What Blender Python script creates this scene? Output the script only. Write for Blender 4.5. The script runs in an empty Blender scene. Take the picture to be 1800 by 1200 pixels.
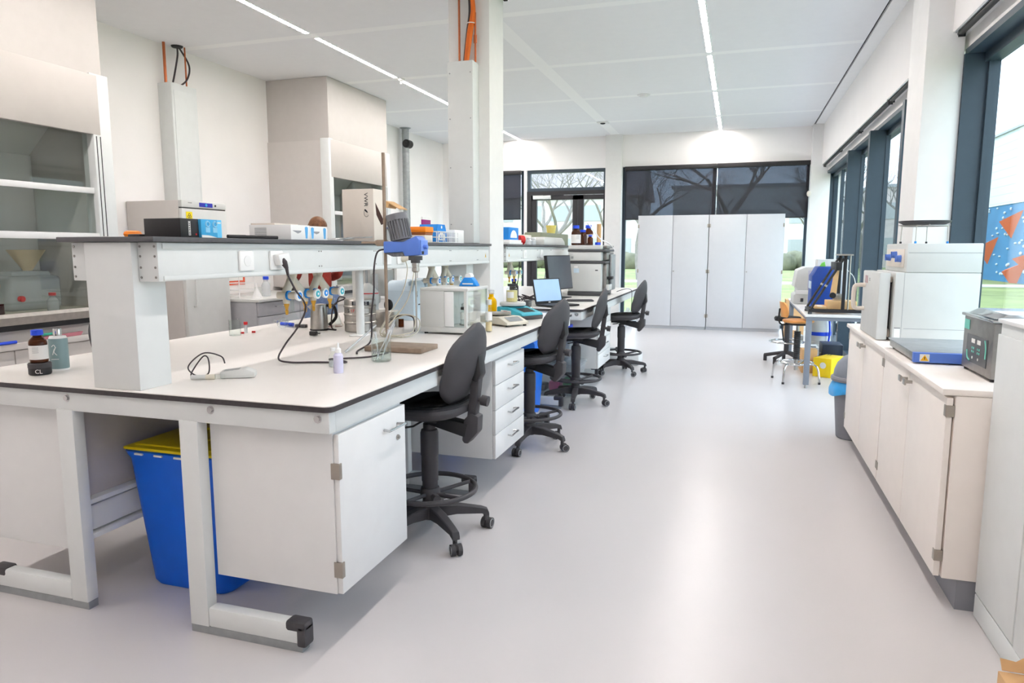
import bpy, bmesh, math, random
from mathutils import Matrix, Vector
random.seed(7)
SC = bpy.context.scene
COL = SC.collection
pi = math.pi

# ------------------------------------------------------------------ camera, world, exposure
cam_d = bpy.data.cameras.new('camera')
cam_d.sensor_width = 36.0
cam_d.lens = 24.633
cam_d.clip_start = 0.05
cam_d.clip_end = 500
cam = bpy.data.objects.new('camera', cam_d)
COL.objects.link(cam)
cam.location = (0, 0, 1.40)
cam.rotation_euler = (math.radians(90 - 7.497), 0, math.radians(17.7523))
SC.camera = cam

SKY = 3.3          # overcast sky
LED = 106.0          # ceiling light strips
LED_COL = (1.0, 0.93, 0.90)
world = bpy.data.worlds.new('overcast_sky')
SC.world = world
world.use_nodes = True
wn = world.node_tree.nodes
wl = world.node_tree.links
bg = wn['Background']
tcw = wn.new('ShaderNodeTexCoord')
nzw = wn.new('ShaderNodeTexNoise')
nzw.inputs['Scale'].default_value = 1.6
nzw.inputs['Detail'].default_value = 4
rpw = wn.new('ShaderNodeValToRGB')
rpw.color_ramp.elements[0].position = 0.35
rpw.color_ramp.elements[0].color = (0.62, 0.80, 1.0, 1)
rpw.color_ramp.elements[1].position = 0.65
rpw.color_ramp.elements[1].color = (0.78, 0.89, 1.0, 1)
wl.new(tcw.outputs['Generated'], nzw.inputs['Vector'])
wl.new(nzw.outputs['Fac'], rpw.inputs['Fac'])
wl.new(rpw.outputs['Color'], bg.inputs['Color'])
bg.inputs['Strength'].default_value = SKY

SC.view_settings.view_transform = 'Standard'
SC.view_settings.look = 'None'
SC.view_settings.exposure = 0.52
SC.view_settings.gamma = 1.0
SC.view_settings.use_curve_mapping = False
SC.cycles.use_denoising = True
SC.cycles.max_bounces = 10
SC.cycles.diffuse_bounces = 6
SC.cycles.glossy_bounces = 4
SC.cycles.transparent_max_bounces = 24
SC.cycles.transmission_bounces = 6
SC.cycles.caustics_reflective = False
SC.cycles.caustics_refractive = False
SC.cycles.sample_clamp_indirect = 6.0

# ------------------------------------------------------------------ materials
def lin(c):
    return tuple((x / 12.92 if x <= 0.04045 else ((x + 0.055) / 1.055) ** 2.4) for x in [v / 255.0 for v in c])

def M(name, rgb, rough=0.5, metal=0.0, spec=0.4, var=0.04, scale=12.0, bump=0.0, bscale=60.0, trans=0.0, alpha=1.0, emit=0.0):
    """Principled material with a faint procedural tone variation and an optional noise bump."""
    m = bpy.data.materials.new(name)
    m.use_nodes = True
    nt = m.node_tree
    p = nt.nodes['Principled BSDF']
    c = lin(rgb)
    tc = nt.nodes.new('ShaderNodeTexCoord')
    nz = nt.nodes.new('ShaderNodeTexNoise')
    nz.inputs['Scale'].default_value = scale
    nz.inputs['Detail'].default_value = 3
    nt.links.new(tc.outputs['Object'], nz.inputs['Vector'])
    rp = nt.nodes.new('ShaderNodeValToRGB')
    rp.color_ramp.elements[0].position = 0.3
    rp.color_ramp.elements[1].position = 0.7
    rp.color_ramp.elements[0].color = tuple(min(1, x * (1 - var)) for x in c) + (1,)
    rp.color_ramp.elements[1].color = tuple(min(1, x * (1 + var)) for x in c) + (1,)
    nt.links.new(nz.outputs['Fac'], rp.inputs['Fac'])
    nt.links.new(rp.outputs['Color'], p.inputs['Base Color'])
    p.inputs['Roughness'].default_value = rough
    p.inputs['Metallic'].default_value = metal
    p.inputs['Specular IOR Level'].default_value = spec
    p.inputs['Transmission Weight'].default_value = trans
    p.inputs['Alpha'].default_value = alpha
    if emit:
        p.inputs['Emission Color'].default_value = c + (1,)
        p.inputs['Emission Strength'].default_value = emit
    if bump:
        n2 = nt.nodes.new('ShaderNodeTexNoise')
        n2.inputs['Scale'].default_value = bscale
        n2.inputs['Detail'].default_value = 4
        bp = nt.nodes.new('ShaderNodeBump')
        bp.inputs['Strength'].default_value = bump
        bp.inputs['Distance'].default_value = 0.01
        nt.links.new(tc.outputs['Object'], n2.inputs['Vector'])
        nt.links.new(n2.outputs['Fac'], bp.inputs['Height'])
        nt.links.new(bp.outputs['Normal'], p.inputs['Normal'])
    return m

def GL(name, tint=(1, 1, 1), refl=0.9, body=0.0, bodycol=(255, 255, 255), ior=1.45):
    """Thin clear pane or glassware wall: transparent with a Fresnel gloss, plus an optional milky body."""
    m = bpy.data.materials.new(name)
    m.use_nodes = True
    nt = m.node_tree
    for n in list(nt.nodes):
        nt.nodes.remove(n)
    out = nt.nodes.new('ShaderNodeOutputMaterial')
    tr = nt.nodes.new('ShaderNodeBsdfTransparent')
    tr.inputs['Color'].default_value = tuple(tint) + (1,)
    gl = nt.nodes.new('ShaderNodeBsdfGlossy')
    gl.inputs['Roughness'].default_value = 0.02
    fr = nt.nodes.new('ShaderNodeLayerWeight')
    fr.inputs['Blend'].default_value = 0.5
    pw = nt.nodes.new('ShaderNodeMath')
    pw.operation = 'POWER'
    pw.inputs[1].default_value = 5.0
    mu = nt.nodes.new('ShaderNodeMath')
    mu.operation = 'MULTIPLY_ADD'
    f0 = ((ior - 1) / (ior + 1)) ** 2
    mu.inputs[1].default_value = refl * (1 - f0)
    mu.inputs[2].default_value = refl * f0
    mx = nt.nodes.new('ShaderNodeMixShader')
    nt.links.new(fr.outputs['Facing'], pw.inputs[0])
    nt.links.new(pw.outputs['Value'], mu.inputs[0])
    nt.links.new(mu.outputs['Value'], mx.inputs['Fac'])
    if body:
        df = nt.nodes.new('ShaderNodeBsdfDiffuse')
        df.inputs['Color'].default_value = lin(bodycol) + (1,)
        m2 = nt.nodes.new('ShaderNodeMixShader')
        m2.inputs['Fac'].default_value = body
        nt.links.new(tr.outputs['BSDF'], m2.inputs[1])
        nt.links.new(df.outputs['BSDF'], m2.inputs[2])
        nt.links.new(m2.outputs['Shader'], mx.inputs[1])
    else:
        nt.links.new(tr.outputs['BSDF'], mx.inputs[1])
    nt.links.new(gl.outputs['BSDF'], mx.inputs[2])
    nt.links.new(mx.outputs['Shader'], out.inputs['Surface'])
    return m

def grid_mat(name, base, line, period, width, off=(0, 0, 0), rough=0.5, axes='xy', fine=0.0):
    """Surface with solid bands between perforated panels; period/width per axis in metres, Object coordinates."""
    m = M(name, base, rough, var=0.008)
    nt = m.node_tree
    p = nt.nodes['Principled BSDF']
    tc = nt.nodes.new('ShaderNodeTexCoord')
    sp = nt.nodes.new('ShaderNodeSeparateXYZ')
    nt.links.new(tc.outputs['Object'], sp.inputs[0])
    last = None
    for i, a in enumerate('xyz'):
        if a not in axes:
            continue
        ad = nt.nodes.new('ShaderNodeMath'); ad.operation = 'SUBTRACT'
        ad.inputs[1].default_value = off[i]
        nt.links.new(sp.outputs[i], ad.inputs[0])
        pp = nt.nodes.new('ShaderNodeMath'); pp.operation = 'PINGPONG'
        pp.inputs[1].default_value = period[i] / 2
        nt.links.new(ad.outputs[0], pp.inputs[0])
        lt = nt.nodes.new('ShaderNodeMath'); lt.operation = 'LESS_THAN'
        lt.inputs[1].default_value = width[i] / 2
        nt.links.new(pp.outputs[0], lt.inputs[0])
        if last is None:
            last = lt
        else:
            mxm = nt.nodes.new('ShaderNodeMath'); mxm.operation = 'MAXIMUM'
            nt.links.new(last.outputs[0], mxm.inputs[0])
            nt.links.new(lt.outputs[0], mxm.inputs[1])
            last = mxm
    old = p.inputs['Base Color'].links[0].from_socket
    mix = nt.nodes.new('ShaderNodeMix'); mix.data_type = 'RGBA'
    nt.links.new(last.outputs[0], mix.inputs['Factor'])
    nt.links.new(old, mix.inputs['A'])
    mix.inputs['B'].default_value = lin(line) + (1,)
    nt.links.new(mix.outputs['Result'], p.inputs['Base Color'])
    return m

m_wall = M('white_wall_paint', (246, 243, 241), 0.8, var=0.015, scale=2)
m_ceil = grid_mat('perforated_ceiling', (240, 240, 242), (250, 250, 250), (3.674, 1.845, 1), (0.16, 0.11, 1), (-2.213, 6.25, 0), 0.75)
m_ceilplain = M('white_ceiling_strip', (246, 246, 246), 0.75, var=0.01)
m_floor = M('pale_grey_vinyl_floor', (203, 199, 199), 0.30, spec=0.36, var=0.02, scale=0.8)
m_black = M('black_plastic', (36, 35, 37), 0.5, var=0.1)
m_charcoal = M('charcoal_plastic', (66, 64, 67), 0.55, var=0.08, bump=0.15, bscale=300)
m_slit = M('dark_slot', (20, 20, 20), 0.9)
m_col = M('white_column_paint', (232, 231, 229), 0.75, var=0.015)
m_frame = M('blue_grey_window_frame', (50, 66, 78), 0.45, spec=0.5, var=0.05, bump=0.05, bscale=400)
m_dframe = M('dark_door_frame', (46, 45, 48), 0.5, var=0.05)
m_glass = GL('window_glass', (0.97, 0.99, 0.99), 0.8)
m_hoodglass = GL('tinted_sash_glass', (0.88, 0.905, 0.895), 1.0)
m_clear = GL('clear_labware_glass', (0.96, 0.98, 0.97), 1.0)
m_milky = GL('translucent_plastic', (0.92, 0.94, 0.95), 0.7, 0.38, (236, 238, 240))
m_clearbox = GL('clear_storage_plastic', (0.93, 0.96, 0.98), 0.8, 0.22, (225, 232, 238))
m_water = GL('water_surface', (0.93, 0.97, 0.97), 1.0, ior=1.33)
m_steelpaint = M('pale_grey_powder_coat', (222, 225, 224), 0.45, var=0.015)
m_greypaint = M('grey_hood_paint', (206, 201, 197), 0.55, var=0.015)
m_hoodwhite = M('cream_hood_panel', (194, 188, 183), 0.5, var=0.012)
m_casing = M('grey_duct_casing', (198, 193, 189), 0.6, var=0.015)
m_white = M('white_laminate', (232, 232, 231), 0.42, var=0.012)
m_cup = M('cool_grey_cupboard', (206, 208, 212), 0.45, var=0.01)
m_warm = M('cream_laminate', (243, 235, 228), 0.45, var=0.012)
m_top = M('worktop_laminate', (236, 231, 226), 0.32, spec=0.42, var=0.012)
m_edge = M('dark_worktop_edge', (62, 58, 60), 0.55, var=0.15, scale=60)
m_shelf = M('dark_grey_shelf_board', (84, 84, 87), 0.5, var=0.1, scale=40)
m_chrome = M('polished_steel', (205, 205, 205), 0.16, metal=1.0, var=0.05)
m_steel = M('brushed_steel', (178, 174, 168), 0.33, metal=1.0, var=0.08, scale=30)
m_dsteel = M('dull_bath_steel', (150, 147, 144), 0.4, metal=0.9, var=0.08, scale=30)
m_hinge = M('nickel_hinge', (168, 160, 150), 0.4, metal=0.8)
m_brass = M('brass', (206, 160, 70), 0.3, metal=0.85)
m_brown = M('worn_brown_steel', (150, 132, 116), 0.5, metal=0.35, var=0.15, scale=25)
m_blue = M('blue_bin_plastic', (2, 98, 218), 0.45, var=0.04)
m_yellow = M('yellow_plastic', (236, 214, 16), 0.45, var=0.03)
m_bluecap = M('blue_cap_plastic', (30, 74, 214), 0.4)
m_blueprint = M('bright_blue_print', (28, 132, 214), 0.6)
m_cyan = M('cyan_carton', (62, 164, 216), 0.6)
m_teal = M('teal_plastic', (64, 172, 190), 0.45)
m_orange = M('orange_plastic', (246, 138, 28), 0.5)
m_red = M('red_plastic', (206, 30, 34), 0.45)
m_redt = GL('red_liquid', (0.45, 0.10, 0.12), 0.8, 0.35, (96, 30, 36))
m_card = M('brown_cardboard', (205, 165, 118), 0.8, var=0.06)
m_carton = M('pale_carton', (226, 217, 206), 0.75, var=0.02)
m_paper = M('white_paper', (240, 240, 239), 0.8, var=0.01)
m_amber = GL('amber_glass', (0.45, 0.17, 0.03), 0.9, 0.55, (72, 34, 12))
m_motorblue = M('stirrer_blue_paint', (86, 122, 204), 0.4, var=0.04)
m_motorgrey = M('stirrer_grey_paint', (116, 117, 122), 0.45, var=0.05)
m_beige = M('beige_instrument_plastic', (214, 208, 192), 0.5, var=0.02)
m_inst = M('instrument_white', (208, 209, 206), 0.45, var=0.02)
m_instd = M('instrument_dark_grey', (76, 76, 78), 0.5)
m_screen = M('laptop_screen', (150, 180, 214), 0.25, emit=0.25, var=0.02)
m_monitor = M('dark_display', (72, 76, 84), 0.3)
m_wood = M('orange_beech_wood', (226, 158, 88), 0.45, var=0.12, scale=8)
m_plank = M('pale_plywood', (222, 182, 130), 0.6, var=0.08, scale=10)
m_tablegrey = M('grey_table_steel', (130, 136, 146), 0.45)
m_bingrey = M('grey_bin_plastic', (132, 133, 140), 0.5)
m_bag = M('blue_bin_bag', (60, 160, 226), 0.35, var=0.15, scale=14)
m_fabric = M('black_moulded_seat', (26, 26, 27), 0.75, var=0.25, scale=90, bump=0.4, bscale=120)
m_cord = M('dark_cable', (58, 50, 54), 0.5)
m_cordbeige = M('beige_cable', (196, 190, 172), 0.5)
m_copper = M('copper_pipe', (178, 98, 58), 0.35, metal=0.6)
m_orcable = M('orange_cable', (226, 112, 28), 0.5)
m_label = M('printed_label', (236, 235, 232), 0.7)
m_ink = M('dark_ink', (44, 46, 52), 0.7)
m_greyink = M('grey_ink', (150, 152, 156), 0.7)
m_lav = M('lavender_plastic', (214, 212, 236), 0.5)
m_paleblue = M('pale_blue_plastic', (206, 224, 236), 0.5)
m_galv = M('galvanised_duct', (160, 164, 166), 0.4, metal=0.6, var=0.1, scale=20)
m_tile = M('turquoise_label', (120, 206, 190), 0.5)
m_led = M('led_lens', (255, 250, 244), 0.4, emit=1.0)
_p = m_led.node_tree.nodes['Principled BSDF']
_p.inputs['Emission Color'].default_value = LED_COL + (1,)
_p.inputs['Emission Strength'].default_value = LED

def blind_mat():
    m = bpy.data.materials.new('dark_screen_fabric')
    m.use_nodes = True
    nt = m.node_tree
    for n in list(nt.nodes):
        nt.nodes.remove(n)
    out = nt.nodes.new('ShaderNodeOutputMaterial')
    d = nt.nodes.new('ShaderNodeBsdfDiffuse')
    d.inputs['Color'].default_value = lin((62, 60, 64)) + (1,)
    t = nt.nodes.new('ShaderNodeBsdfTransparent')
    t.inputs['Color'].default_value = (0.85, 0.92, 1.0, 1)
    x = nt.nodes.new('ShaderNodeMixShader')
    x.inputs['Fac'].default_value = 0.22
    nt.links.new(d.outputs[0], x.inputs[1])
    nt.links.new(t.outputs[0], x.inputs[2])
    nt.links.new(x.outputs[0], out.inputs['Surface'])
    return m
m_blind = blind_mat()

# ------------------------------------------------------------------ mesh builder
class B:
    def __init__(s, mat=None):
        s.v, s.f, s.fm, s.mats, s.mi = [], [], [], [], 0
        s.T = Matrix.Identity(4)
        if mat is not None:
            s.mat(mat)

    def mat(s, m):
        if m not in s.mats:
            s.mats.append(m)
        s.mi = s.mats.index(m)
        return s

    def add(s, vs, fs):
        b = len(s.v)
        s.v += [tuple(s.T @ Vector(p)) for p in vs]
        s.f += [tuple(b + i for i in f) for f in fs]
        s.fm += [s.mi] * len(fs)
        return s

    def from_bm(s, bm):
        bm.verts.index_update()
        s.add([v.co[:] for v in bm.verts], [[v.index for v in f.verts] for f in bm.faces])
        bm.free()
        return s

    def box(s, x0, x1, y0, y1, z0, z1, b=0.0, seg=2):
        bm = bmesh.new()
        bmesh.ops.create_cube(bm, size=1.0)
        for v in bm.verts:
            v.co = ((x0 + x1) / 2 + v.co.x * (x1 - x0), (y0 + y1) / 2 + v.co.y * (y1 - y0), (z0 + z1) / 2 + v.co.z * (z1 - z0))
        if b > 0:
            b = min(b, 0.49 * min(abs(x1 - x0), abs(y1 - y0), abs(z1 - z0)))
            bmesh.ops.bevel(bm, geom=list(bm.edges), offset=b, segments=seg, profile=0.5, affect='EDGES')
        return s.from_bm(bm)

    def bc(s, c, d, b=0.0, seg=2):
        return s.box(c[0] - d[0] / 2, c[0] + d[0] / 2, c[1] - d[1] / 2, c[1] + d[1] / 2, c[2] - d[2] / 2, c[2] + d[2] / 2, b, seg)

    def loft(s, rings, cap=True, closed=False):
        n = len(rings[0])
        vs = [p for r in rings for p in r]
        fs = []
        m = len(rings)
        for i in range(m if closed else m - 1):
            j = (i + 1) % m
            for k in range(n):
                k2 = (k + 1) % n
                fs.append((i * n + k, i * n + k2, j * n + k2, j * n + k))
        if cap and not closed:
            fs.append(tuple(reversed(range(n))))
            fs.append(tuple((m - 1) * n + k for k in range(n)))
        return s.add(vs, fs)

    def tube(s, pts, r, n=8, closed=False, smooth=0):
        pts = [Vector(p) for p in pts]
        if smooth:
            pts = catmull(pts, smooth, closed)
        m = len(pts)
        rs = r if isinstance(r, (list, tuple)) else [r] * m
        if len(rs) != m:
            rs = [rs[min(len(rs) - 1, int(i * len(rs) / m))] for i in range(m)]
        rings = []
        up = None
        for i, p in enumerate(pts):
            if closed:
                d = pts[(i + 1) % m] - pts[i - 1]
            else:
                d = pts[min(i + 1, m - 1)] - pts[max(i - 1, 0)]
            if d.length < 1e-9:
                d = Vector((0, 0, 1))
            d.normalize()
            if up is None:
                up = Vector((0, 0, 1)) if abs(d.z) < 0.9 else Vector((1, 0, 0))
            u = d.cross(up)
            if u.length < 1e-6:
                u = d.cross(Vector((0.3, 1, 0.2)))
            u.normalize()
            w = u.cross(d)
            up = w
            rings.append([p + (u * math.cos(2 * pi * k / n) + w * math.sin(2 * pi * k / n)) * rs[i] for k in range(n)])
        return s.loft(rings, True, closed)

    def cyl(s, p0, p1, r0, r1=None, n=20):
        return s.tube([p0, p1], [r0, r0 if r1 is None else r1], n)

    def lathe(s, prof, c=(0, 0, 0), n=28, cap=True, sx=1.0, sy=1.0):
        rings = [[(c[0] + max(r, 1e-4) * sx * math.cos(2 * pi * k / n), c[1] + max(r, 1e-4) * sy * math.sin(2 * pi * k / n), c[2] + z) for k in range(n)] for r, z in prof]
        return s.loft(rings, cap)

    def prism(s, poly, axis, a0, a1, b=0.0, seg=2):
        """Extrude a 2-D outline along x, y or z. poly is (y,z), (x,z) or (x,y)."""
        def P(u, w, a):
            return (a, u, w) if axis == 'x' else ((u, a, w) if axis == 'y' else (u, w, a))
        n = len(poly)
        bm = bmesh.new()
        v0 = [bm.verts.new(P(u, w, a0)) for u, w in poly]
        v1 = [bm.verts.new(P(u, w, a1)) for u, w in poly]
        bm.faces.new(list(reversed(v0)))
        bm.faces.new(v1)
        for i in range(n):
            j = (i + 1) % n
            bm.faces.new((v0[i], v0[j], v1[j], v1[i]))
        bmesh.ops.recalc_face_normals(bm, faces=list(bm.faces))
        if b:
            bmesh.ops.bevel(bm, geom=list(bm.edges), offset=b, segments=seg, profile=0.5, affect='EDGES')
        return s.from_bm(bm)

    def sph(s, c, r, n=16, m=10):
        r = r if isinstance(r, (tuple, list)) else (r, r, r)
        rings = []
        for i in range(m + 1):
            t = -pi / 2 + pi * i / m
            q = max(math.cos(t), 1e-3)
            rings.append([(c[0] + r[0] * q * math.cos(2 * pi * k / n), c[1] + r[1] * q * math.sin(2 * pi * k / n), c[2] + r[2] * math.sin(t)) for k in range(n)])
        return s.loft(rings)

    def torus(s, c, R, r, n=40, m=10, axis='z'):
        pts = []
        for i in range(n):
            a = 2 * pi * i / n
            if axis == 'z':
                pts.append((c[0] + R * math.cos(a), c[1] + R * math.sin(a), c[2]))
            elif axis == 'x':
                pts.append((c[0], c[1] + R * math.cos(a), c[2] + R * math.sin(a)))
            else:
                pts.append((c[0] + R * math.cos(a), c[1], c[2] + R * math.sin(a)))
        return s.tube(pts, r, m, True)

    def text(s, txt, size, T, depth=0.0006, align='CENTER'):
        cu = bpy.data.curves.new('lettering', 'FONT')
        cu.body = txt
        cu.size = size
        cu.extrude = depth
        cu.align_x = align
        cu.align_y = 'CENTER'
        cu.resolution_u = 3
        o = bpy.data.objects.new('lettering', cu)
        me = bpy.data.meshes.new_from_object(o)
        old = s.T
        s.T = s.T @ T
        s.add([v.co[:] for v in me.vertices], [list(p.vertices) for p in me.polygons])
        s.T = old
        bpy.data.objects.remove(o)
        bpy.data.meshes.remove(me)
        bpy.data.curves.remove(cu)
        return s

def catmull(p, k, closed=False):
    out = []
    m = len(p)
    for i in range(m if closed else m - 1):
        a = p[(i - 1) % m] if closed or i > 0 else p[0]
        b, c = p[i], p[(i + 1) % m]
        d = p[(i + 2) % m] if closed or i + 2 < m else p[-1]
        for j in range(k):
            t = j / k
            out.append(0.5 * ((2 * b) + (c - a) * t + (2 * a - 5 * b + 4 * c - d) * t * t + (3 * b - a - 3 * c + d) * t ** 3))
    if not closed:
        out.append(p[-1])
    return out

def frame_T(o, x, y):
    """Matrix whose local x/y axes lie along the given directions (for lettering and flat marks)."""
    x = Vector(x).normalized()
    y = Vector(y).normalized()
    z = x.cross(y)
    return Matrix(((x.x, y.x, z.x, o[0]), (x.y, y.y, z.y, o[1]), (x.z, y.z, z.z, o[2]), (0, 0, 0, 1)))

def RX(a): return Matrix.Rotation(a, 4, 'X')
def RY(a): return Matrix.Rotation(a, 4, 'Y')
def RZ(a): return Matrix.Rotation(a, 4, 'Z')
def TR(x, y, z): return Matrix.Translation((x, y, z))

def tag(o, label=None, cat=None, group=None, kind=None):
    if label: o['label'] = label
    if cat: o['category'] = cat
    if group: o['group'] = group
    if kind: o['kind'] = kind
    return o

def obj(name, b, parent=None, label=None, sharp=32):
    """Link the builder's geometry as one mesh object."""
    me = bpy.data.meshes.new(name)
    me.from_pydata(b.v, [], b.f)
    for m in b.mats:
        me.materials.append(m)
    me.polygons.foreach_set('material_index', b.fm)
    bm = bmesh.new()
    bm.from_mesh(me)
    bmesh.ops.recalc_face_normals(bm, faces=list(bm.faces))
    bm.to_mesh(me)
    bm.free()
    me.polygons.foreach_set('use_smooth', [True] * len(me.polygons))
    me.set_sharp_from_angle(angle=math.radians(sharp))
    o = bpy.data.objects.new(name, me)
    COL.objects.link(o)
    if parent is not None:
        o.parent = parent
        if parent.type == 'EMPTY' and parent.get('_w'):
            o.location = -Vector(parent.location)
    if label:
        o['label'] = label
    return o

def thing(name, label, cat, loc=(0, 0, 0), rz=0.0, group=None, local=False):
    """An Empty at the thing's base. World-built things (local=False) take meshes in room coordinates."""
    o = bpy.data.objects.new(name, None)
    COL.objects.link(o)
    o.location = loc
    o.empty_display_size = 0.05
    o.rotation_euler = (0, 0, rz)
    if not local:
        o['_w'] = 1
    return tag(o, label, cat, group)

def single(name, b, label, cat, group=None):
    return tag(obj(name, b), label, cat, group)

def struct(name, b, parent=None):
    o = obj(name, b, parent)
    if parent is None:
        o['kind'] = 'structure'
    return o

def dup(o, parent=None, loc=None, rz=None, label=None):
    c = o.copy()
    COL.objects.link(c)
    if parent is not None:
        c.parent = parent
    if loc is not None: c.location = loc
    if rz is not None: c.rotation_euler = (0, 0, rz)
    if label: c['label'] = label
    for ch in [k for k in o.children]:
        dup(ch, c)
    return c

# ------------------------------------------------------------------ room shell
CZ = 3.47
XL, XR = -5.67, 1.28
YB, YF = 13.2, -2.6
floor_b = B(m_floor).box(XL - 0.2, 1.62, YF - 0.1, YB + 0.25, -0.12, 0.0)
struct('floor', floor_b)
struct('ceiling', B(m_ceil).box(XL - 0.2, 1.125, YF - 0.1, YB + 0.2, CZ, CZ + 0.12)
       .mat(m_slit).box(1.125, 1.150, YF - 0.1, YB, CZ + 0.03, CZ + 0.12)
       .mat(m_ceilplain).box(1.150, 1.62, YF - 0.1, YB + 0.2, CZ, CZ + 0.12))
struct('wall_left', B(m_wall).box(XL - 0.2, XL, YF, YB + 0.2, 0, CZ))
struct('wall_rear', B(m_wall).box(XL, 1.6, YF - 0.2, YF, 0, CZ))
struct('wall_back', B(m_wall).box(XL, 1.62, YB, YB + 0.2, 2.90, CZ).box(XL, -5.52, YB, YB + 0.2, 0, 2.90)
       .box(-3.99, -3.93, YB + 0.02, YB + 0.2, 0, 2.9).box(1.13, 1.62, YB, YB + 0.2, 0, 2.90))
struct('wall_right', B(m_wall).box(XR, XR + 0.34, YF, YB, 2.80, CZ).box(XR + 0.1, XR + 0.34, YF, YB, 2.70, 2.80).box(XR + 0.1, XR + 0.34, YF, 1.30, 0, 2.70))
struct('column_1', B(m_col).box(-2.30, -1.95, 5.50, 5.85, 0, CZ, 0.004))
struct('column_2', B(m_col).box(1.13, 1.355, 5.45, 5.93, 0, CZ, 0.004))
struct('column_3', B(m_col).box(-2.385, -2.085, 13.08, 13.4, 0, CZ, 0.004))
struct('column_4', B(m_col).box(1.115, 1.42, 13.02, 13.4, 0, CZ, 0.004))
tr = B(m_slit)
tr.box(-2.33, -1.92, 5.47, 5.50, CZ - 0.012, CZ).box(-1.95, -1.92, 5.47, 5.88, CZ - 0.012, CZ)
struct('trim_1', tr)

def frame_rect(b, axis, pos, d, u0, u1, z0, z1, w):
    """Four bars of a rectangular frame in the plane axis=pos..pos+d."""
    def bx(a0, a1, c0, c1):
        if axis == 'x': b.box(pos, pos + d, a0, a1, c0, c1)
        else: b.box(a0, a1, pos, pos + d, c0, c1)
    bx(u0, u1, z0, z0 + w); bx(u0, u1, z1 - w, z1)
    bx(u0, u0 + w, z0 + w, z1 - w); bx(u1 - w, u1, z0 + w, z1 - w)
    return b

# right-hand glazing: near bay, then three bays beyond the column
WZ = 2.70
def right_window(name, y0, y1, mull, thin=(), xg=1.525):
    b = B(m_frame)
    b.box(1.37, 1.56, y0, y1, WZ - 0.04, WZ)                       # head reveal
    b.box(1.47, 1.56, y0, y1, WZ - 0.10, WZ - 0.04)
    b.box(1.38, 1.56, y0, y1, 0.0, 0.07)
    ys = [y0] + sorted(list(mull) + list(thin)) + [y1]
    for y in mull:
        b.box(1.30, xg - 0.03, y - 0.01, y + 0.085, 0.07, WZ - 0.04)
        b.box(xg - 0.03, xg + 0.012, y - 0.02, y + 0.095, 0.07, WZ - 0.1)
    for y in thin:
        b.box(xg - 0.035, xg + 0.012, y - 0.03, y + 0.03, 0.07, WZ - 0.1)
    b.box(1.355, 1.49, y1 - 0.06, y1, 0.07, WZ - 0.04)
    b.box(1.49, 1.555, y1 - 0.085, y1, 0.07, WZ - 0.1)
    b.box(1.49, 1.555, y0, y0 + 0.05, 0.07, WZ - 0.1)
    f = struct(name, b)
    obj('pane', B(m_glass).box(xg, xg + 0.004, y0 + 0.02, y1 - 0.02, 0.06, WZ - 0.09), f)
    return f
right_window('window_1', 1.30, 5.49, (2.6,))
right_window('window_2', 5.90, YB - 0.02, (6.90, 8.55, 10.14), (11.95,), 1.487)

def back_window(name, x0, x1, z0, z1, posts=(), rails=()):
    b = B(m_frame)
    frame_rect(b, 'y', YB + 0.06, 0.08, x0, x1, z0, z1, 0.06)
    for x in posts: b.box(x - 0.035, x + 0.035, YB + 0.06, YB + 0.14, z0 + 0.06, z1 - 0.06)
    for z in rails: b.box(x0 + 0.06, x1 - 0.06, YB + 0.06, YB + 0.14, z - 0.03, z + 0.03)
    f = struct(name, b)
    obj('pane', B(m_glass).box(x0 + 0.05, x1 - 0.05, YB + 0.098, YB + 0.102, z0 + 0.05, z1 - 0.05), f)
    return f
back_window('window_3', -2.085, 1.13, 0.0, 2.90, (-0.45,))
back_window('window_4', -5.52, -3.99, 0.0, 2.90, (-4.75,))
back_window('window_5', -3.93, -2.385, 2.50, 2.90)
# double glazed door
db = B(m_dframe)
db.box(-3.93, -3.85, YB + 0.03, YB + 0.13, 0, 2.50).box(-2.44, -2.385, YB + 0.03, YB + 0.13, 0, 2.50).box(-3.85, -2.44, YB + 0.03, YB + 0.13, 2.43, 2.50)
door = struct('door_1', db)
for x0, x1 in ((-3.845, -2.935), (-2.925, -2.02)):
    x1b = min(x1, -2.445)
    lb = B(m_dframe)
    lb.box(x0, x0 + 0.105, YB + 0.04, YB + 0.11, 0.01, 2.42)
    if x1 == x1b: lb.box(x1 - 0.095, x1, YB + 0.04, YB + 0.11, 0.01, 2.42)
    lb.box(x0, x1b, YB + 0.04, YB + 0.11, 2.335, 2.42).box(x0, x1b, YB + 0.04, YB + 0.11, 0.01, 0.16)
    lf = obj('door_leaf', lb, door)
    obj('pane', B(m_glass).box(x0 + 0.1, x1b - 0.02, YB + 0.073, YB + 0.077, 0.15, 2.34), lf)
obj('door_closer', B(m_steelpaint).box(-3.80, -3.45, YB - 0.02, YB + 0.04, 2.35, 2.42, 0.006).mat(m_dframe).cyl((-3.6, YB - 0.02, 2.425), (-3.2, YB + 0.03, 2.425), 0.008), door, 'pale metal door closer')

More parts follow.
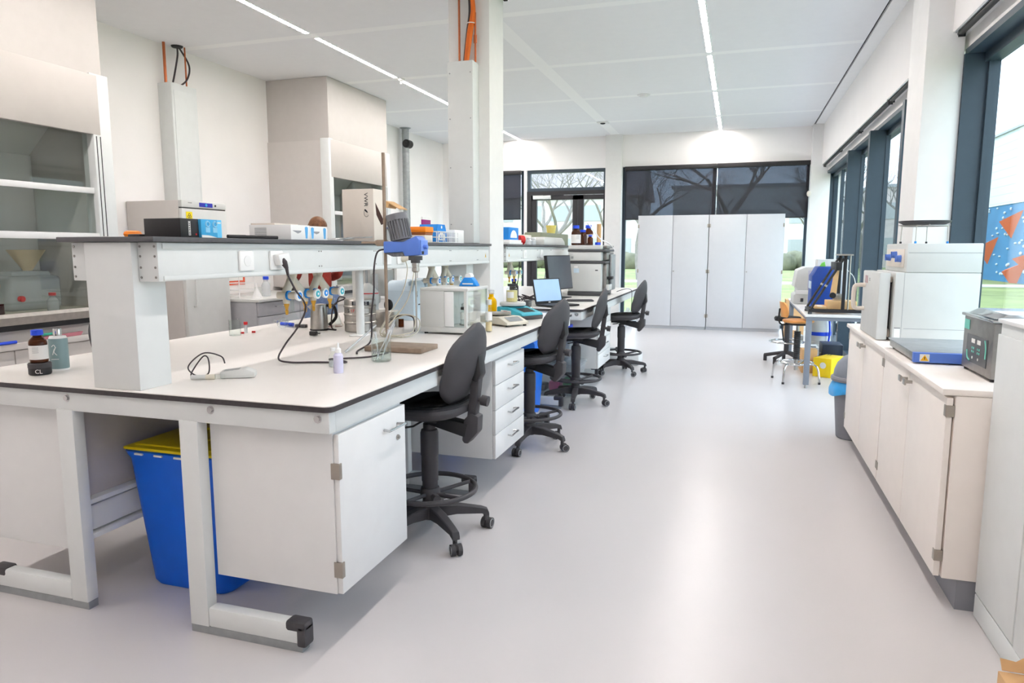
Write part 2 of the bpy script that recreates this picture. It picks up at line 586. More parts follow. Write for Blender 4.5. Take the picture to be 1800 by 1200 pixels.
# ------------------------------------------------------------------ ceiling lights
SEAM = [6.25 + 1.845 * k for k in range(-6, 5)]
def led_strip(x, y0, y1, label, n=21):
    t = thing('ceiling_light_strip', label, 'light', (x, y0, CZ), group='recessed ceiling light strips')
    h = B(m_ceilplain)
    h.box(x - 0.035, x - 0.025, y0, y1, CZ - 0.006, CZ + 0.03).box(x + 0.025, x + 0.035, y0, y1, CZ - 0.006, CZ + 0.03)
    h.box(x - 0.025, x + 0.025, y0, y1, CZ - 0.0015, CZ - 0.0005)
    obj('housing', h, t)
    l = B(m_led)
    st = (y1 - y0) / n
    for k in range(n):
        l.box(x - 0.022, x + 0.022, y0 + (k + 0.2) * st, y0 + (k + 0.8) * st, CZ - 0.005, CZ - 0.002)
    obj('lens_row', l, t)
ends = SEAM + [13.2]
names_l = {6: 'over the gap between the two fume hoods', 7: 'just before the ceiling sensor by the service column', 8: 'running in behind the service column', 9: 'beyond the service column', 10: 'ending above the left blind'}
for k, s in enumerate(ends[:-1]):
    y0, y1 = s + 0.07, ends[k + 1] - 0.08
    if y1 < -1.0: continue
    if k == 10: y1 = 12.95
    for x, side in ((-4.05, 'left'), (-0.376, 'right')):
        if y1 < 5.2:
            lab = 'dotted ceiling light strip overhead, above the top edge of the photo'
        elif side == 'left':
            lab = 'dotted light strip on the ' + ('left ceiling line, first and nearest segment' if k == 5 else 'left ceiling line, ' + {6: 'second segment, up to the small ceiling sensor', 7: 'third segment, running in behind the service column', 8: 'fourth segment, hidden by the service column', 9: 'fourth segment, beside the far wall light pool', 10: 'last segment, above the left blind'}[k])
        else:
            lab = 'dotted light strip on the ' + ('right ceiling line, ' + {5: 'first and nearest segment, at the picture top', 6: 'first long segment at the top edge', 7: 'second segment from the top edge', 8: 'third segment, a solid bright bar', 9: 'fourth short segment from the camera', 10: 'last short segment, nearest the dark blinds'}[k])
        led_strip(x, y0, y1, lab)
# sensors
t = thing('ceiling_sensor', 'small white ceiling sensor with dark eye on the crossing joint', 'sensor', (-2.2, 11.75, CZ))
obj('sensor_plate', B(m_white).box(-2.29, -2.11, 11.70, 11.86, CZ - 0.02, CZ, 0.005), t)
obj('sensor_eye', B(m_black).sph((-2.2, 11.76, CZ - 0.02), (0.045, 0.045, 0.02)), t, 'dark lens eye')
single('smoke_detector', B(m_white).lathe([(0.0, -0.03), (0.05, -0.03), (0.06, -0.012), (0.085, -0.01), (0.09, 0)], (-1.30, 9.9, CZ)), 'round white detector flush in the ceiling panel mid room', 'detector')
single('sprinkler_head', B(m_white).lathe([(0.0, -0.06), (0.018, -0.06), (0.014, -0.03), (0.04, -0.02), (0.045, 0)], (-4.02, 8.1, CZ), 14), 'small sprinkler head in the gap of the left light line', 'sprinkler')

# ------------------------------------------------------------------ fume hoods on the left wall
def gloss_box(b, *a, **k):
    return b.box(*a, **k)

def fume_hood(name, label, y0, y1, xf=-4.80):
    t = thing(name, label, 'fume hood', ((XL + xf) / 2, (y0 + y1) / 2, 0), group='wall fume hoods')
    c = B(m_greypaint)
    obj('duct_casing', B(m_casing).box(XL, xf, y0 + 0.02, y1 - 0.02, 2.72, CZ - 0.004), t, 'grey casing up to the ceiling')
    c.box(XL, xf - 0.02, y0, y0 + 0.05, 0.92, 2.72).box(XL, xf - 0.02, y1 - 0.05, y1, 0.92, 2.72)
    c.box(XL, XL + 0.05, y0 + 0.05, y1 - 0.05, 0.92, 2.72)
    c.box(XL + 0.05, xf - 0.05, y0 + 0.05, y1 - 0.05, 2.60, 2.72)
    obj('casing', c, t)
    ba = B(m_white)
    ba.prism([(XL + 0.05, 2.20), (XL + 0.08, 2.16), (xf - 0.30, 2.598), (XL + 0.05, 2.598)], 'y', y0 + 0.051, y1 - 0.051)
    ba.box(XL + 0.05, XL + 0.10, y0 + 0.051, y1 - 0.051, 0.95, 2.16)
    obj('inner_lining', ba, t, 'pale inner back lining')
    p = B(m_hoodwhite).box(xf - 0.02, xf + 0.022, y0 + 0.02, y1 - 0.08, 2.28, 2.73, 0.004)
    obj('front_panel', p, t)
    obj('side_post', B(m_steelpaint).box(xf - 0.10, xf + 0.02, y1 - 0.145, y1 + 0.02, 0.60, 2.74, 0.004), t)
    obj('side_post', B(m_steelpaint).box(xf - 0.10, xf + 0.02, y0 - 0.02, y0 + 0.07, 0.60, 2.74, 0.004), t)
    for d in (0.085, 0.12):
        obj('sash_channel', B(m_black).box(xf + 0.0195, xf + 0.021, y1 - d - 0.004, y1 - d + 0.004, 0.97, 2.27), t, 'black sash guide slot')
    for k, (z0, z1, dx) in enumerate(((1.86, 2.40, -0.055), (1.50, 1.86, -0.030), (0.95, 1.50, -0.045))):
        g = obj('sash_pane', B(m_hoodglass).box(xf + dx, xf + dx + 0.006, y0 + 0.07, y1 - 0.146, z0, z1), t)
    r = B(m_white)
    r.box(xf - 0.055, xf - 0.01, y0 + 0.07, y1 - 0.146, 1.83, 1.875, 0.003).box(xf - 0.045, xf + 0.012, y0 + 0.07, y1 - 0.146, 1.475, 1.525, 0.004)
    obj('sash_rail', r, t)
    w = B(m_beige).box(XL + 0.06, xf - 0.06, y0 + 0.05, y1 - 0.05, 0.90, 0.935, 0.004)
    obj('work_surface', w, t)
    a = B(m_steel)
    a.prism([(xf - 0.07, 0.935), (xf + 0.03, 0.955), (xf + 0.045, 0.93), (xf + 0.03, 0.875), (xf - 0.05, 0.875)], 'y', y0 + 0.05, y1 - 0.05)
    obj('air_foil', a, t, 'steel front air foil')
    d = B(m_black).box(xf - 0.05, xf + 0.02, y0 + 0.05, y1 - 0.05, 0.835, 0.875)
    obj('gap_strip', d, t)
    u = B(m_greypaint)
    u.box(XL, xf - 0.03, y0 + 0.02, y1 - 0.02, 0.12, 0.83)
    u.box(xf - 0.05, xf + 0.02, y0 + 0.02, y1 - 0.02, 0.70, 0.745, 0.003)
    obj('under_cabinet', u, t)
    n = 2
    ww = (y1 - y0 - 0.08) / n
    for k in range(n):
        obj('front_flap', B(m_greypaint).box(xf - 0.03, xf + 0.0, y0 + 0.04 + k * ww + 0.004, y0 + 0.04 + (k + 1) * ww - 0.004, 0.50, 0.695, 0.003), t)
        obj('cupboard_door', B(m_greypaint).box(xf - 0.03, xf - 0.008, y0 + 0.04 + k * ww + 0.004, y0 + 0.04 + (k + 1) * ww - 0.004, 0.14, 0.47, 0.003), t)
    obj('plinth', B(m_dsteel).box(XL, xf - 0.08, y0 + 0.04, y1 - 0.04, 0, 0.12), t)
    return t
fume_hood('fume_hood', 'nearest white and grey fume hood with half-open glass sash, at the left edge', 2.66, 4.47)
fume_hood('fume_hood', 'far fume hood with grey side casing reaching the ceiling behind the tall carton', 7.66, 9.20)

# things inside the near hood
def bottle(b, c, r, h, neck, prof=None, n=20):
    b.lathe([(0, 0), (r * 0.92, 0), (r, 0.006), (r, h * 0.62), (r * 0.85, h * 0.72), (neck, h * 0.84), (neck, h), (0, h)], c, n)
    return b
t = thing('jerrican', 'translucent plastic jerrican inside the near fume hood', 'jerrican', (-5.25, 4.02, 0.936))
jb = B(m_milky)
jb.box(-5.38, -5.12, 3.80, 4.24, 0.937, 1.20, 0.04, 3).box(-5.34, -5.16, 3.86, 4.18, 1.18, 1.235, 0.02)
obj('canister', jb, t)
obj('cap', B(m_red).cyl((-5.118, 3.88, 1.03), (-5.09, 3.88, 1.03), 0.022), t, 'small red tap cap')
single('filter_funnel', B(M('cream_filter_paper', (226, 206, 172), 0.7)).lathe([(0.02, 0), (0.03, 0.0), (0.13, 0.16), (0.125, 0.16), (0.025, 0.012)], (-5.25, 4.06, 1.236), 20, False), 'cream fluted filter funnel standing on the jerrican', 'funnel')
def capped_bottle(name, c, r, h, body, cap, label, cat='bottle', group=None, liquid=None, fill=0.5, lab=None, neck=None):
    t = thing(name, label, cat, c, group=group)
    nk = neck or r * 0.5
    obj('bottle_body', bottle(B(body), c, r, h * 0.88, nk), t)
    obj('cap', B(cap).lathe([(0, h * 0.84), (nk * 1.25, h * 0.84), (nk * 1.25, h * 0.985), (nk * 1.1, h), (0, h)], c, 18), t)
    if liquid:
        obj('liquid', B(liquid).lathe([(0, 0.004), (r * 0.93, 0.004), (r * 0.93, h * fill), (0, h * fill)], c, 18), t)
    if lab:
        obj('label_band', B(m_label).lathe([(r * 1.008, h * lab[0]), (r * 1.008, h * lab[1])], c, 24, False), t)
    return t
capped_bottle('reagent_bottle', (-5.0, 3.62, 0.936), 0.042, 0.23, m_clear, m_orange, 'clear bottle with orange cap and dark red liquid in the near fume hood', liquid=m_redt, fill=0.33)
capped_bottle('wash_bottle', (-4.93, 3.99, 0.936), 0.04, 0.14, m_milky, m_red, 'small translucent bottle with red cap standing before the jerrican')
cl = B(m_dsteel)
for z in (1.30, 1.78):
    cl.bc((-5.55, 3.79, z), (0.05, 0.09, 0.05), 0.01).cyl((-5.56, 3.79, z - 0.08), (-5.56, 3.79, z + 0.08), 0.012)
single('clamp_rail', B(m_dsteel).cyl((-5.54, 3.79, 0.94), (-5.54, 3.79, 1.9), 0.009).bc((-5.52, 3.79, 1.33), (0.06, 0.1, 0.05), 0.008).bc((-5.52, 3.79, 1.77), (0.06, 0.1, 0.05), 0.008), 'grey clamp rod with two bosses inside the near fume hood', 'clamp stand')
for k in range(3):
    single('glass_tube', B(m_clear).cyl((-5.42, 3.66 + k * 0.045, 1.12), (-5.42, 3.66 + k * 0.045, 1.28), 0.014, n=12), 'clear glass tube, %s of three hanging in the near fume hood' % ('leftmost', 'middle', 'rightmost')[k], 'glass tube', 'glass tubes in the hood')
# trays tucked on the ledge under the near hood
single('marker_pen', B(m_bluecap).cyl((-4.783, 3.44, 0.757), (-4.783, 3.57, 0.757), 0.011, n=10), 'blue marker pen lying on the ledge under the near fume hood', 'pen')
t = thing('plastic_tray', 'pink tray with green lid on the ledge under the near fume hood', 'tray', (-4.79, 3.9, 0.745))
obj('tray', B(M('pink_tray', (188, 120, 132), 0.5)).prism([(3.78, 0.747), (4.08, 0.747), (4.10, 0.775), (3.76, 0.765)], 'x', -4.81, -4.782), t)
obj('lid', B(M('green_lid', (60, 168, 140), 0.5)).box(-4.81, -4.782, 3.77, 3.86, 0.776, 0.792, 0.004), t, 'green lid')

# ------------------------------------------------------------------ wall services
t = thing('wall_service_duct', 'grey boxed service duct on the left wall with cables at its top', 'duct', (-5.58, 6.1, 0.9))
obj('duct_body', B(m_steelpaint).box(XL, -5.50, 5.93, 6.28, 1.88, 3.07, 0.003), t)
obj('cover', B(m_steelpaint).box(-5.50, -5.496, 5.96, 6.25, 1.90, 3.0), t)
obj('copper_pipe', B(m_copper).cyl((-5.60, 5.97, 3.05), (-5.60, 5.97, CZ), 0.014, n=10).cyl((-5.55, 6.2, 3.05), (-5.55, 6.2, CZ), 0.008, n=8), t, 'copper pipe')
wc = B(m_cord)
wc.tube([(-5.58, 6.03, 3.05), (-5.57, 6.07, 3.2), (-5.58, 6.13, 3.38), (-5.58, 6.13, CZ - 0.002)], 0.009, smooth=6)
wc.tube([(-5.55, 6.08, 3.05), (-5.54, 6.2, 3.15), (-5.54, 6.24, 3.3), (-5.58, 6.15, CZ - 0.002)], 0.009, smooth=6)
obj('cable', wc, t, 'black cable loop')
obj('cable_cuff', B(m_black).lathe([(0.0, -0.02), (0.05, -0.015), (0.06, 0)], (-5.58, 6.13, CZ), 14), t)
t = thing('column_service_duct', 'grey boxed service duct on the column with orange cables above it', 'duct', (-2.14, 5.42, 0.9))
obj('duct_body', B(m_steelpaint).box(-2.255, -2.04, 5.36, 5.498, 1.45, 2.87, 0.003), t)
for z in (2.78, 2.43, 2.05, 1.6):
    for x in (-2.235, -2.06): obj('screw', B(m_galv).cyl((x, 5.356, z), (x, 5.362, z), 0.005, n=8), t)
oc = B(m_orcable)
oc.tube([(-2.13, 5.44, 2.86), (-2.105, 5.45, 3.1), (-2.075, 5.46, 3.27), (-2.09, 5.46, CZ)], 0.016, smooth=6)
oc.tube([(-2.11, 5.42, 2.86), (-2.08, 5.44, 3.1), (-2.06, 5.45, 3.25), (-2.085, 5.46, CZ)], 0.014, smooth=6)
obj('cable', oc, t, 'orange cable')
obj('cable', B(m_cord).tube([(-2.145, 5.45, 2.86), (-2.12, 5.46, 3.1), (-2.10, 5.47, 3.27), (-2.11, 5.47, CZ)], 0.014, smooth=6), t, 'black cable')
obj('cable_tie', B(m_paper).torus((-2.087, 5.452, 3.17), 0.035, 0.004, 16, 6), t)
obj('copper_pipe', B(m_copper).cyl((-2.19, 5.46, 2.86), (-2.19, 5.46, CZ), 0.009, n=8).cyl((-2.05, 5.45, 2.86), (-2.05, 5.45, 3.25), 0.008, n=8).cyl((-2.05, 5.45, 3.02), (-2.05, 5.45, 3.08), 0.014, n=8), t, 'copper pipe')
t = thing('ventilation_duct', 'slim galvanised spiral duct dropping from the ceiling on the left wall', 'duct', (-5.55, 11.3, 1.5))
vd = B(m_galv).cyl((-5.55, 11.3, 1.2), (-5.55, 11.3, CZ), 0.06, n=18)
for k in range(14):
    vd.torus((-5.55, 11.3, 1.3 + k * 0.16), 0.061, 0.004, 20, 5)
vd.lathe([(0.062, -0.02), (0.10, 0)], (-5.55, 11.3, CZ), 20)
obj('spiral_pipe', vd, t)
obj('damper_motor', B(m_black).cyl((-5.50, 11.22, 3.20), (-5.50, 11.36, 3.20), 0.07).cyl((-5.50, 11.18, 3.20), (-5.50, 11.22, 3.2), 0.03), t, 'black damper motor')

# ------------------------------------------------------------------ island benches
BZ = 0.89
BX = -2.15           # island centre line
def c_leg(t, xi, xo, y, label=None):
    """C-shaped steel leg: post at xi, rounded foot running out to xo."""
    s = 1 if xo > xi else -1
    b = B(m_steelpaint)
    b.box(min(xi, xi - s * 0.08), max(xi, xi - s * 0.08), y, y + 0.05, 0.03, 0.80, 0.003)
    f = [(xi + s * 0.0005, 0.03), (xi + s * 0.0005, 0.105), (xo - s * 0.02, 0.105), (xo, 0.085), (xo, 0.03)]
    b.prism(f, 'y', y, y + 0.05, 0.008)
    o = obj('leg', b, t)
    obj('foot_strip', B(m_galv).box(min(xi - s * 0.08, xo - s * 0.01), max(xi - s * 0.08, xo - s * 0.01), y + 0.004, y + 0.046, 0.0, 0.03), o)
    cp = B(m_charcoal)
    cp.box(min(xo - s * 0.075, xo + s * 0.006), max(xo - s * 0.075, xo + s * 0.006), y - 0.003, y + 0.053, 0.075, 0.112, 0.01)
    cp.box(min(xo - s * 0.03, xo + s * 0.006), max(xo - s * 0.03, xo + s * 0.006), y - 0.003, y + 0.053, 0.02, 0.10, 0.008)
    obj('end_cap', cp, o, 'black plastic end cap')
    return o

def island(label, y0, y1, legs, xr=-1.245, xl=-3.055, notch=None):
    t = thing('lab_bench', label, 'lab bench', (BX, (y0 + y1) / 2, 0))
    def outline(d):
        arc = [(xr - d - 0.03 + 0.03 * math.sin(i * pi / 12), y0 + d + 0.03 - 0.03 * math.cos(i * pi / 12)) for i in range(7)]
        a = [(xl + d, y0 + d)] + arc + [(xr - d, y1 - d), (xl + d, y1 - d)]
        if notch:
            nx0, nx1, ny = notch
            a = [(xl + d, y0 + d), (nx0, y0 + d), (nx0, ny), (nx1, ny), (nx1, y0 + d)] + arc + [(xr - d, y1 - d), (xl + d, y1 - d)]
        return a
    tp = obj('worktop', B(m_top).prism(outline(0.0015), 'z', BZ - 0.003, BZ), t)
    obj('edge', B(m_edge).prism(outline(0), 'z', BZ - 0.021, BZ - 0.003), tp, 'dark worktop edge')
    ap = B(m_steelpaint)
    for (x0, x1, a, b_) in ((xl + 0.012, xr - 0.012, y0 + 0.012, y0 + 0.052), (xl + 0.012, xr - 0.012, y1 - 0.052, y1 - 0.012)):
        if notch and a < y0 + 0.03:
            ap.box(notch[1] + 0.02, x1, a, b_, 0.795, 0.868, 0.003).box(x0, notch[0] - 0.02, a, b_, 0.795, 0.868, 0.003)
        else:
            ap.box(x0, x1, a, b_, 0.795, 0.868, 0.003)
    ap.box(xr - 0.052, xr - 0.012, y0 + 0.052, y1 - 0.052, 0.795, 0.868, 0.003).box(xl + 0.012, xl + 0.052, y0 + 0.052, y1 - 0.052, 0.795, 0.868, 0.003)
    f = obj('apron', ap, t)
    for x in (xl + 0.3, BX - 0.24, BX + 0.42, xr - 0.055):
        if notch and notch[0] < x < notch[1]: continue
        obj('bolt', B(m_chrome).cyl((x, y0 + 0.013, 0.845), (x, y0 + 0.004, 0.845), 0.010, n=12).cyl((x, y0 + 0.013, 0.845), (x, y0 + 0.010, 0.845), 0.015, n=12), f, 'chrome bolt head')
    for y in legs:
        c_leg(t, -1.79, -1.43 if y0 > 5.6 else -1.385, y)
        c_leg(t, -2.445, -2.87, y)
    sp = B(m_greypaint)
    ys = legs + [y1 - 0.1]
    sp.box(-2.430, -2.415, legs[0] + 0.051, legs[-1], 0.40, 0.80)
    sp.mat(m_steelpaint).box(-2.415, -2.385, legs[0] + 0.051, legs[-1], 0.30, 0.40, 0.004).box(-2.415, -2.37, legs[0] + 0.051, legs[-1], 0.41, 0.43, 0.003).box(-2.415, -2.37, legs[0] + 0.051, legs[-1], 0.27, 0.29, 0.003)
    obj('spine_panel', sp, t)
    return t
island('near lab island with white worktop, dark edge and grey steel C-shaped legs', 1.945, 5.46, [1.953, 3.60, 5.25])
island('far lab island with white worktop carrying the laptop and the stacked instrument', 5.87, 9.40, [5.90, 7.555, 9.2], notch=(-2.33, -1.93, 5.90))

def handle(b, axis, pos, out, u0, u1, z, r=0.005, drop=0.0):
    """Bow handle: two stubs and a bar, standing out from the plane."""
    s = 1 if out > pos else -1
    pts = [(pos, u0 + 0.012), (out, u0), (out, u1), (pos, u1 - 0.012)]
    if axis == 'x': P = [(p, u, z) for p, u in pts]
    else: P = [(u, p, z) for p, u in pts]
    b.tube(P, r, 8)
    return b

def hung_cabinet(label, x0, x1, y0, y1, side, z0=0.21, z1=0.792, kind='door', n=4, hinge_y=None):
    """Cabinet hung under the bench; its front faces +x (side=1) or -x (side=-1)."""
    t = thing('hung_cabinet' if kind == 'door' else 'drawer_unit', label, 'cabinet' if kind == 'door' else 'drawer unit', ((x0 + x1) / 2, (y0 + y1) / 2, z0))
    xf = x1 if side > 0 else x0
    xb = x0 if side > 0 else x1
    s = side
    bx = lambda q, a, c, *r, **k: q.box(min(a, c), max(a, c), *r, **k)
    obj('carcass', bx(B(m_white), xb, xf - s * 0.022, y0, y1, z0, z1, b=0.002), t)
    if kind == 'door':
        d = obj('door', bx(B(m_white), xf - s * 0.02, xf, y0 + 0.004, y1 - 0.002, z0 + 0.002, z1 - 0.012, b=0.002), t)
        obj('handle', handle(B(m_chrome), 'x', xf, xf + s * 0.03, y1 - 0.19, y1 - 0.06, z1 - 0.075), d, 'steel bow handle')
        obj('lock', B(m_steel).cyl((xf, y1 - 0.07, z1 - 0.13), (xf + s * 0.004, y1 - 0.07, z1 - 0.13), 0.011, n=14).cyl((xf, y1 - 0.07, z1 - 0.13), (xf + s * 0.010, y1 - 0.07, z1 - 0.13), 0.006, n=10), d, 'round lock')
        for z in (z0 + 0.09, z1 - 0.14):
            obj('hinge', bx(B(m_hinge), xf - s * 0.03, xf + s * 0.004, y0 - 0.003, y0 + 0.016, z - 0.028, z + 0.028, b=0.002), d, 'metal hinge')
    else:
        h = (z1 - z0 - 0.012) / n
        for k in range(n):
            d = obj('drawer', bx(B(m_white), xf - s * 0.02, xf, y0 + 0.004, y1 - 0.002, z0 + k * h + 0.002, z0 + (k + 1) * h - 0.002, b=0.002), t)
            ym = (y0 + y1) / 2
            obj('handle', handle(B(m_chrome), 'x', xf, xf + s * 0.03, ym - 0.065, ym + 0.065, z0 + (k + 0.62) * h), d, 'steel bow handle')
    return t
hung_cabinet('white hung cabinet with one door and steel handle at the near island corner', -1.782, -1.258, 2.006, 2.51, 1)
hung_cabinet('pale cabinet hung under the left half of the near island end', -3.03, -2.50, 2.01, 2.56, -1)
hung_cabinet('white four-drawer unit hung beneath the near island between two chairs', -1.85, -1.27, 3.66, 4.22, 1, kind='drawers')
hung_cabinet('white four-drawer unit beneath the far island, left of the farthest chair', -1.85, -1.29, 6.85, 7.54, 1, kind='drawers')
hung_cabinet('white drawer unit on the far side of the near island', -3.03, -2.50, 3.66, 4.22, -1, kind='drawers')

# ------------------------------------------------------------------ over-bench service shelves
def socket(t, y, z=1.352, x=-1.955):
    b = B(m_paper).box(x, x + 0.012, y - 0.045, y + 0.045, z - 0.042, z + 0.042, 0.006)
    o = obj('socket', b, t)
    obj('socket_insert', B(m_white).cyl((x + 0.010, y, z), (x + 0.0135, y, z), 0.022, n=20), o)
def service_shelf(label, y0, y1, posts, sockets, warn):
    t = thing('service_shelf', label, 'shelf', (BX, (y0 + y1) / 2, BZ))
    po = []
    for y in posts:
        obj('post', B(m_steelpaint).box(-2.262, -2.045, y, y + 0.15, BZ, 1.425, 0.003), t)
    for x0, x1, s in ((-2.044, -1.955, 1), (-2.352, -2.263, -1)):
        bm_ = B(m_steelpaint)
        bm_.box(x0, x1, y0 + 0.04, y1, 1.285, 1.425, 0.003)
        xo = x1 if s > 0 else x0
        bm_.box(min(xo, xo + s * 0.006), max(xo, xo + s * 0.006), y0 + 0.06, y1, 1.402, 1.422, 0.002)
        bm_.box(min(xo, xo + s * 0.006), max(xo, xo + s * 0.006), y0 + 0.06, y1, 1.288, 1.305, 0.002)
        o = obj('duct_beam', bm_, t)
        sc = B(m_dsteel)
        for z in (1.41, 1.375, 1.335, 1.30):
            for x in (x0 + 0.012, x1 - 0.012):
                sc.cyl((x, y0 + 0.041, z), (x, y0 + 0.038, z), 0.0045, n=8)
        if s > 0:
            y = y0 + 0.5
            while y < y1 - 0.1:
                for z in (1.318, 1.390):
                    for d in (0, 0.02):
                        sc.cyl((x1, y + d, z), (x1 + 0.002, y + d, z), 0.0035, n=8)
                y += 0.55
        obj('screw', sc, o)
    obj('shelf_board', B(m_shelf).box(-2.375, -1.930, y0, y1, 1.426, 1.444, 0.002), t, 'dark grey shelf board')
    for y in sockets: socket(t, y)
    if warn:
        wb = B(M('amber_mark', (236, 190, 70), 0.6))
        wb.prism([(warn - 0.012, 1.335), (warn + 0.012, 1.335), (warn, 1.365)], 'x', -1.955, -1.9535)
        wb.mat(m_ink).box(-1.9536, -1.953, warn - 0.002, warn + 0.002, 1.340, 1.355)
        obj('warning_sticker', wb, t, 'small amber warning triangle')
    return t
service_shelf('long dark-topped service shelf over the near island, ending at the column', 1.955, 5.48, [1.968, 5.205], [2.46, 2.66, 3.70, 3.87], 5.40)
service_shelf('dark-topped service shelf over the far island, beyond the column', 5.90, 9.35, [9.15], [6.5, 7.1], 6.02)

# ------------------------------------------------------------------ lab chairs
def make_chair(label):
    t = thing('lab_chair', label, 'chair', (0, 0, 0), local=True, group='black castored lab chairs')
    # local: seat faces -x, backrest on +x side
    seat = []
    N = 32
    def ring(sc, z, dz=0.0):
        out = []
        for k in range(N):
            a = 2 * pi * k / N
            c, s = math.cos(a), math.sin(a)
            e = 2 / 3.2
            x = 0.215 * sc * math.copysign(abs(c) ** e, c)
            y = 0.225 * sc * math.copysign(abs(s) ** e, s)
            zz = z + (0.018 * (x / 0.2) ** 2 if x > 0 else -0.02 * (x / 0.2) ** 2) + 0.012 * (y / 0.22) ** 2 + dz
            out.append((x, y, zz))
        return out
    st = B(m_charcoal).loft([ring(0.80, 0.605), ring(0.97, 0.618), ring(1.0, 0.635), ring(0.985, 0.652), ring(0.90, 0.660)])
    o = obj('seat', st, t)
    pd = B(m_fabric).loft([ring(0.90, 0.657), ring(0.885, 0.668), ring(0.6, 0.666), ring(0.2, 0.662)])
    for k in range(-6, 7):
        y = k * 0.026
        w = 0.16 - abs(k) * 0.005
        pd.tube([(-w, y * 1.15, 0.658 - 0.012 + 0.012 * (y / .22) ** 2), (0, y, 0.669 + 0.012 * (y / .22) ** 2), (w, y * 0.8, 0.676 + 0.012 * (y / .22) ** 2)], 0.004, 5)
    obj('seat_pad', pd, o, 'ribbed black seat pad')
    # backrest: curved shell
    rings_o, rings_i = [], []
    M_ = 20
    def bw(v):   # half width by height fraction
        return 0.222 * (1 - abs(2 * v - 0.92) ** 3.2 * 0.72) if v > 0.46 else 0.222 * (1 - abs((0.46 - v) / 0.46) ** 3.0 * 0.55)
    def cen(v):
        return 0.165 + 0.10 * v + 0.035 * math.sin(v * pi * 1.1), 0.685 + 0.375 * v
    grid_o, grid_i = [], []
    for i in range(15):
        v = i / 14
        w = max(bw(v), 0.03)
        cx, cz = cen(v)
        ro, ri = [], []
        for k in range(13):
            u = -1 + 2 * k / 12
            y = u * w
            bend = -0.055 * (y / 0.2) ** 2
            edge = (1 - abs(u) ** 6) * (1 - abs(2 * v - 1) ** 10)
            ro.append((cx + bend + 0.004 + 0.014 * edge, y, cz))
            ri.append((cx + bend - 0.004 - 0.022 * edge, y, cz))
        grid_o.append(ro); grid_i.append(ri)
    bk = B(m_charcoal).loft([ro + list(reversed(ri)) for ro, ri in zip(grid_o, grid_i)])
    k_ = obj('backrest', bk, t, sharp=60)
    obj('back_bracket', B(m_black).prism([(0.222, 0.80), (0.262, 0.78), (0.285, 0.82), (0.276, 0.91), (0.258, 0.925), (0.222, 0.92)], 'y', -0.036, 0.036, 0.008), t)
    up = B(m_charcoal)
    up.prism([(0.205, 0.585), (0.245, 0.56), (0.272, 0.79), (0.271, 0.83), (0.241, 0.83), (0.232, 0.79)], 'y', -0.026, 0.026, 0.005)
    up.prism([(0.185, 0.50), (0.195, 0.485), (0.215, 0.485), (0.266, 0.545), (0.270, 0.62), (0.228, 0.635), (0.195, 0.60)], 'y', -0.034, 0.034, 0.007)
    obj('upright', up, t)
    obj('knob', B(m_charcoal).cyl((0.25, 0, 0.70), (0.30, 0, 0.69), 0.012).cyl((0.275, 0, 0.695), (0.308, 0, 0.69), 0.025, n=14), t)
    ar = B(m_black)
    ar.box(-0.11, 0.06, -0.05, 0.05, 0.575, 0.608, 0.006)
    ar.prism([(0.0, 0.565), (0.20, 0.515), (0.215, 0.58), (0.05, 0.605), (0.0, 0.605)], 'y', -0.035, 0.035, 0.004)
    ar.tube([(-0.02, 0.0, 0.578), (-0.02, -0.13, 0.575), (-0.06, -0.17, 0.572)], 0.005)
    obj('tilt_mechanism', ar, t)
    pk = B(m_charcoal)
    pk.lathe([(0.038, 0.14), (0.038, 0.27), (0.041, 0.275), (0.041, 0.40), (0.044, 0.405), (0.044, 0.515), (0.040, 0.53), (0.030, 0.535), (0.030, 0.56), (0.024, 0.562), (0.024, 0.58)], n=24)
    obj('gas_column', pk, t)
    rg = B(m_charcoal).torus((0, 0, 0.235), 0.225, 0.012, 48, 10)
    for k in range(5):
        a = 2 * pi * (k + 0.5) / 5 + 0.2
        rg.tube([(0.035 * math.cos(a), 0.035 * math.sin(a), 0.21), (0.218 * math.cos(a), 0.218 * math.sin(a), 0.233)], 0.010, 8)
    rg.lathe([(0.046, 0.195), (0.05, 0.205), (0.05, 0.225), (0.044, 0.24)], n=20)
    rg.cyl((0.04, -0.04, 0.205), (0.07, -0.07, 0.205), 0.02, n=10)
    obj('foot_ring', rg, t)
    ba = B(m_charcoal).lathe([(0.0, 0.085), (0.045, 0.085), (0.05, 0.10), (0.048, 0.155), (0.042, 0.165)], n=20)
    obj('base_hub', ba, t)
    for k in range(5):
        a = 2 * pi * k / 5
        b = B(m_charcoal)
        b.T = RZ(a)
        w0, w1 = 0.027, 0.018
        rr = []
        for x, zt, zb, w in ((0.03, 0.15, 0.09, w0), (0.13, 0.145, 0.098, 0.024), (0.255, 0.12, 0.088, w1), (0.285, 0.108, 0.075, w1), (0.292, 0.09, 0.072, w1)):
            rr.append([(x, -w, zb), (x, w, zb), (x, w, zt - 0.004), (x, w * 0.75, zt), (x, -w * 0.75, zt), (x, -w, zt - 0.004)])
        b.loft(rr)
        b.cyl((0.277, 0, 0.05), (0.277, 0, 0.085), 0.011, n=12)
        leg = obj('base_arm', b, t)
        c = B(m_charcoal)
        c.T = RZ(a) @ TR(0.277, 0, 0) @ RZ(0.9 + 1.3 * k) @ TR(0.018, 0, 0)
        c.cyl((0, -0.026, 0.0275), (0, -0.006, 0.0275), 0.0273, n=20).cyl((0, 0.006, 0.0275), (0, 0.026, 0.0275), 0.0273, n=20)
        c.box(-0.014, 0.012, -0.006, 0.006, 0.025, 0.058, 0.003)
        c.mat(m_galv)
        for s_ in (-1, 1):
            c.torus((0, s_ * 0.0263, 0.0275), 0.0205, 0.0022, 22, 5, 'y')
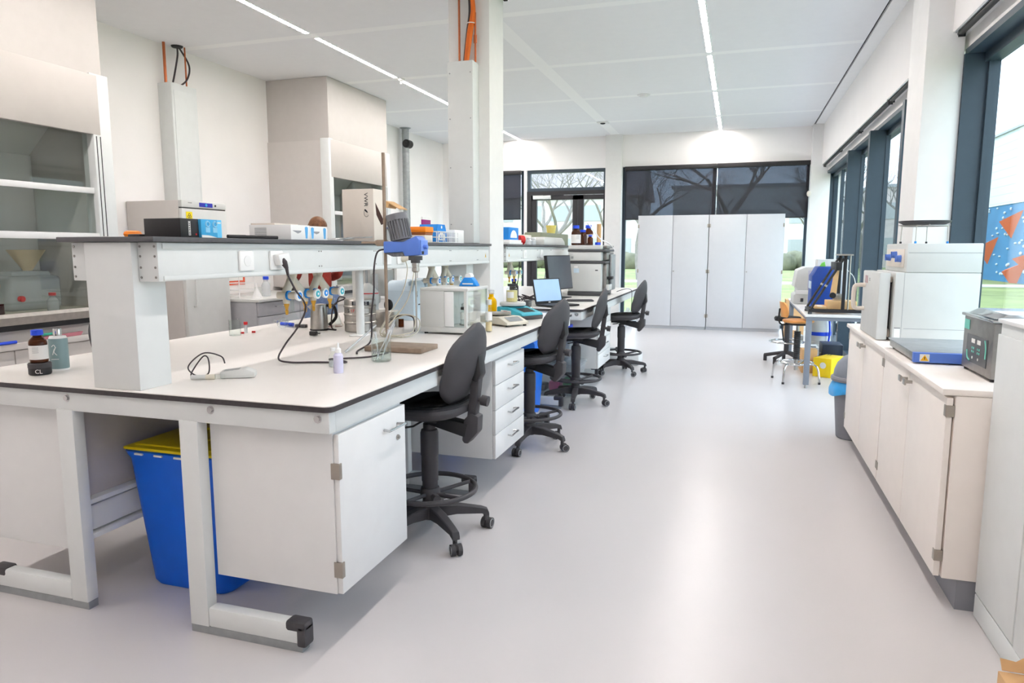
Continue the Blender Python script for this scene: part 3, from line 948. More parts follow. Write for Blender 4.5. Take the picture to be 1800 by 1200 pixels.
        obj('caster', c, leg)
    return t
def turn_base(root, deg):
    """Swivel the star base of one chair (room angle of its first arm)."""
    for k in root.children:
        if k.name.startswith('base_arm'):
            k.rotation_euler = (0, 0, math.radians(deg) - root.rotation_euler[2])
ch = make_chair('black lab chair nearest the camera, between the hung cabinet and the drawers')
ch.location = (-1.40, 3.05, 0); ch.rotation_euler = (0, 0, math.radians(-1))
turn_base(ch, 30)
chair_spots = [
    (-1.38, 4.72, -8, -18, 'second black lab chair along the aisle, past the near drawers'),
    (-1.37, 6.19, 8, -10, 'third black lab chair along the aisle, before the clear storage boxes'),
    (-1.23, 7.92, -4, -54, 'farthest black lab chair along the aisle, under the stacked instrument'),
    (-3.42, 3.35, 178, 10, 'black lab chair half hidden behind the near shelf post, beyond the island'),
]
for x, y, a, base, lab in chair_spots:
    turn_base(dup(ch, None, (x, y, 0), math.radians(a), lab), base)
# ------------------------------------------------------------------ gas taps under the service shelves
def gas_tap(y, label, x=-2.12, ztop=1.284, discs=(0, 1)):
    t = thing('gas_tap', label, 'gas tap', (x, y, 1.1), group='laboratory gas taps under the shelves')
    b = B(m_beige)
    b.cyl((x, y, ztop), (x, y, ztop - 0.03), 0.030, 0.022)
    for s in (-1, 1):
        b.tube([(x, y, ztop - 0.025), (x + 0.005, y + s * 0.035, ztop - 0.065), (x + 0.01, y + s * 0.075, ztop - 0.105)], [0.02, 0.02, 0.021], 12)
    obj('tap_body', b, t)
    for i, s in enumerate((-1, 1)):
        yy = y + s * 0.078
        z = ztop - 0.108
        v = obj('valve', B(m_beige).cyl((x - 0.025, yy, z), (x + 0.085, yy, z), 0.018).cyl((x + 0.02, yy, z), (x + 0.02, yy, z - 0.04), 0.016), t)
        obj('colour_ring', B(m_blueprint).cyl((x + 0.030, yy, z), (x + 0.040, yy, z), 0.0235), v, 'blue ring')
        obj('handle_disc', B(m_paper).cyl((x + 0.085, yy, z), (x + 0.097, yy, z), 0.025, 0.026).mat(m_blueprint if i == 0 else m_teal).cyl((x + 0.097, yy, z), (x + 0.100, yy, z), 0.016).mat(m_paper).cyl((x + 0.0995, yy, z), (x + 0.1004, yy, z), 0.006), v, 'white disc handle with coloured centre')
        obj('hose_nozzle', B(m_brass).lathe([(0.0, -0.095), (0.006, -0.095), (0.009, -0.075), (0.006, -0.072), (0.010, -0.055), (0.013, -0.05), (0.013, -0.038), (0, -0.038)], (x + 0.02, yy, z), 14), v, 'brass hose nozzle')
gas_tap(3.01, 'forked white gas tap nearest the near shelf post')
gas_tap(3.24, 'forked white gas tap left of the white pole')
gas_tap(4.70, 'forked white gas tap above the draught shield, left of the pair')
gas_tap(4.95, 'forked white gas tap nearest the column, under the shelf end')
gas_tap(6.55, 'forked gas tap hanging under the far island shelf')
t = thing('standing_pole', 'white pole standing behind the silver keg, up to the shelf beam', 'pole', (-2.215, 3.70, BZ))
obj('pole', B(m_steelpaint).cyl((-2.115, 3.66, BZ + 0.004), (-2.115, 3.66, 1.284), 0.024), t)
obj('pole_flange', B(m_paper).box(-2.165, -2.065, 3.61, 3.71, BZ + 0.001, BZ + 0.010, 0.003), t)

# ------------------------------------------------------------------ near end of the bench
def lathe_single(name, mat, prof, c, label, cat, group=None, n=24):
    return single(name, B(mat).lathe(prof, c, n), label, cat, group)
t = thing('ointment_jar', 'flat black screw jar standing under the amber bottle', 'jar', (-2.715, 2.115, BZ))
obj('jar_base', B(m_black).lathe([(0, 0.001), (0.038, 0.001), (0.041, 0.005), (0.041, 0.030), (0, 0.030)], (-2.715, 2.115, BZ), 28), t)
obj('lid', B(m_charcoal).lathe([(0, 0.0305), (0.042, 0.0305), (0.042, 0.046), (0.039, 0.050), (0, 0.050)], (-2.715, 2.115, BZ), 28), t)
lb = B(m_label)
lb.text('CL', 0.024, frame_T((-2.7075 + 0.0265, 2.115 - 0.0265 - 0.007, BZ + 0.017), (0.6, 0.8 * 0.35, 0), (0, 0, 1)), 0.0004)
obj('lettering', lb, t, 'white letters')
def amber_bottle(c, r, h, label, cap=m_bluecap, group=None, lab=True, name='amber_bottle'):
    t = thing(name, label, 'bottle', c, group=group)
    obj('glass_body', B(m_amber).lathe([(0, 0), (r * 0.94, 0), (r, 0.004), (r, h * 0.60), (r * 0.93, h * 0.68), (r * 0.5, h * 0.80), (r * 0.5, h * 0.84)], c, 26, True), t)
    obj('cap', B(cap).lathe([(0, h * 0.84), (r * 0.68, h * 0.84), (r * 0.66, h * 0.985), (r * 0.6, h), (0, h)], c, 22), t)
    if lab:
        L = obj('paper_label', B(m_label).lathe([(r * 1.012, h * 0.10), (r * 1.012, h * 0.53)], c, 26, False), t)
        k = B(m_greyink)
        for i in range(4):
            zz = c[2] + h * (0.46 - 0.05 * i)
            for j in range(5):
                a0 = -1.35 + j * 0.14
                k.add([(c[0] + r * 1.02 * math.cos(a0), c[1] + r * 1.02 * math.sin(a0), zz), (c[0] + r * 1.02 * math.cos(a0 + 0.12), c[1] + r * 1.02 * math.sin(a0 + 0.12), zz),
                       (c[0] + r * 1.02 * math.cos(a0 + 0.12), c[1] + r * 1.02 * math.sin(a0 + 0.12), zz + h * 0.014), (c[0] + r * 1.02 * math.cos(a0), c[1] + r * 1.02 * math.sin(a0), zz + h * 0.014)], [(0, 1, 2, 3)])
        obj('label_print', k, L, 'grey printed lines')
    return t
amber_bottle((-2.715, 2.115, BZ + 0.0515), 0.033, 0.133, 'amber glass bottle with blue cap and white label standing on a black jar')
t = thing('lotion_bottle', 'tall grey-green bottle with silver cap beside the amber bottle', 'bottle', (-2.74, 2.225, BZ))
cc = (-2.74, 2.225, BZ)
obj('bottle_body', B(M('grey_green_bottle', (128, 152, 154), 0.4)).lathe([(0.0355, 0.008), (0.036, 0.012), (0.036, 0.132), (0.0345, 0.136)], cc, 28), t)
obj('shoulder', B(m_paper).lathe([(0, 0), (0.034, 0.0), (0.035, 0.0085), (0.035, 0.009)], cc, 28).lathe([(0.0345, 0.1365), (0.030, 0.145), (0.013, 0.147), (0, 0.147)], cc, 28), t, 'white shoulder and foot')
obj('cap', B(m_chrome).lathe([(0, 0.1475), (0.0165, 0.1475), (0.0165, 0.176), (0.0155, 0.178), (0, 0.178)], cc, 24), t, 'silver cap')
mk = B(m_label)
mk.T = frame_T((-2.74 + 0.0185, 2.225 - 0.0318, BZ + 0.085), (0.87, 0.50, 0), (0, 0, 1))
mk.tube([(-0.012, 0.018, 0.0), (-0.004, 0.026, 0.001), (0.002, 0.014, 0.001), (-0.004, -0.004, 0.001), (0.006, -0.018, 0)], 0.0014, 5, smooth=4)
mk.tube([(0.004, 0.016, 0.001), (-0.004, 0.004, 0.001), (-0.010, -0.016, 0.0)], 0.0014, 5, smooth=4)
mk.box(-0.016, 0.012, -0.036, -0.034, -0.0005, 0.001)
obj('printed_mark', mk, t, 'white curl mark')
single('tape_roll', B(m_paper).cyl((-2.30, 2.03, BZ + 0.001), (-2.30, 2.03, BZ + 0.048), 0.02).mat(m_bluecap).cyl((-2.30, 2.03, BZ + 0.012), (-2.30, 2.03, BZ + 0.036), 0.0205), 'small white tub with blue print tucked against the near shelf post', 'tub')

# pH meter and electrode
t = thing('handheld_meter', 'pale handheld meter with small display lying on the near bench', 'meter', (-1.88, 2.26, BZ), rz=0, local=False)
mb = B(m_inst)
mb.T = TR(-1.892, 2.308, BZ + 0.002) @ RZ(math.radians(30))
mb.prism([(-0.065, 0), (0.065, 0), (0.065, 0.022), (0.03, 0.036), (-0.065, 0.026)], 'y', -0.032, 0.032, 0.004)
obj('meter_case', mb, t)
ms = B(m_galv)
ms.T = TR(-1.892, 2.308, BZ + 0.002) @ RZ(math.radians(30)) @ RY(math.radians(-6))
ms.box(-0.05, 0.01, -0.022, 0.022, 0.030, 0.0335)
obj('display', ms, t, 'grey display')
t = thing('electrode_probe', 'pale electrode probe with a looped black lead lying before the meter', 'probe', (-1.98, 2.23, BZ))
eb = B(m_inst).cyl((-2.03, 2.20, BZ + 0.0105), (-1.98, 2.225, BZ + 0.0105), 0.009).mat(m_beige).cyl((-1.98, 2.225, BZ + 0.0105), (-1.95, 2.24, BZ + 0.0105), 0.0105).mat(m_clear).cyl((-1.95, 2.24, BZ + 0.0105), (-1.915, 2.256, BZ + 0.0105), 0.010)
obj('probe_body', eb, t)
lead = [(-2.03, 2.20, BZ + 0.011), (-2.045, 2.225, BZ + 0.03), (-2.02, 2.26, BZ + 0.085), (-1.995, 2.26, BZ + 0.075), (-1.99, 2.25, BZ + 0.02), (-2.03, 2.23, BZ + 0.012), (-2.05, 2.21, BZ + 0.05),
        (-2.01, 2.25, BZ + 0.10), (-1.96, 2.29, BZ + 0.085), (-1.95, 2.30, BZ + 0.055)]
obj('lead', B(m_cord).tube(lead, 0.0028, 7, smooth=8), t, 'looped black lead')

# plug and its cord, coming down from the shelf socket
t = thing('power_plug', 'black plug with white adapter in the second shelf socket, lead falling to the bench', 'plug', (-1.94, 2.66, 1.34))
obj('adapter', B(m_paper).prism([(2.625, 1.375), (2.70, 1.385), (2.715, 1.345), (2.64, 1.33)], 'x', -1.9395, -1.91, 0.002), t, 'white adapter plate')
obj('plug_body', B(m_cord).tube([(-1.922, 2.66, 1.352), (-1.912, 2.665, 1.34), (-1.903, 2.67, 1.315)], [0.016, 0.015, 0.008], 12).cyl((-1.905, 2.67, 1.318), (-1.90, 2.672, 1.285), 0.008, 0.0055), t)
pl = [(-1.90, 2.672, 1.285), (-1.885, 2.70, 1.22), (-1.875, 2.76, 1.14), (-1.905, 2.74, 1.05), (-1.95, 2.70, 0.97), (-1.96, 2.66, BZ + 0.02), (-1.90, 2.66, BZ + 0.006), (-1.80, 2.70, BZ + 0.005),
      (-1.70, 2.72, BZ + 0.006), (-1.66, 2.74, BZ + 0.006), (-1.70, 2.77, BZ + 0.006), (-1.78, 2.79, BZ + 0.006), (-1.72, 2.84, BZ + 0.006), (-1.64, 2.92, BZ + 0.006), (-1.62, 3.06, BZ + 0.006)]
obj('lead', B(m_cord).tube(pl, 0.0042, 8, smooth=8), t, 'dark lead')

def squeeze_bottle(c, label, body, sc=1.0):
    t = thing('dropper_bottle', label, 'bottle', c, group=None)
    obj('bottle_body', B(body).lathe([(0, 0), (0.019 * sc, 0), (0.020 * sc, 0.003), (0.020 * sc, 0.068 * sc), (0.0195 * sc, 0.075 * sc), (0.012 * sc, 0.084 * sc), (0, 0.084 * sc)], c, 22), t)
    obj('cap', B(m_paper).lathe([(0, 0.0845 * sc), (0.0125 * sc, 0.0845 * sc), (0.012 * sc, 0.10 * sc), (0.006 * sc, 0.106 * sc), (0.004 * sc, 0.125 * sc), (0, 0.128 * sc)], c, 18), t, 'white dropper cap')
squeeze_bottle((-1.565, 2.52, BZ), 'small lavender dropper bottle standing near the bench corner', m_lav)
capped_bottle('specimen_vial', (-1.665, 2.64, BZ), 0.0185, 0.085, m_clear, m_paper, 'small clear vial with white lid just behind the lavender bottle', 'vial', liquid=m_milky, fill=0.35)
single('glass_rod', B(m_milky).cyl((-1.82, 3.00, BZ + 0.010), (-1.97, 3.58, BZ + 0.075), 0.006, n=10), 'thin translucent stirring rod leaning over the black lead', 'rod')

# beaker with water, pipettes
t = thing('beaker', 'glass beaker half full of water with pipettes standing in it', 'beaker', (-1.54, 2.845, BZ))
c = (-1.54, 2.845, BZ)
obj('glass_wall', B(m_clear).lathe([(0, 0.001), (0.040, 0.001), (0.045, 0.006), (0.045, 0.10), (0.050, 0.108), (0.048, 0.108), (0.0435, 0.10), (0.0435, 0.006), (0, 0.004)], c, 32, False), t)
obj('water', B(m_water).lathe([(0.043, 0.006), (0.043, 0.052), (0, 0.052)], c, 28, False), t, 'clear water')
pr = B(m_greyink)
pr.T = frame_T((c[0] + 0.006, c[1] - 0.0462, BZ + 0.047), (1, 0.12, 0), (0, 0, 1))
for k in range(4): pr.box(-0.022 + k * 0.009, -0.016 + k * 0.009, -0.006, 0.006, -0.0003, 0.0005)
obj('printed_scale', pr, t, 'grey printed scale')
for k, (dx, dy, tx, ty, h) in enumerate(((0.0, 0.0, 0.045, 0.05, 0.17), (-0.02, 0.01, -0.03, 0.03, 0.13), (0.01, -0.01, 0.035, 0.0, 0.15), (-0.02, -0.015, 0.07, 0.06, 0.19))):
    t = single('transfer_pipette', B(m_milky).tube([(c[0] + dx, c[1] + dy, BZ + 0.01), (c[0] + dx + tx * 0.6, c[1] + dy + ty * 0.6, BZ + h * 0.62), (c[0] + dx + tx, c[1] + dy + ty, BZ + h)], [0.0025, 0.003, 0.006], 8), 'translucent pipette in the water beaker, %s' % ('leaning to the keg', 'shortest, leaning left', 'leaning right toward the brown plate', 'tallest, leaning back')[k], 'pipette', 'pipettes in the beaker')

# retort stand with overhead stirrer
RX0, RY0 = -1.735, 3.275
t = thing('retort_stand', 'retort stand with worn brown rod and flat brown base plate', 'stand', (RX0, RY0, BZ))
obj('base_plate', B(m_brown).box(-1.775, -1.46, 3.10, 3.305, BZ + 0.001, BZ + 0.026, 0.004), t)
obj('rod', B(m_brown).cyl((RX0, RY0, BZ + 0.026), (RX0, RY0, 1.885), 0.0085, n=16), t)
obj('boss_clamp', B(m_brown).bc((RX0 - 0.016, RY0 - 0.002, 1.432), (0.05, 0.05, 0.032), 0.006).cyl((RX0 - 0.035, RY0, 1.434), (RX0 - 0.13, RY0 - 0.01, 1.434), 0.006, n=10).cyl((RX0 - 0.03, RY0, 1.434), (RX0 - 0.055, RY0, 1.434), 0.012, n=10), t, 'clamp boss with side rod')
t = thing('overhead_stirrer', 'blue and grey overhead stirrer motor clamped on the brown rod', 'stirrer', (-1.6, RY0, 1.2))
y0 = RY0
hx = RX0
hb = B(m_motorblue)
hb.prism([(hx + 0.012, 1.380), (hx + 0.012, 1.440), (hx + 0.125, 1.438), (hx + 0.195, 1.468), (hx + 0.215, 1.445), (hx + 0.215, 1.370), (hx + 0.130, 1.365), (hx + 0.12, 1.386)], 'y', y0 - 0.045, y0 + 0.045, 0.006)
obj('housing', hb, t, 'blue housing')
hg = B(m_motorgrey)
hg.prism([(hx + 0.012, 1.38), (hx + 0.122, 1.384), (hx + 0.128, 1.366), (hx + 0.06, 1.362)], 'y', y0 - 0.036, y0 + 0.036, 0.003)
for k in range(6): hg.box(hx + 0.052 + k * 0.012, hx + 0.057 + k * 0.012, y0 - 0.0385, y0 + 0.0385, 1.364, 1.38)
hg.prism([(hx + 0.055, 1.44), (hx + 0.145, 1.452), (hx + 0.14, 1.438), (hx + 0.05, 1.432)], 'y', y0 - 0.035, y0 + 0.035, 0.003)
obj('grip', hg, t, 'grey ribbed grip')
mo = B(m_motorgrey)
mo.T = TR(hx + 0.095, y0, 1.447) @ RY(math.radians(-13))
mo.cyl((0, 0, 0.0), (0, 0, 0.125), 0.049, n=36)
mo.cyl((0, 0, 0.10), (0, 0, 0.132), 0.0555, 0.054, n=36)
for k in range(22):
    a = 2 * pi * k / 22
    mo.tube([(0.053 * math.cos(a), 0.053 * math.sin(a), 0.006), (0.0535 * math.cos(a), 0.0535 * math.sin(a), 0.102)], 0.0032, 6)
obj('motor', mo, t, 'grey finned motor')
fp = B(M('stirrer_front_panel', (112, 146, 222), 0.4)).box(hx + 0.215, hx + 0.222, y0 - 0.04, y0 + 0.04, 1.372, 1.446, 0.002)
o = obj('front_panel', fp, t)
obj('dial', B(m_motorblue).cyl((hx + 0.222, y0 - 0.005, 1.412), (hx + 0.240, y0 - 0.005, 1.412), 0.013, 0.011, 18), o)
obj('switch', B(m_black).box(hx + 0.222, hx + 0.227, y0 - 0.035, y0 - 0.02, 1.375, 1.390), o)
chk = B(m_instd).cyl((hx + 0.17, y0, 1.345), (hx + 0.17, y0, 1.366), 0.036, n=28).cyl((hx + 0.17, y0, 1.330), (hx + 0.17, y0, 1.345), 0.024, n=28)
obj('gear_collar', chk, t)
obj('chuck', B(m_steel).lathe([(0, 1.282), (0.012, 1.282), (0.019, 1.290), (0.019, 1.305), (0.0175, 1.307), (0.0175, 1.316), (0.019, 1.318), (0.019, 1.329), (0, 1.329)], (hx + 0.17, y0, 0), 22), t)
obj('stirrer_shaft', B(m_steel).cyl((hx + 0.17, y0, 0.985), (hx + 0.17, y0, 1.284), 0.0045, n=10), t)
obj('motor_lead', B(m_cord).tube([(hx + 0.012, y0 - 0.01, 1.40), (hx - 0.03, y0 - 0.03, 1.385), (hx - 0.052, y0 - 0.03, 1.30), (hx - 0.062, y0 - 0.02, 1.18), (hx - 0.085, y0 - 0.01, 1.06), (hx - 0.075, y0 - 0.03, 0.96), (hx - 0.07, y0 - 0.07, 0.915), (hx - 0.06, y0 - 0.20, BZ + 0.006), (hx - 0.02, y0 - 0.28, BZ + 0.006)], 0.0045, 8, smooth=7), t, 'dark lead')

# kettle, keg, plugs
c = (-2.52, 3.85, BZ)
t = thing('kettle', 'brushed steel jug with dark handle left of the keg', 'jug', c)
obj('jug_body', B(m_steel).lathe([(0, 0.002), (0.055, 0.002), (0.056, 0.008), (0.052, 0.10), (0.047, 0.158), (0.044, 0.165), (0, 0.166)], c, 30, True).prism([(c[0] - 0.075, BZ + 0.15), (c[0] - 0.04, BZ + 0.165), (c[0] - 0.04, BZ + 0.12)], 'y', c[1] - 0.018, c[1] + 0.018, 0.003), t)
obj('handle', B(m_black).tube([(c[0] + 0.03, c[1] + 0.03, BZ + 0.155), (c[0] + 0.07, c[1] + 0.06, BZ + 0.15), (c[0] + 0.08, c[1] + 0.07, BZ + 0.08), (c[0] + 0.045, c[1] + 0.04, BZ + 0.03)], 0.010, 8, smooth=5), t, 'black handle')
obj('base_ring', B(m_black).torus((c[0], c[1], BZ + 0.006), 0.054, 0.0055, 30, 6), t)
obj('lead', B(m_cord).tube([(c[0] + 0.045, c[1] + 0.03, BZ + 0.005), (c[0] + 0.12, c[1] + 0.0, BZ + 0.006), (c[0] + 0.10, c[1] - 0.02, BZ + 0.03), (c[0] + 0.11, c[1] - 0.0, BZ + 0.16), (c[0] + 0.16, c[1] + 0.05, BZ + 0.20), (c[0] + 0.20, c[1] - 0.08, BZ + 0.22), (c[0] + 0.19, c[1] - 0.10, BZ + 0.18), (c[0] + 0.13, c[1] - 0.06, BZ + 0.165)], 0.0045, 8, smooth=7), t, 'black lead')
single('loose_plug', B(m_black).bc((-2.385, 3.58, BZ + 0.015), (0.045, 0.03, 0.026), 0.006).cyl((-2.365, 3.575, BZ + 0.016), (-2.34, 3.57, BZ + 0.016), 0.003, n=8).cyl((-2.365, 3.585, BZ + 0.016), (-2.34, 3.58, BZ + 0.016), 0.003, n=8), 'loose black plug lying in front of the steel jug', 'plug')
c = (-2.245, 3.885, BZ)
t = thing('steel_keg', 'silver ribbed keg with black data plate on the near island', 'keg', c)
kp = [(0, 0.001), (0.092, 0.001), (0.097, 0.006)]
for z in (0.058, 0.108, 0.158):
    kp += [(0.097, z - 0.008), (0.101, z - 0.003), (0.101, z + 0.003), (0.097, z + 0.008)]
kp += [(0.097, 0.195), (0.092, 0.203), (0.07, 0.206), (0, 0.206)]
obj('keg_body', B(m_steel).lathe(kp, c, 40), t)
dirx, diry = 0.50, -0.866
tx, ty = 0.866, 0.50
def on_keg(ang, z, h, w, mat, r=0.0985, n=6):
    b = B(mat)
    base = math.atan2(diry, dirx) + ang
    vs, fs = [], []
    for i in range(n + 1):
        a = base + (i / n - 0.5) * w / 0.0985
        for zz in (z, z + h):
            vs.append((c[0] + r * math.cos(a), c[1] + r * math.sin(a), BZ + zz))
    for i in range(n): fs.append((2 * i, 2 * i + 2, 2 * i + 3, 2 * i + 1))
    b.add(vs, fs)
    return b
dp = on_keg(0.05, 0.168, 0.024, 0.11, m_ink)
o = obj('data_plate', dp, t, 'black data plate')
pw = B(m_label)
for j, (a, w) in enumerate(((-0.33, 0.014), (-0.12, 0.018), (0.10, 0.022), (0.38, 0.012))):
    for zz in (0.172, 0.180, 0.187):
        q = on_keg(a, zz, 0.0022, w, m_label, 0.0992, 3)
        pw.add(q.v, q.f)
obj('plate_print', pw, o, 'white print')
def keg_text(txt, ang, z, size, mat, nm):
    a = math.atan2(diry, dirx) + ang
    b = B(mat)
    b.text(txt, size, frame_T((c[0] + 0.0985 * math.cos(a), c[1] + 0.0985 * math.sin(a), BZ + z), (-math.sin(a), math.cos(a), 0), (0, 0, 1)), 0.0006)
    obj(nm, b, t)
keg_text('S', -0.78, 0.134, 0.032, m_ink, 'letter_mark')
keg_text('17', -0.48, 0.134, 0.026, m_red, 'number_mark')

# left-rear glassware
lathe_single('beaker', m_clear, [(0, 0.001), (0.032, 0.001), (0.034, 0.004), (0.034, 0.092), (0.036, 0.095), (0.033, 0.092), (0.033, 0.004), (0, 0.004)], (-2.83, 3.44, BZ), 'empty clear glass beaker at the far left of the near island', 'beaker')
for k, (dx, dy, h) in enumerate(((0, 0, 0.04), (0.0, -0.05, 0.018), (0.035, 0.01, 0.01))):
    t = thing('red_cap_vial', ('small upright vial with red cap beside the empty beaker', 'small red stopper lying before the upright red-capped vial', 'tiny red stopper right of the upright red-capped vial')[k], 'vial' if k == 0 else 'stopper', (-2.865 + dx, 3.58 + dy, BZ))
    p0 = (-2.865 + dx, 3.58 + dy, BZ)
    if k == 0:
        obj('vial', B(m_milky).lathe([(0, 0), (0.010, 0), (0.010, 0.05), (0, 0.05)], p0, 14), t)
        obj('cap', B(m_red).lathe([(0, 0.051), (0.012, 0.051), (0.012, 0.068), (0, 0.068)], p0, 14), t)
    else:
        obj('stopper', B(m_red).cyl((p0[0], p0[1], BZ + 0.006), (p0[0] + 0.018, p0[1] + 0.01, BZ + 0.006), 0.006, n=10), t)
fl = B(m_clear)
fl.T = TR(-2.80, 3.86, BZ + 0.036) @ RZ(math.radians(150)) @ RY(math.radians(90))
fl.lathe([(0.0, -0.036), (0.02, -0.033), (0.034, -0.015), (0.036, 0), (0.034, 0.015), (0.02, 0.032), (0.010, 0.045), (0.008, 0.14), (0.011, 0.145), (0.007, 0.14)], (0, 0, 0), 24, False)
single('round_flask', fl, 'clear round flask lying on its side near the red-capped vial', 'flask')
single('marker_pen', B(m_bluecap).cyl((-2.93, 4.02, BZ + 0.011), (-2.82, 4.00, BZ + 0.011), 0.011, n=12), 'blue marker pen lying on the bench behind the lying flask', 'pen')
lathe_single('volumetric_flask', m_clear, [(0, 0.001), (0.05, 0.001), (0.056, 0.01), (0.05, 0.035), (0.02, 0.085), (0.013, 0.11), (0.012, 0.235), (0.016, 0.24), (0.011, 0.235), (0.012, 0.11), (0, 0.10)], (-2.80, 3.97, BZ), 'clear long-necked flask standing left of the steel jug', 'flask')
single('weight_set', B(m_instd).bc((-2.69, 3.93, BZ + 0.012), (0.04, 0.03, 0.022), 0.004).bc((-2.735, 3.93, BZ + 0.012), (0.03, 0.03, 0.022), 0.004), 'dark grey tool lying at the foot of the long-necked flask', 'tool')
lathe_single('conical_flask', m_clear, [(0, 0.001), (0.065, 0.001), (0.07, 0.008), (0.025, 0.13), (0.02, 0.15), (0.02, 0.185), (0.024, 0.19), (0.019, 0.185), (0.019, 0.15), (0.06, 0.015), (0, 0.006)], (-2.55, 4.05, BZ), 'clear conical flask behind the steel jug', 'flask')
lathe_single('cork_ring', m_wood, [(0.02, 0), (0.05, 0), (0.05, 0.035), (0.02, 0.035)], (-2.52, 4.28, BZ), 'orange-brown cork ring behind the conical flask', 'cork ring')
t = thing('powder_tub', 'white conical-topped tub with red stripe right of the keg', 'tub', (-2.51, 4.46, BZ))
obj('tub_body', B(m_inst).lathe([(0, 0.001), (0.07, 0.001), (0.075, 0.01), (0.075, 0.20), (0.07, 0.215), (0.02, 0.27), (0, 0.27)], (-2.51, 4.46, BZ), 28), t)
obj('stripe', B(m_red).lathe([(0.0755, 0.196), (0.0755, 0.203)], (-2.51, 4.46, BZ), 28, False).box(-2.49, -2.46, 4.383, 4.388, BZ + 0.10, BZ + 0.14), t, 'red stripe and mark')
lathe_single('steel_pot', m_steel, [(0, 0.001), (0.085, 0.001), (0.088, 0.005), (0.088, 0.10), (0.085, 0.105), (0, 0.1)], (-2.22, 4.18, BZ), 'low steel pot right of the keg behind the brown rod', 'pot')
lathe_single('brown_jar', m_amber, [(0, 0.001), (0.018, 0.001), (0.018, 0.055), (0, 0.055)], (-2.10, 4.16, BZ), 'tiny amber jar among the beige cables', 'jar')
single('squeeze_bulb', B(m_black).sph((-2.19, 4.16, BZ + 0.145), (0.03, 0.03, 0.038)), 'black rubber bulb resting on the low steel pot', 'bulb')
# grey analysis instrument behind the keg, on the far side of the island
t = thing('glass_reactor', 'white and grey reactor rig with clamps and glass tube behind the keg', 'reactor', (-2.62, 4.75, BZ))
gr = B(m_inst).box(-2.78, -2.62, 4.70, 4.86, BZ + 0.10, BZ + 0.37, 0.01).box(-2.60, -2.50, 4.72, 4.84, BZ + 0.16, BZ + 0.36, 0.008)
obj('control_box', gr, t)
obj('stand_rod', B(m_steel).cyl((-2.70, 4.88, BZ), (-2.70, 4.88, 1.30), 0.008, n=10), t)
obj('stand_rod', B(m_steel).cyl((-2.52, 4.88, BZ), (-2.52, 4.88, 1.30), 0.008, n=10), t)
obj('stand_foot', B(m_instd).box(-2.80, -2.46, 4.80, 4.94, BZ + 0.001, BZ + 0.02, 0.004), t)
obj('clamp', B(m_black).bc((-2.74, 4.66, 1.30), (0.08, 0.05, 0.04), 0.006).cyl((-2.82, 4.64, 1.30), (-2.9, 4.62, 1.31), 0.008, n=10), t, 'black clamp')
obj('glass_cylinder', B(m_milky).cyl((-2.56, 4.66, BZ + 0.05), (-2.56, 4.66, 1.22), 0.022), t)
obj('nozzle_block', B(m_galv).bc((-2.68, 4.66, 1.28), (0.14, 0.06, 0.05), 0.01).cyl((-2.62, 4.64, 1.26), (-2.62, 4.64, 1.1), 0.01), t)
# pale blue three-lobed dispenser
t = thing('tube_dispenser', 'pale blue dispenser box with three rounded lobes and arrow marks', 'dispenser', (-2.28, 4.9, BZ))
for k in range(3):
    y = 4.66 + 0.21 * k
    pts = [(y - 0.10, BZ + 0.001), (y + 0.10, BZ + 0.001), (y + 0.10, BZ + 0.215)]
    for i in range(9):
        a = pi * i / 8
        pts.append((y + 0.10 * math.cos(a) * 0.98, BZ + 0.215 + 0.07 * math.sin(a)))
    pts.append((y - 0.10, BZ + 0.215))
    o = obj('lobe', B(m_paleblue).prism(pts, 'x', -2.42, -2.20), t)
    ar = B(m_ink)
    for d in (-0.04, 0.04):
        ar.prism([(y + d - 0.002, BZ + 0.21), (y + d + 0.002, BZ + 0.21), (y + d + 0.002, BZ + 0.18), (y + d + 0.007, BZ + 0.18), (y + d, BZ + 0.165), (y + d - 0.007, BZ + 0.18), (y + d - 0.002, BZ + 0.18)], 'x', -2.2, -2.1992)
    ar.box(-2.2, -2.1992, y - 0.025, y + 0.025, BZ + 0.108, BZ + 0.116)
    obj('arrow_print', ar, o, 'small dark arrows')
# tangled beige leads beside the stirrer
tc = B(m_cordbeige)
loop = [(-1.93, 3.90, 1.33), (-1.93, 3.92, 1.27), (-1.94, 3.88, 1.15), (-1.98, 3.80, 1.03), (-2.0, 3.72, 0.94), (-1.98, 3.66, BZ + 0.008), (-1.88, 3.62, BZ + 0.008), (-1.80, 3.66, BZ + 0.01), (-1.79, 3.76, BZ + 0.03), (-1.82, 3.84, BZ + 0.09), (-1.90, 3.84, BZ + 0.115), (-1.98, 3.80, BZ + 0.08), (-2.0, 3.74, BZ + 0.02), (-1.92, 3.64, BZ + 0.008), (-1.82, 3.62, BZ + 0.008)]
tc.tube(loop, 0.003, 7, smooth=7)
tc.tube([(p[0] - 0.02, p[1] - 0.02, p[2] + 0.004 + 0.01 * (i % 2)) for i, p in enumerate(loop[6:])], 0.003, 7, smooth=7)
tc.tube([(-1.88, 3.92, 1.28), (-1.90, 3.86, 1.10), (-1.96, 3.78, 0.98), (-1.99, 3.70, BZ + 0.01), (-1.90, 3.69, BZ + 0.008), (-1.86, 3.72, BZ + 0.008)], 0.0035, 7, smooth=7)
single('tangled_cable', tc, 'tangle of beige cables hanging from a shelf socket to the bench', 'cable')
rp = B(m_beige)
rp.T = TR(-1.941, 3.885, 1.345) @ RY(math.radians(90))
rp.lathe([(0, 0), (0.024, 0), (0.022, 0.012), (0.010, 0.04), (0.008, 0.055), (0, 0.056)], (0, 0, 0), 16)
single('round_plug', rp, 'beige plug in the shelf socket behind the stirrer', 'plug')
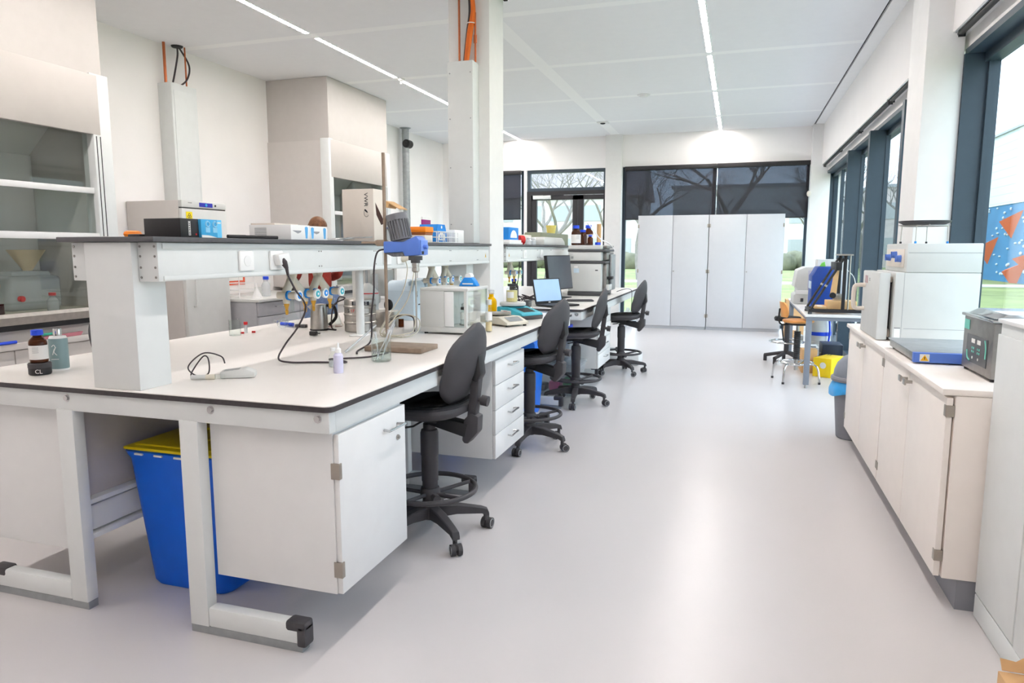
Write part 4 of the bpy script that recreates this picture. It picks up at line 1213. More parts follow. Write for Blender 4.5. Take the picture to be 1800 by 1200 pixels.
single('black_lead', B(m_cord).tube([(-2.12, 4.02, BZ + 0.04), (-2.0, 3.95, BZ + 0.10), (-1.92, 3.96, BZ + 0.09), (-1.86, 3.86, BZ + 0.04), (-1.84, 3.82, BZ + 0.02)], 0.004, 7, smooth=6), 'thin black lead arching from the steel pot to the draught-shield balance', 'cable')

# ------------------------------------------------------------------ draught-shield balance and neighbours
t = thing('draught_shield_balance', 'boxy white balance with glass draught shield on the near island', 'balance', (-1.66, 4.03, BZ))
b = B(m_inst)
b.box(-1.825, -1.515, 3.87, 4.23, BZ + 0.012, BZ + 0.045, 0.004)
b.box(-1.825, -1.665, 3.87, 4.23, BZ + 0.045, BZ + 0.262, 0.003)
b.box(-1.825, -1.515, 3.87, 4.23, BZ + 0.262, BZ + 0.280, 0.004)
obj('housing', b, t)
ft = [obj('rubber_foot', B(m_black).cyl((x, y, BZ + 0.001), (x, y, BZ + 0.012), 0.012, n=12), t) for x in (-1.80, -1.54) for y in (3.90, 4.20)]
obj('sliding_panel', B(m_paper).box(-1.664, -1.605, 3.868, 3.876, BZ + 0.05, BZ + 0.258, 0.001), t, 'white sliding panel')
for x, y in ((-1.53, 3.876), (-1.522, 4.22)):
    obj('corner_post', B(m_inst).box(x - 0.008, x + 0.008, y - 0.008, y + 0.008, BZ + 0.045, BZ + 0.262), t)
obj('glass_panel', B(m_clear).box(-1.604, -1.54, 3.870, 3.873, BZ + 0.047, BZ + 0.26), t)
obj('glass_panel', B(m_clear).box(-1.519, -1.516, 3.885, 4.21, BZ + 0.047, BZ + 0.26), t)
obj('pan', B(m_steel).cyl((-1.585, 4.03, BZ + 0.046), (-1.585, 4.03, BZ + 0.056), 0.045), t)
capped_bottle('sample_bottle', (-1.575, 3.96, BZ + 0.057), 0.022, 0.105, m_clear, m_black, 'clear sample bottle with black cap inside the draught shield', liquid=m_milky, fill=0.55, lab=(0.3, 0.7), neck=0.016)
capped_bottle('sample_bottle', (-1.60, 4.03, BZ + 0.057), 0.020, 0.12, m_clear, m_inst, 'clear sample bottle with pale cap at the back of the draught shield', neck=0.014)
capped_bottle('sample_bottle', (-1.465, 4.10, BZ), 0.021, 0.20, m_clear, m_inst, 'tall clear bottle with amber residue right of the draught shield', liquid=M('amber_residue', (226, 204, 160), 0.4), fill=0.3, lab=(0.36, 0.62), neck=0.015)
t = thing('tape_dispenser', 'bright blue tape dispenser on top of the draught-shield balance', 'dispenser', (-1.60, 4.12, BZ + 0.281))
obj('dispenser_body', B(m_blueprint).prism([(-1.66, BZ + 0.2815), (-1.54, BZ + 0.2815), (-1.555, BZ + 0.31), (-1.575, BZ + 0.335), (-1.625, BZ + 0.335), (-1.645, BZ + 0.31)], 'y', 4.09, 4.15, 0.004), t)
obj('print', B(m_label).box(-1.635, -1.565, 4.0885, 4.09, BZ + 0.292, BZ + 0.300), t, 'white print')
obj('roll', B(m_paper).cyl((-1.60, 4.095, BZ + 0.342), (-1.60, 4.145, BZ + 0.342), 0.02), t)
capped_bottle('soap_bottle', (-1.80, 5.10, BZ), 0.042, 0.20, GL('yellow_liquid_plastic', (0.98, 0.80, 0.06), 0.7, 0.6, (250, 196, 10)), m_milky, 'yellow-orange liquid bottle standing before the column', neck=0.018)
# top-pan balance (beige)
t = thing('top_pan_balance', 'beige top-pan balance with grey display near the bench edge', 'balance', (-1.47, 4.42, BZ))
prf = [(4.27, BZ + 0.012), (4.56, BZ + 0.012), (4.56, BZ + 0.06), (4.36, BZ + 0.062), (4.27, BZ + 0.03)]
bb = B(m_beige)
bb.T = TR(-1.50, 4.50, 0) @ RZ(math.radians(58)) @ TR(0, -4.42, 0)
bb.prism(prf, 'x', -0.095, 0.095, 0.006)
o = obj('housing', bb, t)
q = B(m_galv); q.T = bb.T
q.add([(-0.06, 4.283, BZ + 0.0375), (0.06, 4.283, BZ + 0.0375), (0.06, 4.345, BZ + 0.0605), (-0.06, 4.345, BZ + 0.0605)], [(0, 1, 2, 3)])
obj('display', q, t, 'grey sloped display')
q = B(m_steel); q.T = bb.T
q.lathe([(0, 0.062), (0.02, 0.062), (0.02, 0.07), (0.085, 0.072), (0.088, 0.078), (0.08, 0.082), (0, 0.080)], (0, 4.475, BZ), 30)
obj('weighing_pan', q, t, 'steel pan')
for sx in (-0.075, 0.075):
    for yy in (4.29, 4.54):
        q = B(m_black); q.T = bb.T
        q.cyl((sx, yy, BZ + 0.001), (sx, yy, BZ + 0.012), 0.012, n=10)
        obj('foot', q, t)
# teal balance with pan
t = thing('teal_balance', 'teal and grey platform balance behind the beige one', 'balance', (-1.52, 4.92, BZ))
q = B(m_teal); TT = TR(-1.535, 4.98, 0) @ RZ(math.radians(60))
q.T = TT
q.prism([(-0.15, BZ + 0.03), (0.14, BZ + 0.03), (0.14, BZ + 0.085), (0.03, BZ + 0.085), (-0.13, BZ + 0.05)], 'x', -0.105, 0.105, 0.008)
obj('upper_shell', q, t, 'teal upper shell')
q = B(m_instd); q.T = TT
q.prism([(-0.145, BZ + 0.001), (0.13, BZ + 0.001), (0.138, BZ + 0.03), (-0.15, BZ + 0.03)], 'x', -0.10, 0.10, 0.004)
obj('lower_shell', q, t, 'grey lower shell')
q = B(m_black); q.T = TT
q.add([(-0.06, -0.118, BZ + 0.0525), (0.06, -0.118, BZ + 0.0525), (0.06, -0.02, BZ + 0.0763), (-0.06, -0.02, BZ + 0.0763)], [(0, 1, 2, 3)])
obj('keypad', q, t, 'dark keypad')
q = B(m_label); q.T = TT
q.box(-0.1065, -0.1052, -0.02, 0.09, BZ + 0.035, BZ + 0.062)
q.mat(m_red).box(-0.1072, -0.1064, 0.02, 0.06, BZ + 0.043, BZ + 0.056)
obj('warning_label', q, t, 'white label with red hazard mark')
q = B(m_inst); q.T = TT
q.lathe([(0.05, 0.085), (0.09, 0.09), (0.098, 0.095), (0.098, 0.112), (0.09, 0.118), (0, 0.118)], (0, 0.075, BZ), 32)
obj('weighing_pan', q, t, 'round pan')
jc = tuple(TT @ Vector((0.0, 0.085, BZ + 0.119)))
t = thing('reagent_jar', 'glass jar of pale yellow liquid with black lid on the teal balance pan', 'jar', jc)
obj('glass_jar', B(m_clear).lathe([(0, 0.0), (0.040, 0.0), (0.043, 0.004), (0.043, 0.095), (0.030, 0.108), (0.030, 0.115), (0, 0.116)], jc, 28), t)
obj('liquid', B(M('pale_yellow_liquid', (226, 212, 150), 0.4)).lathe([(0, 0.003), (0.0415, 0.003), (0.0415, 0.085), (0, 0.085)], jc, 26), t, 'pale yellow liquid')
obj('lid', B(m_black).lathe([(0, 0.117), (0.033, 0.117), (0.033, 0.134), (0, 0.134)], jc, 24), t, 'black lid')
a0 = math.atan2(-0.9, 0.1)
o = B(m_label)
for i in range(8):
    a, a2 = a0 - 0.75 + i * 0.16, a0 - 0.75 + (i + 1) * 0.16
    o.add([(jc[0] + 0.0437 * math.cos(a), jc[1] + 0.0437 * math.sin(a), jc[2] + 0.03), (jc[0] + 0.0437 * math.cos(a2), jc[1] + 0.0437 * math.sin(a2), jc[2] + 0.03), (jc[0] + 0.0437 * math.cos(a2), jc[1] + 0.0437 * math.sin(a2), jc[2] + 0.075), (jc[0] + 0.0437 * math.cos(a), jc[1] + 0.0437 * math.sin(a), jc[2] + 0.075)], [(0, 1, 2, 3)])
obj('paper_label', o, t, 'white label')
tp = tuple(TT @ Vector((0.045, -0.07, BZ + 0.066)))
single('clear_stopper', B(m_clear).lathe([(0, 0), (0.02, 0), (0.02, 0.01), (0.011, 0.02), (0.011, 0.05), (0.015, 0.055), (0, 0.056)], tp, 16), 'small clear glass stopper standing on the teal balance keypad', 'stopper')

# ------------------------------------------------------------------ things on the near service shelf
SZ = 1.4445
t = thing('black_carton', 'black carton with white spine lettering at the near shelf end', 'carton', (-2.06, 2.17, SZ))
obj('carton', B(m_black).box(-2.142, -1.972, 2.13, 2.222, SZ, SZ + 0.070, 0.001), t)
o = B(m_label)
for k in range(10):
    z0 = SZ + 0.008 + 0.0054 * k
    o.box(-1.972, -1.9714, 2.170, 2.1725, z0, z0 + 0.0044).box(-1.972, -1.9714, 2.1775, 2.180, z0, z0 + 0.0044).box(-1.972, -1.9714, 2.1725, 2.1775, z0 + 0.0014 * (k % 3), z0 + 0.0014 * (k % 3) + 0.0016)
o.mat(m_red).cyl((-1.972, 2.208, SZ + 0.012), (-1.9713, 2.208, SZ + 0.012), 0.004, n=10)
obj('lettering', o, t, 'white lettering')
t = thing('cyan_carton', 'bright cyan carton with round and square icons beside the black carton', 'carton', (-2.03, 2.29, SZ))
obj('carton', B(m_cyan).box(-2.11, -1.963, 2.226, 2.338, SZ, SZ + 0.070, 0.001), t)
o = B(M('pale_cyan_print', (138, 200, 232), 0.6))
for dy in (0.035, 0.075):
    o.torus((-1.9627, 2.226 + dy, SZ + 0.052), 0.010, 0.0035, 16, 5, 'x')
    o.box(-1.963, -1.9622, 2.226 + dy - 0.012, 2.226 + dy + 0.012, SZ + 0.020, SZ + 0.040)
obj('icons', o, t, 'pale icons')
obj('light_strip', B(M('light_cyan_print', (104, 196, 240), 0.6)).box(-1.963, -1.9624, 2.312, 2.3375, SZ + 0.001, SZ + 0.069).mat(m_label).box(-1.9624, -1.9620, 2.315, 2.333, SZ + 0.056, SZ + 0.061), t, 'lighter cyan strip with white mark')
obj('white_wave', B(m_label).prism([(2.227, SZ + 0.0005), (2.311, SZ + 0.0005), (2.29, SZ + 0.005), (2.265, SZ + 0.009), (2.227, SZ + 0.010)], 'x', -1.963, -1.9622), t, 'white wave')
single('tape_roll', B(m_orange).torus((-2.26, 2.19, SZ + 0.014), 0.020, 0.013, 24, 8), 'orange tape roll lying left of the black carton', 'tape')
single('dark_pouch', B(m_black).bc((-2.20, 2.16, SZ + 0.007), (0.06, 0.05, 0.012), 0.004), 'small black pouch between the tape roll and the black carton', 'pouch')
single('paper_sheet', B(m_paper).box(-2.30, -2.15, 1.975, 2.10, SZ, SZ + 0.0015), 'white paper sheet lying at the near shelf corner', 'paper')
for k, y in enumerate((2.44, 2.56, 2.66)):
    single('permanent_marker', B(m_black).cyl((-2.02 - 0.01 * k, y, SZ + 0.008), (-2.0, y + 0.085, SZ + 0.008), 0.008, n=10), 'flat black marker on the shelf edge, %s after the cyan carton' % ('first', 'second', 'third')[k], 'marker', 'black markers on the shelf')
m_glove = M('light_blue_glove', (96, 176, 232), 0.6)
def glove_carton(x0, x1, y0, y1, z, h, label, gloves=(0.75,)):
    t = thing('glove_carton', label, 'carton', ((x0 + x1) / 2, (y0 + y1) / 2, z), group='white glove cartons on the shelf')
    obj('carton', B(m_paper).box(x0, x1, y0, y1, z, z + h, 0.0008), t)
    w = y1 - y0
    for g in gloves:
        o = B(m_glove)
        yc = y0 + w * g
        o.prism([(yc - 0.008, z + 0.006), (yc + 0.006, z + 0.006), (yc + 0.011, z + h * 0.62), (yc + 0.012, z + h * 0.85), (yc - 0.002, z + h * 0.92), (yc - 0.013, z + h * 0.84), (yc - 0.012, z + h * 0.6)], 'x', x1, x1 + 0.0006)
        obj('glove_print', o, t, 'printed blue glove')
    q = B(m_greyink)
    q.prism([(y0 + 0.01, z + h * 0.62), (y0 + w * 0.55, z + h * 0.62), (y0 + w * 0.5, z + h * 0.5), (y0 + w * 0.35, z + h * 0.42)], 'x', x1, x1 + 0.0005)
    for i in range(6): q.box(x0 + 0.03, x0 + 0.095, y0 - 0.0005, y0, z + h * (0.25 + 0.1 * i), z + h * (0.25 + 0.1 * i) + 0.003)
    obj('grey_print', q, t, 'grey print')
glove_carton(-2.19, -1.962, 2.795, 2.945, SZ, 0.068, 'white glove carton on the shelf, nearest of the pair', (0.82,))
glove_carton(-2.12, -1.964, 2.95, 3.10, SZ, 0.066, 'white glove carton on the shelf, second of the pair', (0.14, 0.84))
single('flat_carton', B(m_carton).box(-2.34, -2.20, 3.0, 3.2, SZ, SZ + 0.085, 0.001), 'plain cream carton behind the white glove cartons', 'carton')
fo = B(m_galv)
random.seed(3)
for k in range(7):
    x, y = -2.06 + random.uniform(-0.05, 0.06), 3.30 + k * 0.035
    fo.T = TR(x, y, SZ + 0.004 + 0.003 * k) @ RZ(random.uniform(-0.6, 0.6)) @ RX(0.05)
    fo.box(-0.06, 0.06, -0.04, 0.04, -0.0015, 0.0015, 0.001)
single('foil_pouches', fo, 'crumpled silver pouches lying between the glove cartons and the tall carton', 'pouch').__setitem__('kind', 'stuff')
# tall carton
t = thing('tall_carton', 'tall pale carton with black sideways lettering standing on the shelf', 'carton', (-2.08, 3.68, SZ))
obj('carton', B(m_carton).box(-2.185, -1.983, 3.615, 3.755, SZ, SZ + 0.296, 0.001), t)
o = B(m_ink)
o.text('VWR', 0.034, frame_T((-2.032, 3.6144, SZ + 0.236), (0, 0, -1), (1, 0, 0)), 0.0004)
o.T = frame_T((-2.032, 3.6146, SZ + 0.172), (0, 0, -1), (1, 0, 0))
o.prism([(-0.012, -0.006), (0.0, 0.008), (0.012, 0.012), (0.006, 0.0), (-0.004, -0.012)], 'z', 0, 0.0004)
o.tube([(0.0, -0.012, 0), (0.02, -0.012, 0), (0.032, -0.002, 0), (0.03, 0.010, 0), (0.022, 0.014, 0)], 0.0012, 5, smooth=4)
obj('logo_print', o, t, 'black lettering and swirl')
o = B(M('dark_carton_opening', (66, 42, 36), 0.9))
o.prism([(3.635, SZ + 0.22), (3.735, SZ + 0.12), (3.735, SZ + 0.105), (3.70, SZ + 0.095), (3.645, SZ + 0.15)], 'x', -1.9835, -1.9825)
obj('tear_hole', o, t, 'dark torn opening')
o = B(m_card)
o.T = TR(-1.975, 3.80, SZ + 0.235) @ RY(math.radians(28))
o.box(0.0, 0.10, -0.06, 0.05, -0.002, 0.002)
o.box(-0.005, 0.03, -0.06, 0.05, -0.03, -0.002)
obj('flap', o, t, 'open brown cardboard flap')
# orange box + rack + cone etc
t = thing('pipette_tip_box', 'orange-lidded box with brown window on the shelf near the stirrer', 'box', (-2.05, 4.2, SZ))
obj('lower_tray', B(m_carton).box(-2.15, -1.99, 4.32, 4.44, SZ, SZ + 0.05, 0.003), t)
obj('window', B(M('brown_window', (150, 84, 40), 0.4)).box(-2.151, -1.989, 4.319, 4.441, SZ + 0.05, SZ + 0.068, 0.002), t)
obj('lid', B(m_orange).box(-2.155, -1.985, 4.315, 4.445, SZ + 0.068, SZ + 0.105, 0.004), t, 'orange lid')
t = thing('test_tube_rack', 'white wire test tube rack on the shelf in front of the blue carton', 'rack', (-2.02, 4.5, SZ))
wr = B(m_paper)
for z in (0.004, 0.04, 0.078):
    wr.tube([(-2.05, 4.52, SZ + z), (-1.985, 4.52, SZ + z), (-1.985, 4.88, SZ + z), (-2.05, 4.88, SZ + z)], 0.003, 6, True)
    for k in range(1, 7): wr.cyl((-2.05, 4.52 + 0.0515 * k, SZ + z), (-1.985, 4.52 + 0.0515 * k, SZ + z), 0.0022, n=6)
for y in (4.52, 4.64, 4.76, 4.88):
    for x in (-2.05, -1.985): wr.cyl((x, y, SZ + 0.001), (x, y, SZ + 0.08), 0.003, n=6)
obj('wire_frame', wr, t)
t = thing('blue_carton', 'blue and white dome-shaped tissue carton behind the wire rack', 'carton', (-2.08, 4.62, SZ))
pts = [(4.70, SZ), (4.88, SZ), (4.88, SZ + 0.06), (4.868, SZ + 0.105), (4.85, SZ + 0.135), (4.73, SZ + 0.135), (4.712, SZ + 0.105), (4.70, SZ + 0.06)]
obj('carton', B(m_blueprint).prism(pts, 'x', -2.22, -2.075), t)
o = B(m_label)
ring = [(4.79 + 0.065 * math.cos(pi * i / 12), SZ + 0.02 + 0.062 * math.sin(pi * i / 12)) for i in range(13)]
o.prism(ring, 'x', -2.0751, -2.0742)
o.cyl((-2.0751, 4.79, SZ + 0.115), (-2.0742, 4.79, SZ + 0.115), 0.011, n=16)
obj('white_print', o, t, 'white arch print')
o = B(m_blueprint)
for y in (4.77, 4.81):
    o.prism([(y - 0.015, SZ + 0.03), (y + 0.015, SZ + 0.03), (y, SZ + 0.062)], 'x', -2.0742, -2.0735)
obj('figure_print', o, t)
single('white_tub', B(m_paper).box(-2.18, -2.03, 4.94, 5.12, SZ, SZ + 0.10, 0.004), 'plain white box on the shelf just before the column duct', 'box')
single('clear_tray', B(m_milky).box(-2.28, -2.17, 4.22, 4.5, SZ, SZ + 0.09, 0.004), 'translucent plastic tray on the shelf behind the wire rack', 'tray')
single('blue_notebook', B(M('blue_grey_cover', (104, 118, 160), 0.6)).box(-2.29, -2.16, 4.2, 4.52, SZ + 0.091, SZ + 0.100, 0.001), 'blue-grey notebook lying on the translucent tray', 'notebook')

# ------------------------------------------------------------------ things on the far shelf
t = thing('blue_carton', 'blue and white dome-shaped carton on the far shelf beside the column', 'carton', (-2.08, 6.2, SZ))
obj('carton', B(m_blueprint).box(-2.16, -1.99, 6.12, 6.42, SZ + 0.042, SZ + 0.155, 0.004), t)
o = B(m_label)
o.prism([(6.27 + 0.1 * math.cos(pi * i / 12), SZ + 0.06 + 0.07 * math.sin(pi * i / 12)) for i in range(13)], 'x', -1.99, -1.9892)
obj('white_print', o, t, 'white arch print')
single('paper_stack', B(m_paper).box(-2.18, -1.96, 6.05, 6.45, SZ, SZ + 0.018, 0.002).box(-2.17, -1.965, 6.07, 6.43, SZ + 0.0185, SZ + 0.041, 0.002), 'stack of white papers under the blue carton on the far shelf', 'papers')
single('red_tape_dispenser', B(m_red).cyl((-2.03, 6.56, SZ + 0.045), (-2.0, 6.60, SZ + 0.045), 0.044).bc((-2.015, 6.58, SZ + 0.012), (0.05, 0.07, 0.022), 0.004), 'red tape dispenser on the far shelf right of the blue carton', 'tape dispenser')
for k in range(4):
    capped_bottle('plastic_vial', (-2.0 - 0.02 * (k % 2), 6.78 + 0.085 * k, SZ), 0.03, 0.075, m_milky, m_paper, 'milky vial on the far shelf, number %s from the red dispenser' % ('one', 'two', 'three', 'four')[k], 'vial', 'milky vials on the far shelf', neck=0.02)
single('beige_tray', B(m_carton).box(-2.30, -2.10, 6.9, 7.25, SZ, SZ + 0.105, 0.012), 'beige plastic bin behind the milky vials', 'bin')
single('white_basin', B(m_inst).prism([(7.25, SZ), (8.2, SZ), (8.16, SZ + 0.05), (8.05, SZ + 0.085), (7.3, SZ + 0.085), (7.25, SZ + 0.06)], 'x', -2.12, -1.96, 0.01), 'long white basin on the far shelf left of the instrument stack', 'basin')
single('olive_crate', B(M('olive_crate_plastic', (134, 138, 116), 0.6)).prism([(7.7, SZ), (9.2, SZ), (9.2, SZ + 0.15), (7.85, SZ + 0.15)], 'x', -2.36, -2.16, 0.01), 'long olive grey crate at the back of the far shelf', 'crate')
single('yellow_cup', B(M('pale_yellow_plastic', (232, 214, 120), 0.5)).lathe([(0, 0), (0.05, 0), (0.065, 0.10), (0, 0.10)], (-2.24, 8.6, SZ + 0.1505), 18), 'pale yellow cup standing on the olive crate', 'cup')

# ------------------------------------------------------------------ far island: laptop, monitor, keyboard, instrument stack
t = thing('laptop', 'open dark laptop with pale blue screen on the far island', 'laptop', (-1.58, 6.22, BZ))
TT = TR(-1.63, 6.22, BZ) @ RZ(math.radians(56))
q = B(m_black); q.T = TT
q.box(-0.165, 0.165, -0.225, 0.0, 0.003, 0.018, 0.004)
obj('base', q, t)
q = B(m_charcoal); q.T = TT
q.box(-0.14, 0.14, -0.12, -0.02, 0.018, 0.0195)
obj('keyboard', q, t)
TS = TT @ TR(0, 0.0, 0.016) @ RX(math.radians(-14))
q = B(m_black); q.T = TS
q.box(-0.165, 0.165, -0.004, 0.006, 0.0, 0.235, 0.003)
o = obj('lid', q, t)
q = B(m_screen); q.T = TS
q.box(-0.152, 0.152, -0.0052, -0.004, 0.025, 0.225)
obj('screen', q, o, 'pale blue lit screen')
q = B(m_label); q.T = TS
q.box(-0.012, 0.012, -0.0052, -0.004, 0.009, 0.018)
obj('badge', q, o, 'small white badge')
t = thing('computer_monitor', 'dark monitor turned aside beside the instrument stack', 'monitor', (-1.84, 7.2, BZ))
TM = TR(-1.735, 7.18, BZ) @ RZ(math.radians(76))
q = B(m_black); q.T = TM @ TR(0, 0.02, 0.09) @ RX(math.radians(-7)) 
q.box(-0.26, 0.26, -0.005, 0.03, 0.0, 0.36, 0.004)
o = obj('screen_case', q, t)
q2 = B(m_monitor); q2.T = q.T
q2.box(-0.25, 0.25, -0.0062, -0.005, 0.012, 0.35)
obj('screen', q2, o)
q = B(m_black); q.T = TM
q.box(-0.03, 0.03, 0.09, 0.115, 0.012, 0.30, 0.004).box(-0.03, 0.03, 0.072, 0.092, 0.24, 0.30)
obj('stand_neck', q, t)
q = B(m_black); q.T = TM
q.box(-0.12, 0.12, -0.04, 0.14, 0.001, 0.012, 0.003)
obj('stand_foot', q, t)
q = B(m_charcoal); q.T = TR(-1.47, 6.80, BZ) @ RZ(math.radians(20))
q.box(-0.13, 0.13, -0.06, 0.06, 0.002, 0.014, 0.004)
for i in range(4):
    for k in range(12):
        q.box(-0.122 + k * 0.0205, -0.105 + k * 0.0205, -0.05 + i * 0.025, -0.03 + i * 0.025, 0.014, 0.018)
single('keyboard', q, 'dark keyboard lying between the laptop and the instrument stack', 'keyboard')
single('amber_cube', B(m_instd).box(-1.80, -1.74, 5.95, 6.01, BZ + 0.001, BZ + 0.06, 0.003), 'small dark box on the far island left of the laptop', 'box')
capped_bottle('amber_vial', (-1.86, 5.96, BZ), 0.022, 0.05, m_amber, m_black, 'small brown vial next to the small dark box', 'vial', neck=0.016)
capped_bottle('solvent_bottle', (-2.33, 7.35, BZ + 0.001), 0.05, 0.19, m_black, m_bluecap, 'black-wrapped bottle with blue cap under the far shelf', neck=0.022)
cb = B(m_cord)
random.seed(11)
for j in range(5):
    x, y = -2.0, 6.35 + 0.16 * j
    pts = []
    for k in range(7):
        pts.append((x + random.uniform(-0.12, 0.16), y + random.uniform(-0.14, 0.14), BZ + 0.008 + random.uniform(0, 0.05) * (k % 2)))
    cb.tube(pts, 0.005, 6, smooth=6)
single('cable_tangle', cb, 'tangle of black cables on the far island behind the laptop', 'cable')
single('hanging_cable', B(m_cord).tube([(-1.99, 6.45, 1.284), (-2.0, 6.46, 1.15), (-2.01, 6.42, 1.0), (-1.98, 6.45, BZ + 0.01)], 0.005, 6, smooth=6), 'black cable hanging from the far shelf to the bench', 'cable')
# stacked chromatography instrument
HX0, HX1, HY0, HY1 = -1.79, -1.415, 7.60, 8.16
t = thing('chromatography_stack', 'tall stacked pale grey instrument with dark bands on the far island', 'instrument', ((HX0 + HX1) / 2, (HY0 + HY1) / 2, BZ))
obj('foot_tray', B(m_instd).box(HX0, HX1 + 0.02, HY0, HY1, BZ + 0.002, BZ + 0.045, 0.008), t, 'dark foot tray')
def module(z0, z1, name):
    o = obj(name, B(m_inst).box(HX0 + 0.006, HX1, HY0 + 0.004, HY1, z0, z1, 0.008), t)
    obj('side_cover', B(m_dsteel).box(HX1 + 0.001, HX1 + 0.045, HY0 + 0.10, HY1 - 0.02, z0 + 0.01, z1 - 0.005, 0.006), o, 'darker front cover')
    return o
o1 = module(BZ + 0.046, BZ + 0.335, 'lower_module')
obj('dark_band', B(m_instd).box(HX0 + 0.003, HX1 + 0.047, HY0, HY1, BZ + 0.336, BZ + 0.362, 0.004), t)
o2 = module(BZ + 0.363, BZ + 0.455, 'middle_module')
obj('dark_band', B(m_instd).box(HX0 + 0.003, HX1 + 0.047, HY0, HY1, BZ + 0.456, BZ + 0.482, 0.004), t)
o3 = module(BZ + 0.483, BZ + 0.525, 'upper_module')
q = B(m_galv)
for k in range(8): q.box(HX0 + 0.02, HX0 + 0.045, HY0 + 0.0025, HY0 + 0.004, BZ + 0.075 + k * 0.018, BZ + 0.088 + k * 0.018)
obj('vent_slats', q, o1)
q = B(m_label).box(HX0 + 0.075, HX0 + 0.115, HY0 + 0.0025, HY0 + 0.004, BZ + 0.29, BZ + 0.312).mat(m_paleblue).box(HX0 + 0.07, HX0 + 0.13, HY0 + 0.0028, HY0 + 0.004, BZ + 0.24, BZ + 0.285)
obj('label_patch', q, o1, 'white and pale blue labels')
q = B(m_ink).box(HX1 - 0.065, HX1 - 0.035, HY0 + 0.0028, HY0 + 0.004, BZ + 0.262, BZ + 0.272)
obj('maker_mark', q, o1, 'small dark maker mark')
obj('port_square', B(m_galv).box(HX0 + 0.04, HX0 + 0.065, HY0 + 0.0025, HY0 + 0.004, BZ + 0.385, BZ + 0.41), o2)
obj('sampler_arm', B(m_galv).box(HX1 + 0.047, HX1 + 0.075, HY0 + 0.25, HY0 + 0.50, BZ + 0.05, BZ + 0.43, 0.006).mat(m_black).box(HX1 + 0.046, HX1 + 0.10, HY0 + 0.12, HY0 + 0.24, BZ + 0.17, BZ + 0.20, 0.004).mat(m_inst).box(HX1 + 0.046, HX1 + 0.085, HY0 + 0.05, HY0 + 0.22, BZ + 0.06, BZ + 0.12, 0.006), t)
t.scale = (1, 1, 1.055)
HZ = BZ + 0.5555
amber_bottle((-1.71, 7.66, HZ), 0.052, 0.215, 'large amber bottle with blue cap on the instrument stack, leftmost')
amber_bottle((-1.62, 7.90, HZ), 0.052, 0.225, 'large amber bottle with blue cap on the instrument stack, behind the others')
amber_bottle((-1.545, 7.63, HZ), 0.030, 0.11, 'small amber bottle with blue cap at the front of the instrument stack', lab=False)
amber_bottle((-1.66, 7.78, HZ), 0.046, 0.17, 'dark amber bottle wedged in the middle on the instrument stack', lab=False)
single('bottle_cap', B(m_bluecap).cyl((-1.47, 7.68, HZ + 0.001), (-1.47, 7.68, HZ + 0.03), 0.032, 0.03, 20), 'loose blue screw cap lying on the instrument stack', 'cap')
single('solvent_tube', B(m_paper).tube([(-1.62, 7.87, HZ + 0.234), (-1.60, 7.76, HZ + 0.24), (-1.53, 7.74, HZ + 0.16), (-1.46, 7.76, HZ + 0.07), (-1.36, 7.80, HZ + 0.012), (-1.305, 7.84, HZ - 0.06)], 0.006, 8, smooth=6), 'white tube sloping from a bottle down the instrument side', 'tube')
single('cardboard_roll', B(m_card).cyl((-1.52, 8.0, HZ + 0.001), (-1.52, 8.0, HZ + 0.24), 0.025), 'pale brown cardboard roll standing at the back of the instrument stack', 'roll')
lb = B(m_cord).tube([(-1.36, 8.35, BZ + 0.01), (-1.30, 8.5, BZ + 0.03), (-1.262, 8.60, BZ + 0.03), (-1.228, 8.64, BZ + 0.01), (-1.222, 8.65, BZ - 0.06), (-1.222, 8.6, 0.6)], 0.004, 6, smooth=5)
single('trailing_cable', lb, 'thin dark cable trailing over the far end of the far island', 'cable')

# ------------------------------------------------------------------ under the islands
def waste_bin(name, label, cx, cy, wx, wy, h, body, lid, rz=0.0):
    t = thing(name, label, 'bin', (cx, cy, 0))
    T = TR(cx, cy, 0) @ RZ(rz)
    b = B(body); b.T = T
    rings = []
    for z, k, r in ((0.002, 0.76, 0.05), (0.02, 0.80, 0.05), (h * 0.9, 0.97, 0.045), (h * 0.93, 1.0, 0.04), (h * 0.955, 1.02, 0.04), (h * 0.96, 1.0, 0.04)):
        ring = []
        hx, hy = wx / 2 * k, wy / 2 * k
        for (sx, sy, a0) in ((1, 1, 0), (-1, 1, pi / 2), (-1, -1, pi), (1, -1, 1.5 * pi)):
            for i in range(6):
                a = a0 + pi / 2 * i / 5
                ring.append((sx * (hx - r) + r * math.cos(a), sy * (hy - r) + r * math.sin(a), z))
        rings.append(ring)
    b.loft(rings)
    o = obj('bin_body', b, t)
    if lid:
        l = B(lid); l.T = T
        l.box(-wx / 2 * 1.0, wx / 2 * 1.0, -wy / 2 * 1.0, wy / 2 * 1.0, h * 0.961, h * 0.985, 0.010)
        l.box(-wx / 2 * 0.86, wx / 2 * 0.86, -wy / 2 * 0.88, wy / 2 * 0.88, h * 0.985, h * 1.0, 0.008)
        l.torus((0, 0, h * 1.0), min(wx, wy) * 0.22, 0.008, 28, 8)
        ld = obj('lid', l, t, 'yellow lid')
        for k in range(4):
            c_ = B(m_label); c_.T = T
            c_.box(-wx * 0.36 + k * wx * 0.2, -wx * 0.36 + k * wx * 0.2 + 0.04, -wy / 2 * 1.03 - 0.003, -wy / 2 * 1.0, h * 0.938, h * 0.950)
            obj('clip', c_, ld, 'pale clip')
    return t
waste_bin('waste_bin', 'large blue waste bin with yellow lid under the near island end', -2.115, 2.385, 0.49, 0.45, 0.615, m_blue, m_yellow)
waste_bin('waste_bin', 'blue waste bin deep under the near island behind the first lab chair', -2.03, 4.55, 0.36, 0.40, 0.62, m_blue, m_yellow)
